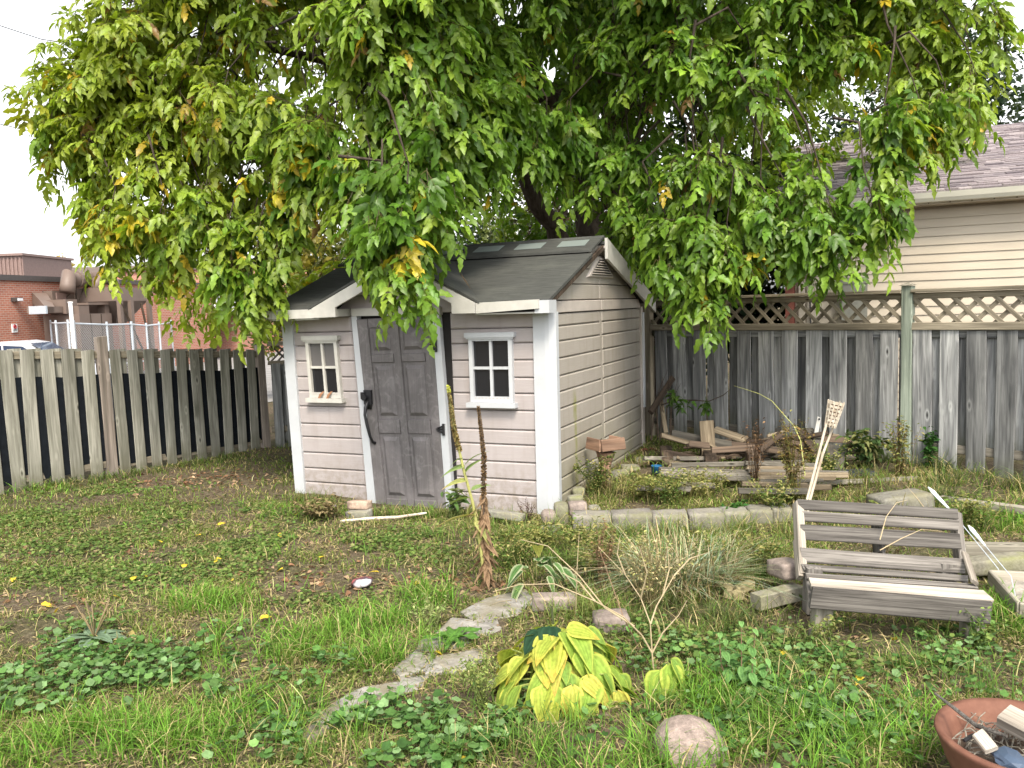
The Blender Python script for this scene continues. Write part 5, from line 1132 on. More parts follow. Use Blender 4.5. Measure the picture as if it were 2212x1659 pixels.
colr = np.clip(colr, .006, .6)
side = nvec(np.cross(D_, np.array([0, 0, 1.]))); Nn = np.cross(side, D_); Nn[Nn[:, 2] < 0] *= -1
Nn = nvec(Nn + odir * .5 + rng.normal(0, .35, (NL, 3)))
rl_ = .15 * Sc
for (f, sg, spread, ls) in ((1., 0, 0., 1.1), (.72, -1, .9, .95), (.72, 1, .9, .95), (.40, -1, 1.1, .85), (.40, 1, 1.1, .85)):
    base = P_ + D_ * (rl_ * f)[:, None] + np.array([0, 0, -1]) * (rl_ * f * f * .25)[:, None]
    axd = nvec(D_ * (1. if sg == 0 else .75) + side * sg * spread * .75 + np.array([0, 0, -.3]) + rng.normal(0, .24, (NL, 3)))
    L = .124 * Sc * ls * rng.uniform(.8, 1.2, NL); cc = np.clip(colr * (1 + rng.normal(0, .12, (NL, 1))), .005, .7); nn_ = Nn + rng.normal(0, .3, (NL, 3))
    nr_ = Sc0 <= 1.05
    fol.leaves(base[nr_], axd[nr_], nn_[nr_], L[nr_], L[nr_] * .50, cc[nr_], LEAF_LOBED); fol.leaves(base[~nr_], axd[~nr_], nn_[~nr_], L[~nr_], L[~nr_] * .55, cc[~nr_], LEAF4)
nr_ = Sc0 <= 1.05
fol.twigs(P_[nr_], (P_ + D_ * (rl_ * .5)[:, None])[nr_], (P_ + D_ * rl_[:, None] + np.array([0, 0, -.25]) * rl_[:, None])[nr_], .002, np.array([.20, .16, .06]))
crown = fol.build('crown', M_leaf, tree); crown['kind'] = 'stuff'
# thin boughs from the limbs down to each clump
bmb = MB(); LP = np.concatenate([np.array([np.array(b[0]) * (1 - t) + np.array(b[1]) * t for t in (0.3, .6, 1.)] + [np.array(b[1]) * (1 - t) + np.array(b[2]) * t for t in (.3, .6, 1.)] + [np.array(b[-1])]) for b in BR[:8]])
for c, o, sc in BT:
    if sc > 1.5: continue
    d = np.linalg.norm(LP - c, axis=1) + np.where(LP[:, 2] < c[2] - .3, 2., 0); a = LP[np.argmin(d)]; m_ = (a + c) / 2 + np.array([rng.normal(0, .12), rng.normal(0, .12), .25])
    dist_ = np.linalg.norm(a - c); a = c + (a - c) / dist_ * min(dist_, .7) + rng.normal(0, .15, 3) + [0, 0, .12]; m_ = (a + c) / 2 + np.array([rng.normal(0, .1), rng.normal(0, .1), .15])
    bmb.tube([a - TR, m_ - TR, c - TR, c + o * .1 - [0, 0, .3] - TR], [.016, .011, .007, .003], 5, False)
bg_ = bmb.build('boughs', M_bark, tree, True); bg_['kind'] = 'stuff'
# the leaf sprays that show largest are pieces of their own
def spray_mesh(seed, col):
    rr = np.random.default_rng(seed); f = Fol(); n = 7
    ds = nvec(np.stack([rr.normal(0, .55, n), rr.normal(0, .55, n), rr.uniform(-1., -.2, n)], 1)); p0 = np.stack([rr.normal(0, .02, n), rr.normal(0, .02, n), -np.linspace(0, .16, n)], 1)
    sd_ = nvec(np.cross(ds, np.array([0, 0, 1.]) + rr.normal(0, .2, (n, 3)))); nn = np.cross(sd_, ds) ; nn[nn[:, 2] < 0] *= -1
    for (q, sg, spread, ls) in ((1., 0, 0., 1.1), (.72, -1, .9, .95), (.72, 1, .9, .95), (.40, -1, 1.1, .85), (.40, 1, 1.1, .85)):
        base = p0 + ds * (.15 * q); axd = nvec(ds * (1. if sg == 0 else .75) + sd_ * sg * spread * .75 + np.array([0, 0, -.45]) + rr.normal(0, .18, (n, 3))); L = .132 * ls * rr.uniform(.8, 1.2, n)
        f.leaves(base, axd, nn + rr.normal(0, .3, (n, 3)), L, L * .5, np.clip(np.array(col) * (1 + rr.normal(0, .16, (n, 1))), .01, .6), LEAF_LOBED)
    f.twigs(p0, p0 + ds * .07, p0 + ds * .15, .002, np.array([.2, .16, .06])); f.twigs(np.zeros((1, 3)), np.array([[0, 0, -.08]]), np.array([[0, 0, -.17]]), .004, np.array([.13, .1, .06]))
    o = f.build('leaf_spray', M_leaf); me = o.data; bpy.data.objects.remove(o); return me
SPR = [spray_mesh(i, c) for i, c in enumerate([(.08, .17, .018), (.11, .21, .022), (.16, .27, .03), (.21, .30, .032), (.30, .32, .034), (.46, .38, .032)])]
lim = [(b[0], b[1]) for b in bough[:int(len(np.arange(.25, CD[-1] - .2, .30)))]] 
cnt = 0
for c, o in lim:
    for k in range(7):
        if cnt >= 280: break
        q = c + o * rng.uniform(0, .2) + np.array([rng.normal(0, .11), rng.normal(0, .1), rng.uniform(-.2, .25)])
        lw = float(sstep(-1., -4.8, q[0])); idx = int(np.clip(rng.normal(1.3 + 2.4 * lw, .9), 0, 5)) if rng.random() > .03 else 5
        ob = link(bpy.data.objects.new('leaf_spray', SPR[idx])); ob.parent = crown; ob.location = Vector(q - TR); ob.rotation_euler = (rng.normal(0, .3), rng.normal(0, .3), rng.uniform(0, 6.28)); s_ = rng.uniform(.8, 1.2); ob.scale = (s_, s_, s_); cnt += 1

# ------------------------------------------------------------------ trees and shrubs further back
def back_tree(name, label, base, h0, h1, rx, ry, n, leaf, cols, seed, trunk_r=.12, group='trees behind the fence', clumps=26):
    rr = np.random.default_rng(seed); b = np.array(base, float); t_ = thing(name, label, 'tree', tuple(b), 0, group)
    MB().tube([(0, 0, -.1), (rr.normal(0, .1), rr.normal(0, .1), h1 * .5), (rr.normal(0, .2), rr.normal(0, .2), h1 * .9)], [trunk_r, trunk_r * .7, .02], 8).build('trunk', M_bark, t_, True)
    cm = rr.normal(0, 1, (clumps, 3)); cm /= np.linalg.norm(cm, axis=1, keepdims=True); cm *= rr.random((clumps, 1)) ** .33; cm = cm * [rx, ry, (h1 - h0) / 2] + [0, 0, (h0 + h1) / 2]
    k = rr.integers(0, clumps, n); u = rr.normal(0, 1, (n, 3)); u /= np.linalg.norm(u, axis=1, keepdims=True); P = b + cm[k] + u * rr.random((n, 1)) ** .4 * [rx * .34, ry * .34, (h1 - h0) * .16]
    ax_ = nvec(np.stack([rr.normal(0, 1, n), rr.normal(0, 1, n), rr.normal(-.5, .5, n)], 1)); nn = nvec(u + rr.normal(0, .6, (n, 3)))
    ci = rr.integers(0, len(cols), clumps); cc = np.array(cols)[ci][k] * (1 + rr.normal(0, .2, (n, 1))); f = Fol(); f.leaves(P, ax_, nn, leaf * rr.uniform(.7, 1.3, n), leaf * .5 * rr.uniform(.7, 1.3, n), np.clip(cc, .005, .6), LEAF4)
    o = f.build('crown', M_leaf, t_); o['kind'] = 'stuff'
    bb_ = MB()
    for q in cm[::2]: bb_.tube([(0, 0, h0 * .5 + .2 * q[2]), tuple(q * [.5, .5, .8]), tuple(q)], [trunk_r * .35, trunk_r * .2, .01], 5, False)
    bb_.build('branches', M_bark, t_)['kind'] = 'stuff'; return t_
DG = [(.012, .030, .010), (.020, .042, .012), (.03, .05, .012)]; RG = [(.05, .03, .015), (.03, .035, .012), (.07, .04, .018)]; YG = [(.16, .17, .03), (.10, .13, .025), (.22, .19, .03)]
back_tree('evergreen_tree', 'dark evergreen close behind the right fence beside the house', (*at(1600, 600, 14.)[:2], -.3), .6, 4.4, 1.0, 1.0, 5200, .16, DG, 1)
back_tree('evergreen_tree', 'reddish brown evergreen behind the shed gable', (*at(1400, 600, 14.6)[:2], -.3), .8, 5.5, 1.1, 1.1, 5200, .15, RG + DG, 2)
back_tree('leafy_tree', 'dark leafy tree behind the right fence nearer the trunk', (*at(1500, 560, 16.)[:2], -.3), .8, 7., 1.8, 1.6, 7000, .17, DG, 3)
back_tree('leafy_tree', 'dark leafy tree rising behind the house roof', (*at(1990, 300, 21.)[:2], -.3), 2., 9.3, 3., 2.6, 8000, .2, DG, 4)
back_tree('leafy_tree', 'sunlit yellow green tree beyond the left corner of the yard', (*at(690, 560, 22.)[:2], -.4), 1., 6.5, 2.4, 2., 6500, .2, YG, 5)  # low sunlight is put into these yellow green leaf colours
back_tree('leafy_tree', 'pale green distant tree seen over the shed roof', (*at(1080, 530, 34.)[:2], -.4), 1., 5.6, 2.4, 2., 5200, .24, [(.10, .13, .06), (.15, .17, .07)], 6)
back_tree('leafy_tree', 'dark green tree seen under the crown left of the trunk', (*at(900, 520, 24.)[:2], -.4), 1., 6.6, 2.6, 2.2, 6500, .2, DG + YG[1:2], 7)
back_tree('leafy_tree', 'tall dim tree standing far behind the big trunk', (*at(1230, 480, 26.)[:2], -.4), 1.2, 9., 2.2, 2.2, 6000, .24, RG + YG[1:2], 9)
back_tree('yellow_tree', 'golden tree top showing over the school roof', (*at(105, 575, 66.)[:2], -.4), 2., 7.4, 1.6, 1.6, 2600, .5, [(.42, .28, .04), (.32, .24, .05)], 8, .15, 'trees behind the school')
# ------------------------------------------------------------------ lawn, weeds and garden plants
gr = np.random.default_rng(21)
def inpoly(x, y, poly):
    r = np.zeros(len(x), bool); n = len(poly)
    for i in range(n):
        x0, y0 = poly[i][:2]; x1, y1 = poly[(i + 1) % n][:2]; c = ((y0 > y) != (y1 > y)) & (x < (x1 - x0) * (y - y0) / (y1 - y0 + 1e-12) + x0); r ^= c
    return r
FLG = [[gnd(*p) for p in f] for f in flags]
def onpath(x, y):
    r = np.zeros(len(x), bool)
    for f in FLG: r |= inpoly(x, y, f)
    return r
def inshed(x, y, m=0.):
    lx = (x - SH0[0]) * SHX[0] + (y - SH0[1]) * SHX[1]; ly = (x - SH0[0]) * SHY[0] + (y - SH0[1]) * SHY[1]
    return (lx > -2.92 - m) & (lx < .06 + m) & (ly > -.05 - m) & (ly < 3.1 + m)
def yard(x, y):
    dl = (x - LF0[0]) * -LFD[1] + (y - LF0[1]) * LFD[0]; dr = (x - RF0[0]) * RFD[1] * -1 + (y - RF0[1]) * RFD[0]
    return (dl < -.03) & (((x - RF0[0]) * RFD[1] - (y - RF0[1]) * RFD[0]) > .03)
def spots(lst, x, y):
    """soft union of ellipses given by a picture point, half width and half depth in metres"""
    v = np.zeros(len(x))
    for px, py, rx, ry in lst:
        c = gnd(px, py); d = ((x - c[0]) / rx) ** 2 + ((y - c[1]) / ry) ** 2; v = np.maximum(v, 1 - d)
    return v + (vnoise(x, y, 3.1) - .5) * 1.1 + (vnoise(x, y, 9.) - .5) * .4
BARE = [(780, 1256, .95, .28), (960, 1245, .45, .22), (560, 1235, .6, .2), (40, 1310, .45, .18), (430, 1040, 1.0, .55), (150, 1190, .6, .26), (310, 1265, .5, .18), (1030, 1270, .2, .2), (1900, 1385, .5, .22), (120, 1630, .25, .08)]
LUSH = [(600, 1390, .55, .35), (800, 1340, .45, .3), (450, 1310, .35, .25), (300, 1600, .7, .25), (850, 1420, .35, .25), (1350, 1640, .5, .3), (1800, 1590, .55, .35), (1560, 1500, .3, .25), (60, 1640, .4, .2), (560, 1560, .5, .3), (940, 1290, .3, .25), (2180, 1340, .25, .5), (650, 1110, .4, .25), (900, 1110, .45, .15), (80, 1060, .5, .2), (2150, 1130, .5, .4)]
MALLOW = [(100, 1480, .6, .35), (330, 1490, .45, .3), (900, 1560, .5, .25), (1000, 1630, .4, .2), (720, 1590, .4, .2), (250, 1400, .5, .3), (480, 1450, .4, .25), (1090, 1560, .25, .3), (640, 1440, .3, .2), (1700, 1560, .3, .3)]
def pts(n, x0, x1, y0, y1):
    x, y = gr.uniform(x0, x1, n), gr.uniform(y0, y1, n); k = yard(x, y) & ~inshed(x, y) & ((np.abs(x) < y * .66 + .35) | ((np.abs(x) < y * .66 + 1.7) & (gr.random(n) < .4))); return x[k], y[k]
def base(x, y, dz=-.004): return np.stack([x, y, hgt(x, y) + dz], 1)
def hdir(n): a = gr.uniform(0, 6.283, n); return np.stack([np.cos(a), np.sin(a), np.zeros(n)], 1)
lawn = Fol()
GREEN, OLIVE, STRAW, BRIGHT, BROWN = np.array([.105, .225, .03]), np.array([.15, .20, .044]), np.array([.46, .38, .19]), np.array([.165, .31, .045]), np.array([.17, .115, .06])
for (y0, y1, dens, wid) in ((2.0, 2.9, 1800, .008), (2.9, 4.4, 5200, .0055), (4.4, 6.2, 3600, .0065), (6.2, 8.2, 2300, .008), (8.2, 11.6, 1300, .010)):
    n = int((y1 * .66 + 1.6) * 2 * (y1 - y0) * dens); x, y = pts(n, -y1 * .66 - 1.6, y1 * .66 + 1.6, y0, y1)
    bare = spots(BARE, x, y); lush = spots(LUSH, x, y); path = onpath(x, y)
    keep = (gr.random(len(x)) < np.where(bare > .2, .05, np.where(bare > -.15, .4, 1.))) & (~path | (gr.random(len(x)) < .05)); x, y, bare, lush = x[keep], y[keep], bare[keep], lush[keep]; n = len(x)
    lu = np.clip(lush * 1.6, 0, 1); dry = np.clip(.9 * (vnoise(x, y, 1.3) - .35) + .5 * (bare > -.2), 0, 1) * (1 - lu * .85)
    bedz = sstep(6.6, 7., y) * sstep(.3, .6, x)
    H = (.035 + .025 * gr.random(n)) * (1 - lu) + (.10 + .10 * gr.random(n)) * lu; H *= 1 + .6 * bedz
    c = OLIVE * (1 - lu[:, None]) + GREEN * lu[:, None]; br = (gr.random(n) < .35 * lu + .08); c = np.where(br[:, None], BRIGHT, c)
    st = gr.random(n) < (.12 + .38 * dry); c = np.where(st[:, None], STRAW * (.6 + .6 * gr.random((n, 1))), c); c = np.clip(c * (1 + gr.normal(0, .2, (n, 1))), .01, .6)
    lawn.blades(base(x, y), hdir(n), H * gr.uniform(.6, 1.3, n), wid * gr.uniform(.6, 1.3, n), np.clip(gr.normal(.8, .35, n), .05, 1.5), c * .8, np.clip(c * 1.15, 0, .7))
o = lawn.build('grass', M_grass); tag(o, 'patchy green and straw coloured grass of the lawn', 'grass', kind='stuff')
# longer tufts, dropping in bunches
tuft = Fol()
def tufts(lst, cnt, per, h, col, wid, spread=.05, bend=(.7, .3)):
    for px, py, rx, ry in lst:
        c = gnd(px, py); k = cnt; tx, ty = c[0] + gr.normal(0, rx * .55, k), c[1] + gr.normal(0, ry * .55, k); m_ = yard(tx, ty) & ~inshed(tx, ty, .03); tx, ty = tx[m_], ty[m_]; k = len(tx)
        if k == 0: continue
        x = np.repeat(tx, per) + gr.normal(0, spread, k * per); y = np.repeat(ty, per) + gr.normal(0, spread, k * per); n = k * per
        ok_ = ~inshed(x, y, .01) & ~(onpath(x, y)); x, y = x[ok_], y[ok_]; n = len(x)
        cc = np.clip(np.array(col) * (1 + gr.normal(0, .25, (n, 1))) * (1 + gr.normal(0, .08, (n, 3))), .01, .7); dd = gr.random(n) < .14; cc[dd] = STRAW * (.7 + .5 * gr.random((dd.sum(), 1)))
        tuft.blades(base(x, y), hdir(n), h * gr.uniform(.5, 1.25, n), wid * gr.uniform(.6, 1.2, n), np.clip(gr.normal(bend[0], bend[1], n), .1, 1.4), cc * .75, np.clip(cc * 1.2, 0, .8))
tufts(LUSH[:11], 12, 26, .17, (.15, .29, .042), .0055, .035); tufts([(1450, 1560, .7, .3), (1750, 1480, .6, .4), (2050, 1480, .5, .4), (1250, 1600, .5, .15), (900, 1640, .6, .1)], 10, 22, .17, (.10, .185, .035), .0055, .04)
fr_line = [(700, 1085, .2, .05), (850, 1108, .3, .04), (940, 1112, .2, .04), (660, 1075, .15, .05), (1000, 1105, .25, .05), (1090, 1115, .25, .05)]
tufts(fr_line, 8, 20, .15, (.13, .17, .05), .006, .035); tufts([(60 + 55 * i, 1058 - 8 * i, .2, .06) for i in range(9)], 5, 16, .12, (.11, .16, .045), .007, .04)
tufts([(1930, 1015, .3, .15), (1850, 1000, .25, .12), (2010, 1030, .3, .15), (2110, 1060, .4, .15), (2190, 1070, .3, .15), (2000, 1100, .3, .15), (2080, 1150, .4, .2)], 7, 24, .24, (.10, .135, .045), .007, .05, (.8, .3))
tufts([(1350, 1085, .35, .12), (1480, 1090, .4, .12), (1620, 1095, .4, .15), (1300, 1060, .2, .2), (1720, 1075, .4, .25), (1840, 1060, .35, .2), (1560, 1065, .4, .15)], 9, 24, .22, (.15, .155, .05), .0055, .06, (.8, .35))
tufts([(1500, 1330, .4, .3), (1620, 1350, .3, .3), (1400, 1350, .3, .3), (1250, 1230, .4, .2), (1150, 1180, .4, .2), (1680, 1400, .4, .3), (1300, 1170, .5, .15)], 8, 24, .17, (.10, .14, .04), .0055, .05)
tufts([(1150, 1150, .5, .15), (1000, 1150, .4, .2), (1250, 1200, .5, .2), (1400, 1180, .5, .15), (1650, 1180, .5, .25), (1600, 1250, .4, .2), (1450, 1400, .4, .25), (1300, 1330, .3, .2), (1180, 1220, .3, .15), (1380, 1158, .5, .05), (1550, 1152, .4, .05)], 9, 22, .14, (.13, .21, .045), .0055, .05)
o = tuft.build('long_grass', M_grass); tag(o, 'longer grass tufts along edges and in the near lawn', 'grass', kind='stuff')
# mallow and clover like ground cover
herb = Fol()
def cover(lst, dens, size, cols, lift=.04, tpl=ROUND):
    for px, py, rx, ry in lst:
        c = gnd(px, py); n = int(rx * ry * 4 * dens); x, y = c[0] + gr.normal(0, rx * .6, n), c[1] + gr.normal(0, ry * .6, n)
        k = yard(x, y) & ~inshed(x, y, .02) & (y > 2.7) & (~onpath(x, y) | (gr.random(n) < .12)) & (vnoise(x, y, 2.3) + .45 * vnoise(x, y, 7) > .62); x, y = x[k], y[k]; n = len(x)
        if n == 0: continue
        z = gr.random(n) ** .7 * lift * 2; P = base(x, y); P[:, 2] += z; nn = nvec(np.stack([gr.normal(0, .45, n), gr.normal(-.1, .45, n), np.ones(n)], 1)); ax_ = hdir(n) + [0, 0, -.1]
        L = size * gr.uniform(.55, 1.3, n); cc = np.array(cols)[gr.integers(0, len(cols), n)] * (1 + gr.normal(0, .22, (n, 1))); herb.leaves(P - nvec(ax_) * (L * .5)[:, None], ax_, nn, L, L * 1.05, np.clip(cc, .01, .6), tpl)
        herb.twigs(P * [1, 1, 0] + np.stack([gr.normal(0, .01, n), gr.normal(0, .01, n), hgt(x, y)], 1), P - [0, 0, .01], P, .0014, np.array([.16, .2, .07]))
MC = [(.06, .135, .035), (.085, .175, .045), (.12, .22, .065), (.16, .26, .11)]
cover(MALLOW, 850, .040, MC, .045); cover([(300, 1120, 1.2, .5), (150, 1180, .8, .35), (600, 1180, .9, .35), (400, 1250, .9, .35), (850, 1170, .7, .3), (120, 1360, .7, .25), (700, 1290, .5, .2), (1000, 1160, .6, .3), (250, 1060, .7, .4), (500, 1120, .8, .4), (60, 1120, .6, .4), (750, 1200, .8, .2), (450, 1180, 1., .3), (200, 1240, 1., .25)], 1500, .025, [(.10, .17, .04), (.14, .20, .05), (.20, .22, .08), (.08, .14, .035)], .02)
cover([(1500, 1420, .5, .3), (1750, 1420, .6, .3), (2050, 1420, .5, .3), (1650, 1560, .5, .3), (1950, 1560, .5, .25), (1200, 1560, .3, .15)], 520, .038, MC, .035); cover([(1650, 1300, .5, .3), (1500, 1230, .5, .2), (1350, 1060, .4, .15), (1950, 1110, .4, .2), (2120, 1110, .4, .25)], 520, .035, [(.08, .12, .03), (.12, .15, .04)], .05); cover([(1150, 1170, .6, .2), (1050, 1200, .5, .2), (1650, 1220, .5, .3), (1450, 1370, .5, .3), (1250, 1210, .5, .2), (1600, 1400, .5, .3), (1850, 1420, .5, .25)], 1100, .026, [(.10, .17, .04), (.14, .20, .05), (.20, .22, .08), (.08, .14, .035)], .04)
o = herb.build('mallow_cover', M_herb, smooth=False); tag(o, 'low round leaved mallow and clover spreading over the lawn', 'ground cover', kind='stuff')
# brown leaf litter and dry stems
lit = Fol()
def litter(lst, dens, size, cols):
    for px, py, rx, ry in lst:
        c = gnd(px, py); n = int(rx * ry * 4 * dens); x, y = c[0] + gr.normal(0, rx * .6, n), c[1] + gr.normal(0, ry * .6, n); k = yard(x, y) & ~inshed(x, y); x, y = x[k], y[k]; n = len(x)
        P = base(x, y, .004 + 0) + np.stack([np.zeros(n), np.zeros(n), gr.random(n) * .012], 1); nn = nvec(np.stack([gr.normal(0, .5, n), gr.normal(0, .5, n), np.ones(n)], 1)); L = size * gr.uniform(.5, 1.3, n); cc = np.array(cols)[gr.integers(0, len(cols), n)] * (1 + gr.normal(0, .2, (n, 1))); lit.leaves(P, hdir(n), nn, L, L * .55, np.clip(cc, .01, .6), LEAF8)
LC = [(.22, .12, .07), (.30, .19, .12), (.16, .09, .05), (.38, .27, .17)]
litter(BARE[:7] + [(1040, 1265, .2, .15)], 130, .055, LC); litter([(300, 1150, 1.6, .8), (900, 1180, 1.2, .5), (700, 1400, 1.2, .6), (1900, 1450, .8, .5)], 16, .05, LC + [(.4, .33, .12)]); litter([(1215, 1140, .08, .03), (1390, 990, .12, .08)], 900, .06, [(.25, .10, .07), (.2, .09, .06)])
# matted thatch of short dead and green bits close to the soil
for (y0, y1, dens) in ((2.9, 4.6, 2600), (4.6, 7.6, 1500)):
    n = int((y1 * .66 + .4) * 2 * (y1 - y0) * dens); x, y = pts(n, -y1 * .66 - .4, y1 * .66 + .4, y0, y1); k = (~onpath(x, y)) & (gr.random(len(x)) < np.where(spots(BARE, x, y) > .15, .35, 1.)); x, y = x[k], y[k]; n = len(x)
    cc = np.array([(.34, .27, .15), (.22, .165, .095), (.12, .15, .04), (.16, .18, .055), (.28, .24, .12)])[gr.integers(0, 5, n)] * (1 + gr.normal(0, .2, (n, 1))); L = gr.uniform(.02, .055, n)
    lit.leaves(base(x, y, .006) + np.stack([np.zeros(n), np.zeros(n), gr.random(n) * .014], 1), hdir(n) + np.stack([np.zeros(n), np.zeros(n), gr.normal(.1, .25, n)], 1), np.stack([gr.normal(0, .5, n), gr.normal(0, .5, n), np.ones(n)], 1), L, gr.uniform(.004, .011, n), np.clip(cc, .01, .6), LEAF4)
# straw stems lying about
n = 1500; x, y = pts(n * 2, -6, 6, 3, 9.5); n = len(x); a = hdir(n); L = gr.uniform(.05, .2, n); P = base(x, y, .012); lit.twigs(P - a * (L / 2)[:, None], P + [0, 0, .015], P + a * (L / 2)[:, None], .0018, np.array([.36, .29, .17]))
o = lit.build('leaf_litter', M_dry); tag(o, 'brown fallen leaves and straw strewn over the earth', 'leaf litter', kind='stuff')
# single yellow leaves that catch the eye
yf = Fol(); yf.leaves(np.zeros((1, 3)), np.array([[1., 0, 0]]), np.array([[0, 0, 1.]]), .075, .045, np.array([[.62, .47, .05]]), LEAF_LOBED); yo = yf.build('fallen_leaf', M_dry); YM = yo.data; bpy.data.objects.remove(yo)
for i, (px, py) in enumerate([(605, 1158), (612, 1240), (425, 1163), (320, 1255), (395, 1238), (478, 1215), (285, 1265), (505, 1268), (755, 1118), (940, 1415), (640, 1120), (245, 1300), (130, 1330), (90, 1318), (820, 1242), (905, 1262), (1700, 1420), (1930, 1380), (560, 1345), (1860, 1470), (690, 1215), (350, 1180), (1590, 1255), (30, 1255), (470, 1140), (1000, 1640)]):
    g_ = gnd(px, py); ob = link(bpy.data.objects.new('fallen_leaf', YM)); ob.location = (g_[0], g_[1], float(hgt(g_[0], g_[1])) + .03); ob.rotation_euler = (gr.normal(0, .3), gr.normal(0, .3), gr.uniform(0, 6.28)); tag(ob, 'single yellow maple leaf fallen on the lawn', 'leaf', 'yellow leaves on the lawn')

# ------------------------------------------------------------------ broad leaved plants
def blade_mesh(name, L, W, cin, cedge, droop, pleat=5, mat=M_herb, cup=.15, heart=.62, wavy=0., nu=10, nv=12, tipc=None):
    us, vs_ = np.linspace(0, 1, nu), np.linspace(-1, 1, nv + 1); V = []; C = []
    for u in us:
        w = W / 2 * (math.sin(math.pi * min(1, u ** heart * .985 + .015)) ** .8) if u < 1 else 0
        for v in vs_:
            y_ = v * w; x_ = L * (u - .05 * v * v * (1 - u)); z_ = -droop * L * u * u + cup * abs(v) ** 1.5 * w + .018 * L * math.cos(v * math.pi * pleat) * math.sin(math.pi * u) * (1 - abs(v) * .5) + wavy * W * math.sin(9 * u + 2 * v) * abs(v)
            V.append((x_, y_, z_)); e = abs(v) ** 3; s = .82 + .32 * (math.cos(v * math.pi * pleat) > .2); c_ = (np.array(cin) * (1 - e) + np.array(cedge) * e) * s
            if tipc is not None: k_ = max(0, (u - .7) / .3) ** 1.5; c_ = c_ * (1 - k_) + np.array(tipc) * k_
            C.append(c_)
    n1 = nv + 1; Fc = [(i * n1 + k, i * n1 + k + 1, (i + 1) * n1 + k + 1, (i + 1) * n1 + k) for i in range(nu - 1) for k in range(nv)]
    me = bpy.data.meshes.new(name); me.from_pydata(V, [], Fc); me.update(); me.materials.append(mat); me.polygons.foreach_set('use_smooth', [True] * len(Fc))
    ca = me.color_attributes.new('Col', 'FLOAT_COLOR', 'POINT'); C4 = np.ones((len(V), 4), np.float32); C4[:, :3] = C; ca.data.foreach_set('color', C4.ravel()); return me
def put_leaf(me, parent, p, az, pitch, roll=0., s=1., name='leaf'):
    o = link(bpy.data.objects.new(name, me)); o.parent = parent; o.location = p; o.rotation_euler = (roll, -pitch, az); o.rotation_mode = 'XYZ'; o.scale = (s, s, s); return o
hc = gnd(1212, 1488); hc[2] = float(hgt(hc[0], hc[1])); ho = thing('hosta', 'large hosta with yellowing ribbed leaves in the foreground', 'plant', tuple(hc), 0)
HM = [blade_mesh('hosta_leaf', .205, .15, (.33, .40, .065), (.47, .46, .085), .55, tipc=(.55, .34, .07)), blade_mesh('hosta_leaf', .20, .15, (.24, .36, .06), (.38, .43, .08), .75), blade_mesh('hosta_leaf', .185, .135, (.18, .30, .06), (.34, .40, .07), .5), blade_mesh('hosta_leaf', .215, .135, (.40, .42, .08), (.62, .46, .10), .9, wavy=.05, tipc=(.5, .28, .08)), blade_mesh('hosta_leaf', .17, .10, (.09, .19, .05), (.16, .26, .06), .4)]
hr_ = random.Random(3); pet = MB()
def hleaf(az, r0, z0, pitch, s, k, roll=0.):
    p_ = Vector((math.cos(az) * r0, math.sin(az) * r0, z0)); put_leaf(HM[k], ho, p_, az, pitch, roll, s); pet.tube([(0, 0, 0), (p_[0] * .5, p_[1] * .5, z0 * .75), tuple(p_)], [.006, .005, .004], 5, False)
for i in range(92):
    ph_ = hr_.choice((-math.pi / 2, -math.pi / 2, math.pi, -2.4, -.6, 0, .8, 2.4)) + hr_.uniform(-.6, .6); r_ = .02 + .27 * hr_.random() ** .75; z_ = max(.05, .33 - r_ * (1.05 if math.sin(ph_) < 0 else .7) + hr_.uniform(-.05, .05)); x_, y_ = math.cos(ph_) * r_ * 1.05, math.sin(ph_) * r_ * .9
    az = ph_ + hr_.uniform(-.8, .8); k_ = hr_.choice((0, 3, 0, 1) if math.cos(ph_) < -.2 else (0, 1, 1, 2, 3, 2)); s_ = hr_.uniform(.62, .9)
    put_leaf(HM[k_], ho, (x_, y_, z_), az, -(.05 + 2.2 * r_ + hr_.uniform(-.3, .4)), hr_.uniform(-.5, .5), s_); pet.tube([(0, 0, 0), (x_ * .4, y_ * .4, z_ * .8), (x_, y_, z_)], [.006, .005, .004], 5, False)
pet.build('petioles', flat('petiole_green', (.25, .29, .08)), ho, True)
# dark rounded leaves beside it
dp = gnd(1205, 1470); dpl = thing('dark_leaf_plant', 'dark blue green rounded leaves rising inside the yellow hosta', 'plant', (dp[0], dp[1], float(hgt(dp[0], dp[1]))), 0)
DM = blade_mesh('dark_leaf', .13, .11, (.022, .058, .030), (.03, .07, .036), .5, 3, heart=.7)
for i in range(9): az = hr_.uniform(-2.9, -.2); p_ = Vector((math.cos(az) * hr_.uniform(.0, .10) - .02, math.sin(az) * .05 - .03, hr_.uniform(.22, .34))); put_leaf(DM, dpl, p_, az, hr_.uniform(-.9, -.1), 0, hr_.uniform(.7, 1.1))
MB().tube([(0, 0, 0), (-.01, -.01, .2), (-.02, -.02, .38)], .006, 5).build('stem', flat('dark_stem', (.06, .07, .03)), dpl)
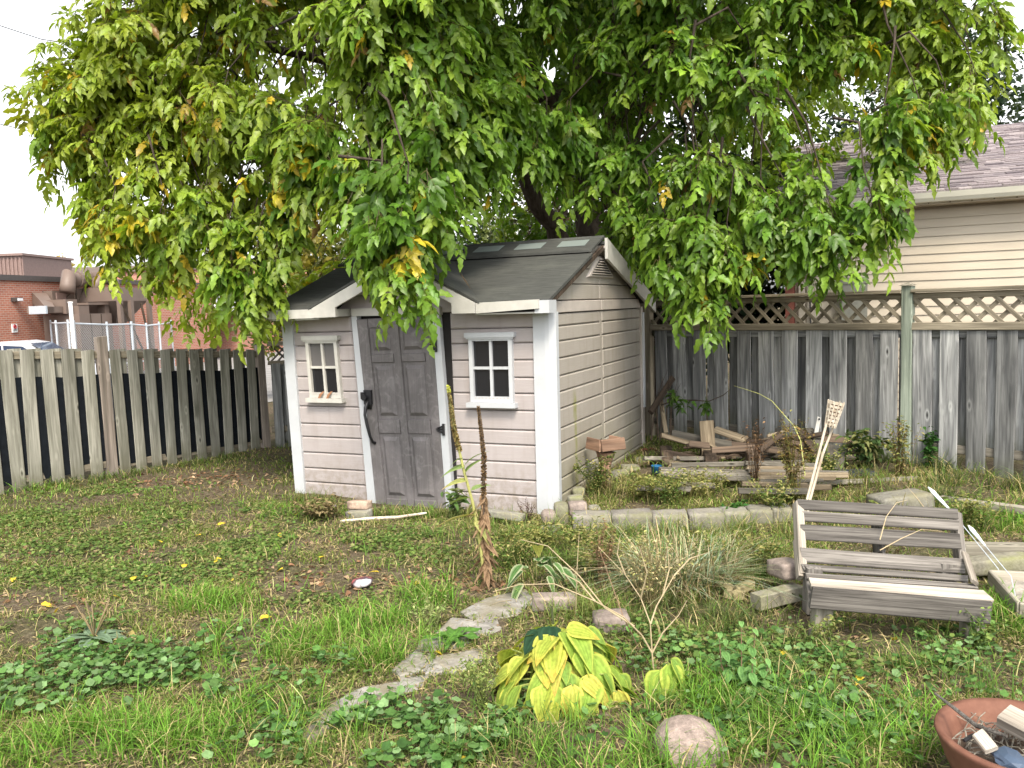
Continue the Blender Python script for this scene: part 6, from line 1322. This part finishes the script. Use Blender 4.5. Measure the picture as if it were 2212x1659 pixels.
# more ribbed leaves further right, and the small variegated one behind
h2 = gnd(1435, 1495); h2o = thing('hosta_sprout', 'pale ribbed hosta leaves alone at the foot of the bare stalk', 'plant', (h2[0], h2[1], float(hgt(h2[0], h2[1]))), 0)
for az, pt, z0, k in ((-1.2, -.9, .16, 1), (-.5, -.8, .18, 2), (-2.2, -.7, .13, 1), (-1.7, -1.1, .12, 2), (.4, -.4, .12, 2)): put_leaf(HM[k], h2o, (math.cos(az) * .04, math.sin(az) * .04, z0), az, pt, 0, .85)
v2 = gnd(1165, 1275); vo = thing('variegated_hosta', 'small white edged green hosta behind the stone path', 'plant', (v2[0], v2[1], float(hgt(v2[0], v2[1]))), 0)
VM = [blade_mesh('variegated_leaf', .14, .065, (.08, .17, .05), (.52, .52, .36), .5, 3), blade_mesh('variegated_leaf', .13, .06, (.10, .19, .06), (.55, .55, .38), .8, 3)]
for i in range(20): az = hr_.uniform(0, 6.28); r_ = hr_.uniform(.02, .14); put_leaf(VM[i % 2], vo, (math.cos(az) * r_ * 1.4, math.sin(az) * r_, hr_.uniform(.08, .22)), az, hr_.uniform(-.6, .4), 0, hr_.uniform(.8, 1.2))
for dx_ in (-.02, .02): put_leaf(blade_mesh('pale_leaf', .10, .05, (.45, .47, .12), (.5, .5, .15), .3, 3), vo, (dx_, 0, .3), 1.5 + dx_ * 20, -.8, 0, 1.)
# plantain rosette and dandelion
pl = gnd(205, 1392); po = thing('plantain', 'broad leaved plantain with brown seed spikes in the lawn', 'plant', (pl[0], pl[1], float(hgt(pl[0], pl[1]))), 0)
PM = blade_mesh('plantain_leaf', .15, .085, (.16, .24, .15), (.20, .28, .18), .4, 3)
for i in range(8): az = i * .8 + hr_.uniform(-.2, .2); put_leaf(PM, po, (math.cos(az) * .02, math.sin(az) * .02, .03), az, hr_.uniform(.1, .5), hr_.uniform(-.3, .3), hr_.uniform(.8, 1.15))
for i in range(14): az = hr_.uniform(0, 6.28); tl = hr_.uniform(.14, .24); ti = hr_.uniform(.2, .7); MB().tube([(0, 0, .02), (math.cos(az) * ti * tl * .4, math.sin(az) * ti * tl * .4, tl * .5), (math.cos(az) * ti * tl, math.sin(az) * ti * tl, tl)], [.0022, .0028, .0035], 5).build('seed_spike', flat('spike_brown', (.20, .15, .08)) if i == 0 else bpy.data.materials['spike_brown'], po)
da = gnd(985, 1385); dao = thing('dandelion', 'green dandelion rosette growing between the flagstones', 'plant', (da[0], da[1], float(hgt(da[0], da[1])) + .01), 0)
DNM = blade_mesh('dandelion_leaf', .15, .045, (.09, .20, .04), (.11, .23, .05), .35, 1, wavy=.25, heart=1.2)
for i in range(10): az = i * .63; put_leaf(DNM, dao, (0, 0, .02), az, hr_.uniform(.15, .6), 0, hr_.uniform(.8, 1.2))

# mulleins
def zD(x, y): return (921.6 + x * .331, 777.6 + y * .5726 / 1.0)
def zD(x, y): s = .576 * 950 / 1659; return (921.6 + x * .576 * 350 / 611, 777.6 + y * s)
mb0 = gnd(1046, 1268); YM_ = mb0[1]; mu = thing('dried_mullein', 'tall dead brown mullein stalk with shrivelled leaves', 'plant', (mb0[0], mb0[1], 0), 0)
def W2(pts, o): return [np.array(p) - np.array(o.location) for p in pts]
st = [at(*zD(x_, y_), YM_) for x_, y_ in ((390, 1480), (375, 1200), (372, 900), (376, 640), (355, 420), (338, 305))]; st[0][2] = 0
MB().tube(W2(st, mu), [.012, .011, .010, .010, .009, .005], 7).build('stem', M_rot, mu)
def spike(o, p0, p1, r0, r1, n, cols, top=None):
    f = Fol(); t_ = gr.random(n); a = gr.uniform(0, 6.28, n); P = np.array(p0) + (np.array(p1) - np.array(p0)) * t_[:, None]; r = r0 + (r1 - r0) * t_; d = np.stack([np.cos(a), np.sin(a), gr.uniform(-.1, .7, n)], 1)
    cc = np.array(cols)[gr.integers(0, len(cols), n)] * (1 + gr.normal(0, .25, (n, 1)))
    if top is not None: cc[t_ > .84] = top
    f.leaves(P + d * (r * .3)[:, None], d, hdir(n) + [0, 0, .6], r * 1.2, r * .9, np.clip(cc, .01, .6), LEAF8); ob = f.build('seed_spike', M_dry, o, origin=np.array(o.location)); return ob
BRN = [(.16, .10, .05), (.22, .15, .075), (.11, .07, .035)]
for a, b, r0, r1, n in ((st[3], st[5], .014, .009, 600), (st[2], st[3], .016, .016, 220)): spike(mu, a, b, r0, r1, n, BRN)
DL = blade_mesh('withered_leaf', .17, .05, (.23, .15, .09), (.32, .22, .13), .9, 3, M_dry, .5, wavy=.3)
for i in range(46):
    t_ = hr_.random() ** 1.2 * .5; p_ = st[0] * (1 - t_ * 1.9) + st[2] * (t_ * 1.9) if t_ < .52 else st[2]; az = hr_.uniform(0, 6.28); put_leaf(DL, mu, Vector(p_ - np.array(mu.location)) + Vector((0, 0, .07)), az, hr_.uniform(-1.5, -.9), hr_.uniform(-.6, .6), hr_.uniform(.6, 1.1), 'withered_leaf')
mg = thing('green_mullein', 'leaning mullein with yellow tipped spike and green leaves', 'plant', (mb0[0] - .02, mb0[1] + .02, 0), 0)
sg_ = [at(*zD(x_, y_), YM_ - .01) for x_, y_ in ((385, 1470), (350, 1200), (300, 930), (245, 730), (215, 600), (180, 450), (140, 170))]; sg_[0][2] = 0
MB().tube(W2(sg_, mg), [.011, .011, .010, .009, .009, .008, .005], 7).build('stem', flat('mullein_stem', (.30, .30, .10)), mg)
spike(mg, sg_[4], sg_[5], .015, .014, 300, [(.20, .15, .06), (.26, .20, .08)]); spike(mg, sg_[5], sg_[6], .014, .010, 560, [(.20, .16, .07), (.27, .22, .09)], np.array([.52, .55, .10]))
GL = [blade_mesh('mullein_leaf', .17, .085, (.33, .36, .13), (.48, .44, .17), .55, 3, tipc=(.42, .26, .14)), blade_mesh('mullein_leaf', .15, .075, (.22, .31, .12), (.30, .36, .14), .5, 3), blade_mesh('mullein_leaf', .20, .09, (.46, .44, .17), (.52, .42, .2), .45, 3, tipc=(.38, .2, .12))]
for (x_, y_, az, pt, k, s_) in ((235, 640, 3.1, -.2, 1, .6), (250, 740, 0.2, 1.0, 1, .9), (245, 700, 3.0, .0, 1, .95), (262, 790, 3.2, .15, 0, .8), (280, 905, 3.15, .1, 1, 1.0), (295, 850, .1, .6, 1, .7), (300, 940, 3.1, -.9, 0, .8), (315, 1020, 3.2, .15, 2, 1.15), (250, 690, .3, .9, 1, 1.), (320, 1060, -.4, -.6, 0, .9)):
    put_leaf(GL[k], mg, Vector(at(*zD(x_, y_), YM_ - .01) - np.array(mg.location)), az, pt, hr_.uniform(-.4, .4), s_ * 1.15)

# bare branching stalks and wiry weeds
def stalk(name, label, base_, lines, r, mat, cat='stalk'):
    o = thing(name, label, cat, (base_[0], base_[1], 0), 0)
    for L in lines: MB().tube(W2([np.array(p) for p in L], o), [r * (1 - .7 * i / (len(L) - 1)) for i in range(len(L))], 6).build('stem', mat, o)
    return o
def c7(x, y): return (979.2 + x * .34033, 1094.4 + y * .34033)
M_stalk = flat('pale_dry_stalk', (.36, .29, .18), .7); M_stalkb = flat('brown_dry_stalk', (.20, .13, .08), .8); M_stalkg = flat('yellow_green_stalk', (.34, .36, .12), .6)
sb = gnd(*c7(1275, 1130)); Yb = sb[1]; A = lambda x, y, dY=0.: at(*c7(x, y), Yb + dY)
bs = stalk('bare_stalk', 'pale bare forked weed stalk standing right of the hosta', sb, [[A(1280, 1140), A(1262, 930), A(1250, 740), A(1190, 580, .05), A(1090, 430, .1), A(920, 255, .15)], [A(1252, 745), A(1290, 630, .05), A(1400, 440, .1), A(1470, 370, .15)], [A(1262, 930), A(1200, 820), A(1080, 700, -.05), A(900, 600, -.08), A(640, 490, -.1), A(420, 495, -.1), A(250, 540, -.1)], [A(1150, 760), A(960, 640, .1), A(800, 440, .15), A(600, 250, .2), A(430, 210, .25)], [A(1330, 560, .08), A(1370, 400, .1), A(1360, 250, .1)], [A(1090, 430, .1), A(1040, 300, .1), A(1060, 180, .1)], [A(1400, 440, .1), A(1500, 330, .12), A(1620, 290, .12)], [A(1190, 580, .05), A(1230, 420, .0), A(1180, 250, .0)], [A(900, 600, -.08), A(800, 480, -.05), A(690, 420, -.05)], [A(1262, 930), A(1330, 800), A(1430, 690), A(1480, 600)]], .0045, M_stalk)
stalk('straight_straw', 'upright straw coloured stem behind the hosta', gnd(*c7(775, 700)), [[gnd(*c7(775, 720)), at(*c7(785, 400), 4.6), at(*c7(798, 180), 4.62)]], .004, M_stalk)
stalk('weed_stalk', 'thin dark brown weed stem before the block edging', gnd(*c7(1285, 400)), [[gnd(*c7(1285, 420)), at(*c7(1287, 230), 5.6), at(*c7(1290, 60), 5.65)], [at(*c7(1287, 230), 5.6), at(*c7(1230, 100), 5.6)]], .0045, M_stalkb)
stalk('weed_stalk', 'dark wiry stem slanting behind the pale forked stalk', gnd(*c7(1180, 900)), [[gnd(*c7(1190, 930)), at(*c7(1080, 700), Yb + .2), at(*c7(1000, 480), Yb + .35), at(*c7(920, 250), Yb + .5)]], .004, M_stalkb)
arch = [at(*zB(-150, -10), 8.6), at(*zB(0, 35), 8.4), at(*zB(150, 85), 8.2), at(*zB(300, 170), 8.0), at(*zB(430, 320), 7.8), at(*zB(560, 465), 7.7), at(*zB(640, 640), 7.6), gnd(1745, 1075, .05)]
stalk('arching_vine', 'yellow green vine stem arching in front of the right fence', arch[-1], [arch[::-1]], .006, M_stalkg, 'vine')
wires = [[at(*zC(0, 700), 4.7), at(*zC(60, 480), 4.8), at(*zC(160, 345), 4.9), at(*zC(270, 318), 4.95)], [at(*zC(0, 800), 4.62), at(*zC(200, 690), 4.66), at(*zC(400, 600), 4.7), at(*zC(600, 620), 4.75)], [at(*zC(430, 400), 5.2), at(*zC(330, 270), 5.4), at(*zC(240, 170), 5.5)]]
stalk('weed_wires', 'thin pale weed stems growing through the pallet bench', (2.1, 4.8), wires, .0035, M_stalk)

def bushy(name, label, px, py, z0, w, h, n, leaf, cols, stems, mat, cat='weed', tpl=LEAF8, Y=None, stemmat=None, upright=.6):
    c = gnd(px, py, z0) if Y is None else at(px, py, Y); c[2] = float(hgt(c[0], c[1])) if Y is None else c[2]; o = thing(name, label, cat, tuple(c), 0); f = Fol(); ends = []
    for i in range(stems):
        a = gr.uniform(0, 6.28); r = gr.random() ** .6; tip = np.array([math.cos(a) * w / 2 * r, math.sin(a) * w / 2 * r * .8, h * gr.uniform(.55, 1.05)]); md = tip * [.35, .35, .55] + gr.normal(0, .02, 3); f.twigs(np.array([[gr.normal(0, w * .08), gr.normal(0, w * .08), -.02]]), md[None], tip[None], .0035, np.array(cols[-1]) * .8); ends.append((md, tip))
    k = gr.integers(0, stems, n); t_ = gr.uniform(.0, 1.05, n); md = np.array([e[0] for e in ends])[k]; tp = np.array([e[1] for e in ends])[k]; P = md * (1 - t_[:, None]) + tp * t_[:, None]; P = np.where((gr.random(n) < .3)[:, None], md * gr.random((n, 1)), P) + gr.normal(0, w * .03, (n, 3))
    P[:, 2] = np.maximum(P[:, 2], .005); d = hdir(n) + np.stack([np.zeros(n), np.zeros(n), gr.normal(upright - .5, .4, n)], 1); L = leaf * gr.uniform(.5, 1.3, n); cc = np.array(cols)[gr.integers(0, len(cols), n)] * (1 + gr.normal(0, .22, (n, 1))); f.leaves(P, d, np.stack([gr.normal(0, .4, n), gr.normal(0, .4, n), np.ones(n)], 1), L, L * .5, np.clip(cc, .01, .6), tpl)
    ob = f.build('foliage', mat, o, origin=np.zeros(3)); ob['kind'] = 'stuff'; return o
# nettle
ne = gnd(1600, 1495); no = thing('nettle', 'fresh green nettle with toothed leaves in the near grass', 'plant', (ne[0], ne[1], float(hgt(ne[0], ne[1]))), 0)
NM = [blade_mesh('nettle_leaf', .075, .045, (.12, .25, .075), (.16, .30, .10), .3, 3, heart=.8), blade_mesh('nettle_leaf', .06, .036, (.17, .32, .10), (.2, .35, .12), .3, 3)]
for (dx_, dy_, hh) in ((-.09, 0, .30), (.0, -.02, .36), (.07, .03, .30), (.03, -.08, .2), (-.05, .06, .24), (.11, -.03, .18)):
    MB().tube([(dx_ * .5, dy_ * .5, 0), (dx_, dy_, hh * .5), (dx_ * 1.1, dy_, hh)], [.004, .003, .002], 5).build('stem', M_stalkb, no)
    for k in range(6):
        zz = hh * (.25 + .15 * k); 
        for sgn in (0, math.pi): put_leaf(NM[k > 3], no, (dx_ * (.6 + .09 * k), dy_, zz), k * 1.57 + sgn + hr_.uniform(-.3, .3), hr_.uniform(-.5, .2), 0, 1.15 - .09 * k)
DRYC = [(.36, .29, .17), (.46, .40, .26), (.25, .20, .11), (.30, .33, .18)]
# ribbon grass clump, half dead
rg = gnd(1470, 1262); rgo = thing('ribbon_grass', 'big clump of half dead pale ribbon grass by the block edging', 'grass clump', (rg[0], rg[1], float(hgt(rg[0], rg[1]))), 0)
f = Fol(); n = 1400; a = gr.uniform(0, 6.28, n); r = np.sqrt(gr.random(n)); P = np.stack([np.cos(a) * r * .34, np.sin(a) * r * .24, np.zeros(n)], 1); cc = np.array(DRYC + [(.13, .2, .075), (.10, .17, .06), (.3, .38, .26)])[gr.integers(0, 7, n)] * (1 + gr.normal(0, .2, (n, 1)))
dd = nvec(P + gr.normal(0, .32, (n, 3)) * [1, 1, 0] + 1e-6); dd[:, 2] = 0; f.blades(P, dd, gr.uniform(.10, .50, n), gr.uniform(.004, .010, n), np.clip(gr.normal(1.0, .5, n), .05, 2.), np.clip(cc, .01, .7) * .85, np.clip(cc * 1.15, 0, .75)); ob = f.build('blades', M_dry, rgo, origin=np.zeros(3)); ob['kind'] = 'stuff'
OL = [(.20, .21, .06), (.14, .18, .05), (.27, .25, .09)]; BD = [(.16, .09, .05), (.22, .14, .07), (.10, .065, .04)]
bushy('feathery_weed', 'yellowish feathery weed left of the ribbon grass', 1310, 1250, 0, .5, .34, 900, .03, OL + [(.30, .26, .12)], 26, M_herb)
bushy('feathery_weed', 'olive feathery weed between the mullein and the block edging', 1160, 1190, 0, .55, .22, 900, .03, OL, 26, M_herb)
bushy('twiggy_weed', 'dry twiggy weed tangle rising behind the bare forked stalk', 1400, 1330, 0, .55, .52, 700, .022, [(.34, .34, .12), (.42, .36, .19), (.24, .2, .1)], 34, M_dry)
bushy('brown_weed', 'reddish brown dead weed standing in the ribbon grass', 1300, 1265, 0, .24, .42, 420, .022, BD + [(.3, .2, .12)], 14, M_dry)
bushy('tangled_weed', 'green tangled weed around the feeder stump', 1290, 1068, .05, .45, .38, 700, .035, OL + [(.08, .13, .03)], 24, M_herb)
bushy('tangled_weed', 'low green weed tangle behind the block edging near the shed', 1400, 1080, .05, .7, .24, 900, .035, OL, 30, M_herb)
bushy('tangled_weed', 'low yellowish weed tangle at the middle of the raised bed', 1520, 1075, .05, .7, .22, 900, .035, OL + [(.32, .30, .13)], 30, M_herb)
bushy('dried_weed', 'tall brown dried weed left of the torch', 1712, 1085, .05, .42, .78, 800, .035, [(.18, .12, .05), (.26, .19, .06), (.12, .09, .04), (.2, .2, .06)], 26, M_dry)
bushy('dried_weed', 'grey brown twiggy dead weed before the wood heap', 1630, 1070, .05, .30, .70, 160, .03, BD, 22, M_dry)
bushy('strappy_weed', 'dark green strappy weed right of the torch by the fence', 1870, 1015, .05, .5, .38, 360, .10, [(.05, .09, .03), (.08, .12, .04), (.15, .16, .06)], 20, M_herb)
bushy('ragged_weed', 'ragged olive weed growing at the big fence post', 1945, 1030, .05, .4, .55, 420, .04, OL + [(.2, .15, .07)], 22, M_herb)
bushy('dark_bush', 'small dark green leafy bush against the right fence', 2008, 1015, .05, .18, .42, 150, .065, [(.03, .085, .02), (.045, .11, .025)], 10, M_herb)
bushy('dead_mound', 'mound of dead brown grass left of the door', 690, 1118, 0, .55, .16, 900, .05, [(.24, .19, .10), (.18, .14, .07), (.14, .15, .05)], 40, M_dry)
bushy('seed_weed', 'dark purple seeded weed in front of the white corner', 1140, 1118, 0, .22, .24, 150, .018, [(.07, .035, .04), (.12, .08, .06)], 12, M_dry)
bushy('grassy_weed', 'thin dark grassy weed beside the dead mullein', 985, 1108, 0, .25, .30, 90, .08, [(.06, .11, .03), (.12, .15, .05)], 12, M_herb)
bushy('broad_weed', 'bright green broad leaved weed on the block edging', 1590, 1095, .1, .3, .12, 90, .06, [(.04, .12, .025), (.06, .15, .03)], 10, M_herb)
bushy('pale_weed', 'pale green seeding weed in the near lawn', 935, 1350, 0, .3, .2, 300, .022, [(.22, .30, .10), (.30, .34, .14)], 18, M_herb)
bushy('pale_weed', 'yellow green seeding weed left of the hosta', 1040, 1520, 0, .28, .28, 420, .02, [(.26, .30, .09), (.2, .26, .08)], 18, M_herb)
for i, (x_, y_, Yv) in enumerate(((560, 560, 9.4), (690, 640, 9.4), (980, 660, 9.3))):
    bushy('maple_sapling', ('green sapling leaves in front of the fence near the shed', 'sapling leaves hanging second from the shed by the fence', 'dark green sapling leaves above the upright board')[i], *zA(x_, y_), 0, .22, .2, 22, .10, [(.06, .13, .02), (.10, .17, .03)], 6, M_leaf, 'sapling', LEAF_LOBED, Yv, upright=.1)
stalk('sapling_branch', 'dark thin branch reaching along the fence above the wood pile', at(*zA(430, 560), 9.6), [[at(*zA(430, 560), 9.6), at(*zA(600, 500), 9.5), at(*zA(850, 500), 9.4), at(*zA(1020, 515), 9.35), at(*zA(1200, 440), 9.3), at(*zA(1290, 365), 9.3)]], .012, M_bark, 'branch')
for i in range(9):
    x_ = 300 + i * 34; stalk('bare_twig', 'thin bare twig in the brush behind the shed corner', at(*zA(x_, 900), 9.7), [[at(*zA(x_ + hr_.uniform(-40, 40), 1000), 9.6), at(*zA(x_ + hr_.uniform(-40, 60), 600), 9.75), at(*zA(x_ + hr_.uniform(-80, 220), 120 + hr_.uniform(0, 350)), 9.9)]], .007, M_rot, 'twig')['group'] = 'brush behind the shed'
bushy('wispy_weed', 'wispy weed growing up through the gaps of the pallet bench', 1890, 1262, 0, .55, .50, 260, .024, [(.16, .20, .05), (.24, .24, .08), (.34, .25, .13)], 16, M_herb)
bushy('wispy_weed', 'low wispy weed round the left bench leg', 1770, 1385, 0, .4, .18, 260, .024, [(.14, .2, .05), (.22, .22, .08)], 14, M_herb)
bushy('wispy_weed', 'low wispy weed round the right bench leg', 2115, 1395, 0, .35, .2, 220, .03, [(.10, .18, .045), (.16, .22, .06)], 14, M_herb)
for lab, px, py, w, h in (('olive weed clump just right of the dead mullein', 1105, 1215, .5, .26), ('pale weed clump before the left end of the block edging', 1255, 1185, .5, .26), ('straggly weed clump left of the yellowish timbers', 1545, 1235, .45, .3), ('straggly weed clump between the timbers and the bench', 1655, 1235, .4, .32), ('yellowish weed clump behind the middle of the block edging', 1450, 1098, .5, .3), ('olive weed clump at the right end of the block edging', 1680, 1115, .5, .34), ('weed clump in the grass behind the right bench corner', 2095, 1150, .4, .3), ('tall weed clump along the fence left of the big post', 1790, 1045, .5, .4)):
    bushy('straggly_weed', lab, px, py, .03, w, h, 620, .032, OL + [(.30, .28, .12), (.12, .19, .045)], 26, M_herb)
tuft = Fol(); tufts([(1200, 1150, .4, .08), (1350, 1160, .4, .06), (1500, 1158, .4, .06), (1640, 1150, .4, .08), (1300, 1215, .5, .15), (1600, 1200, .4, .2), (1750, 1150, .3, .2), (1450, 1290, .4, .15), (1250, 1350, .3, .2)], 7, 24, .22, (.17, .22, .06), .0055, .05, (.8, .35))
o = tuft.build('weedy_grass', M_grass); tag(o, 'rank weedy grass between the shed corner and the bench', 'grass', kind='stuff')
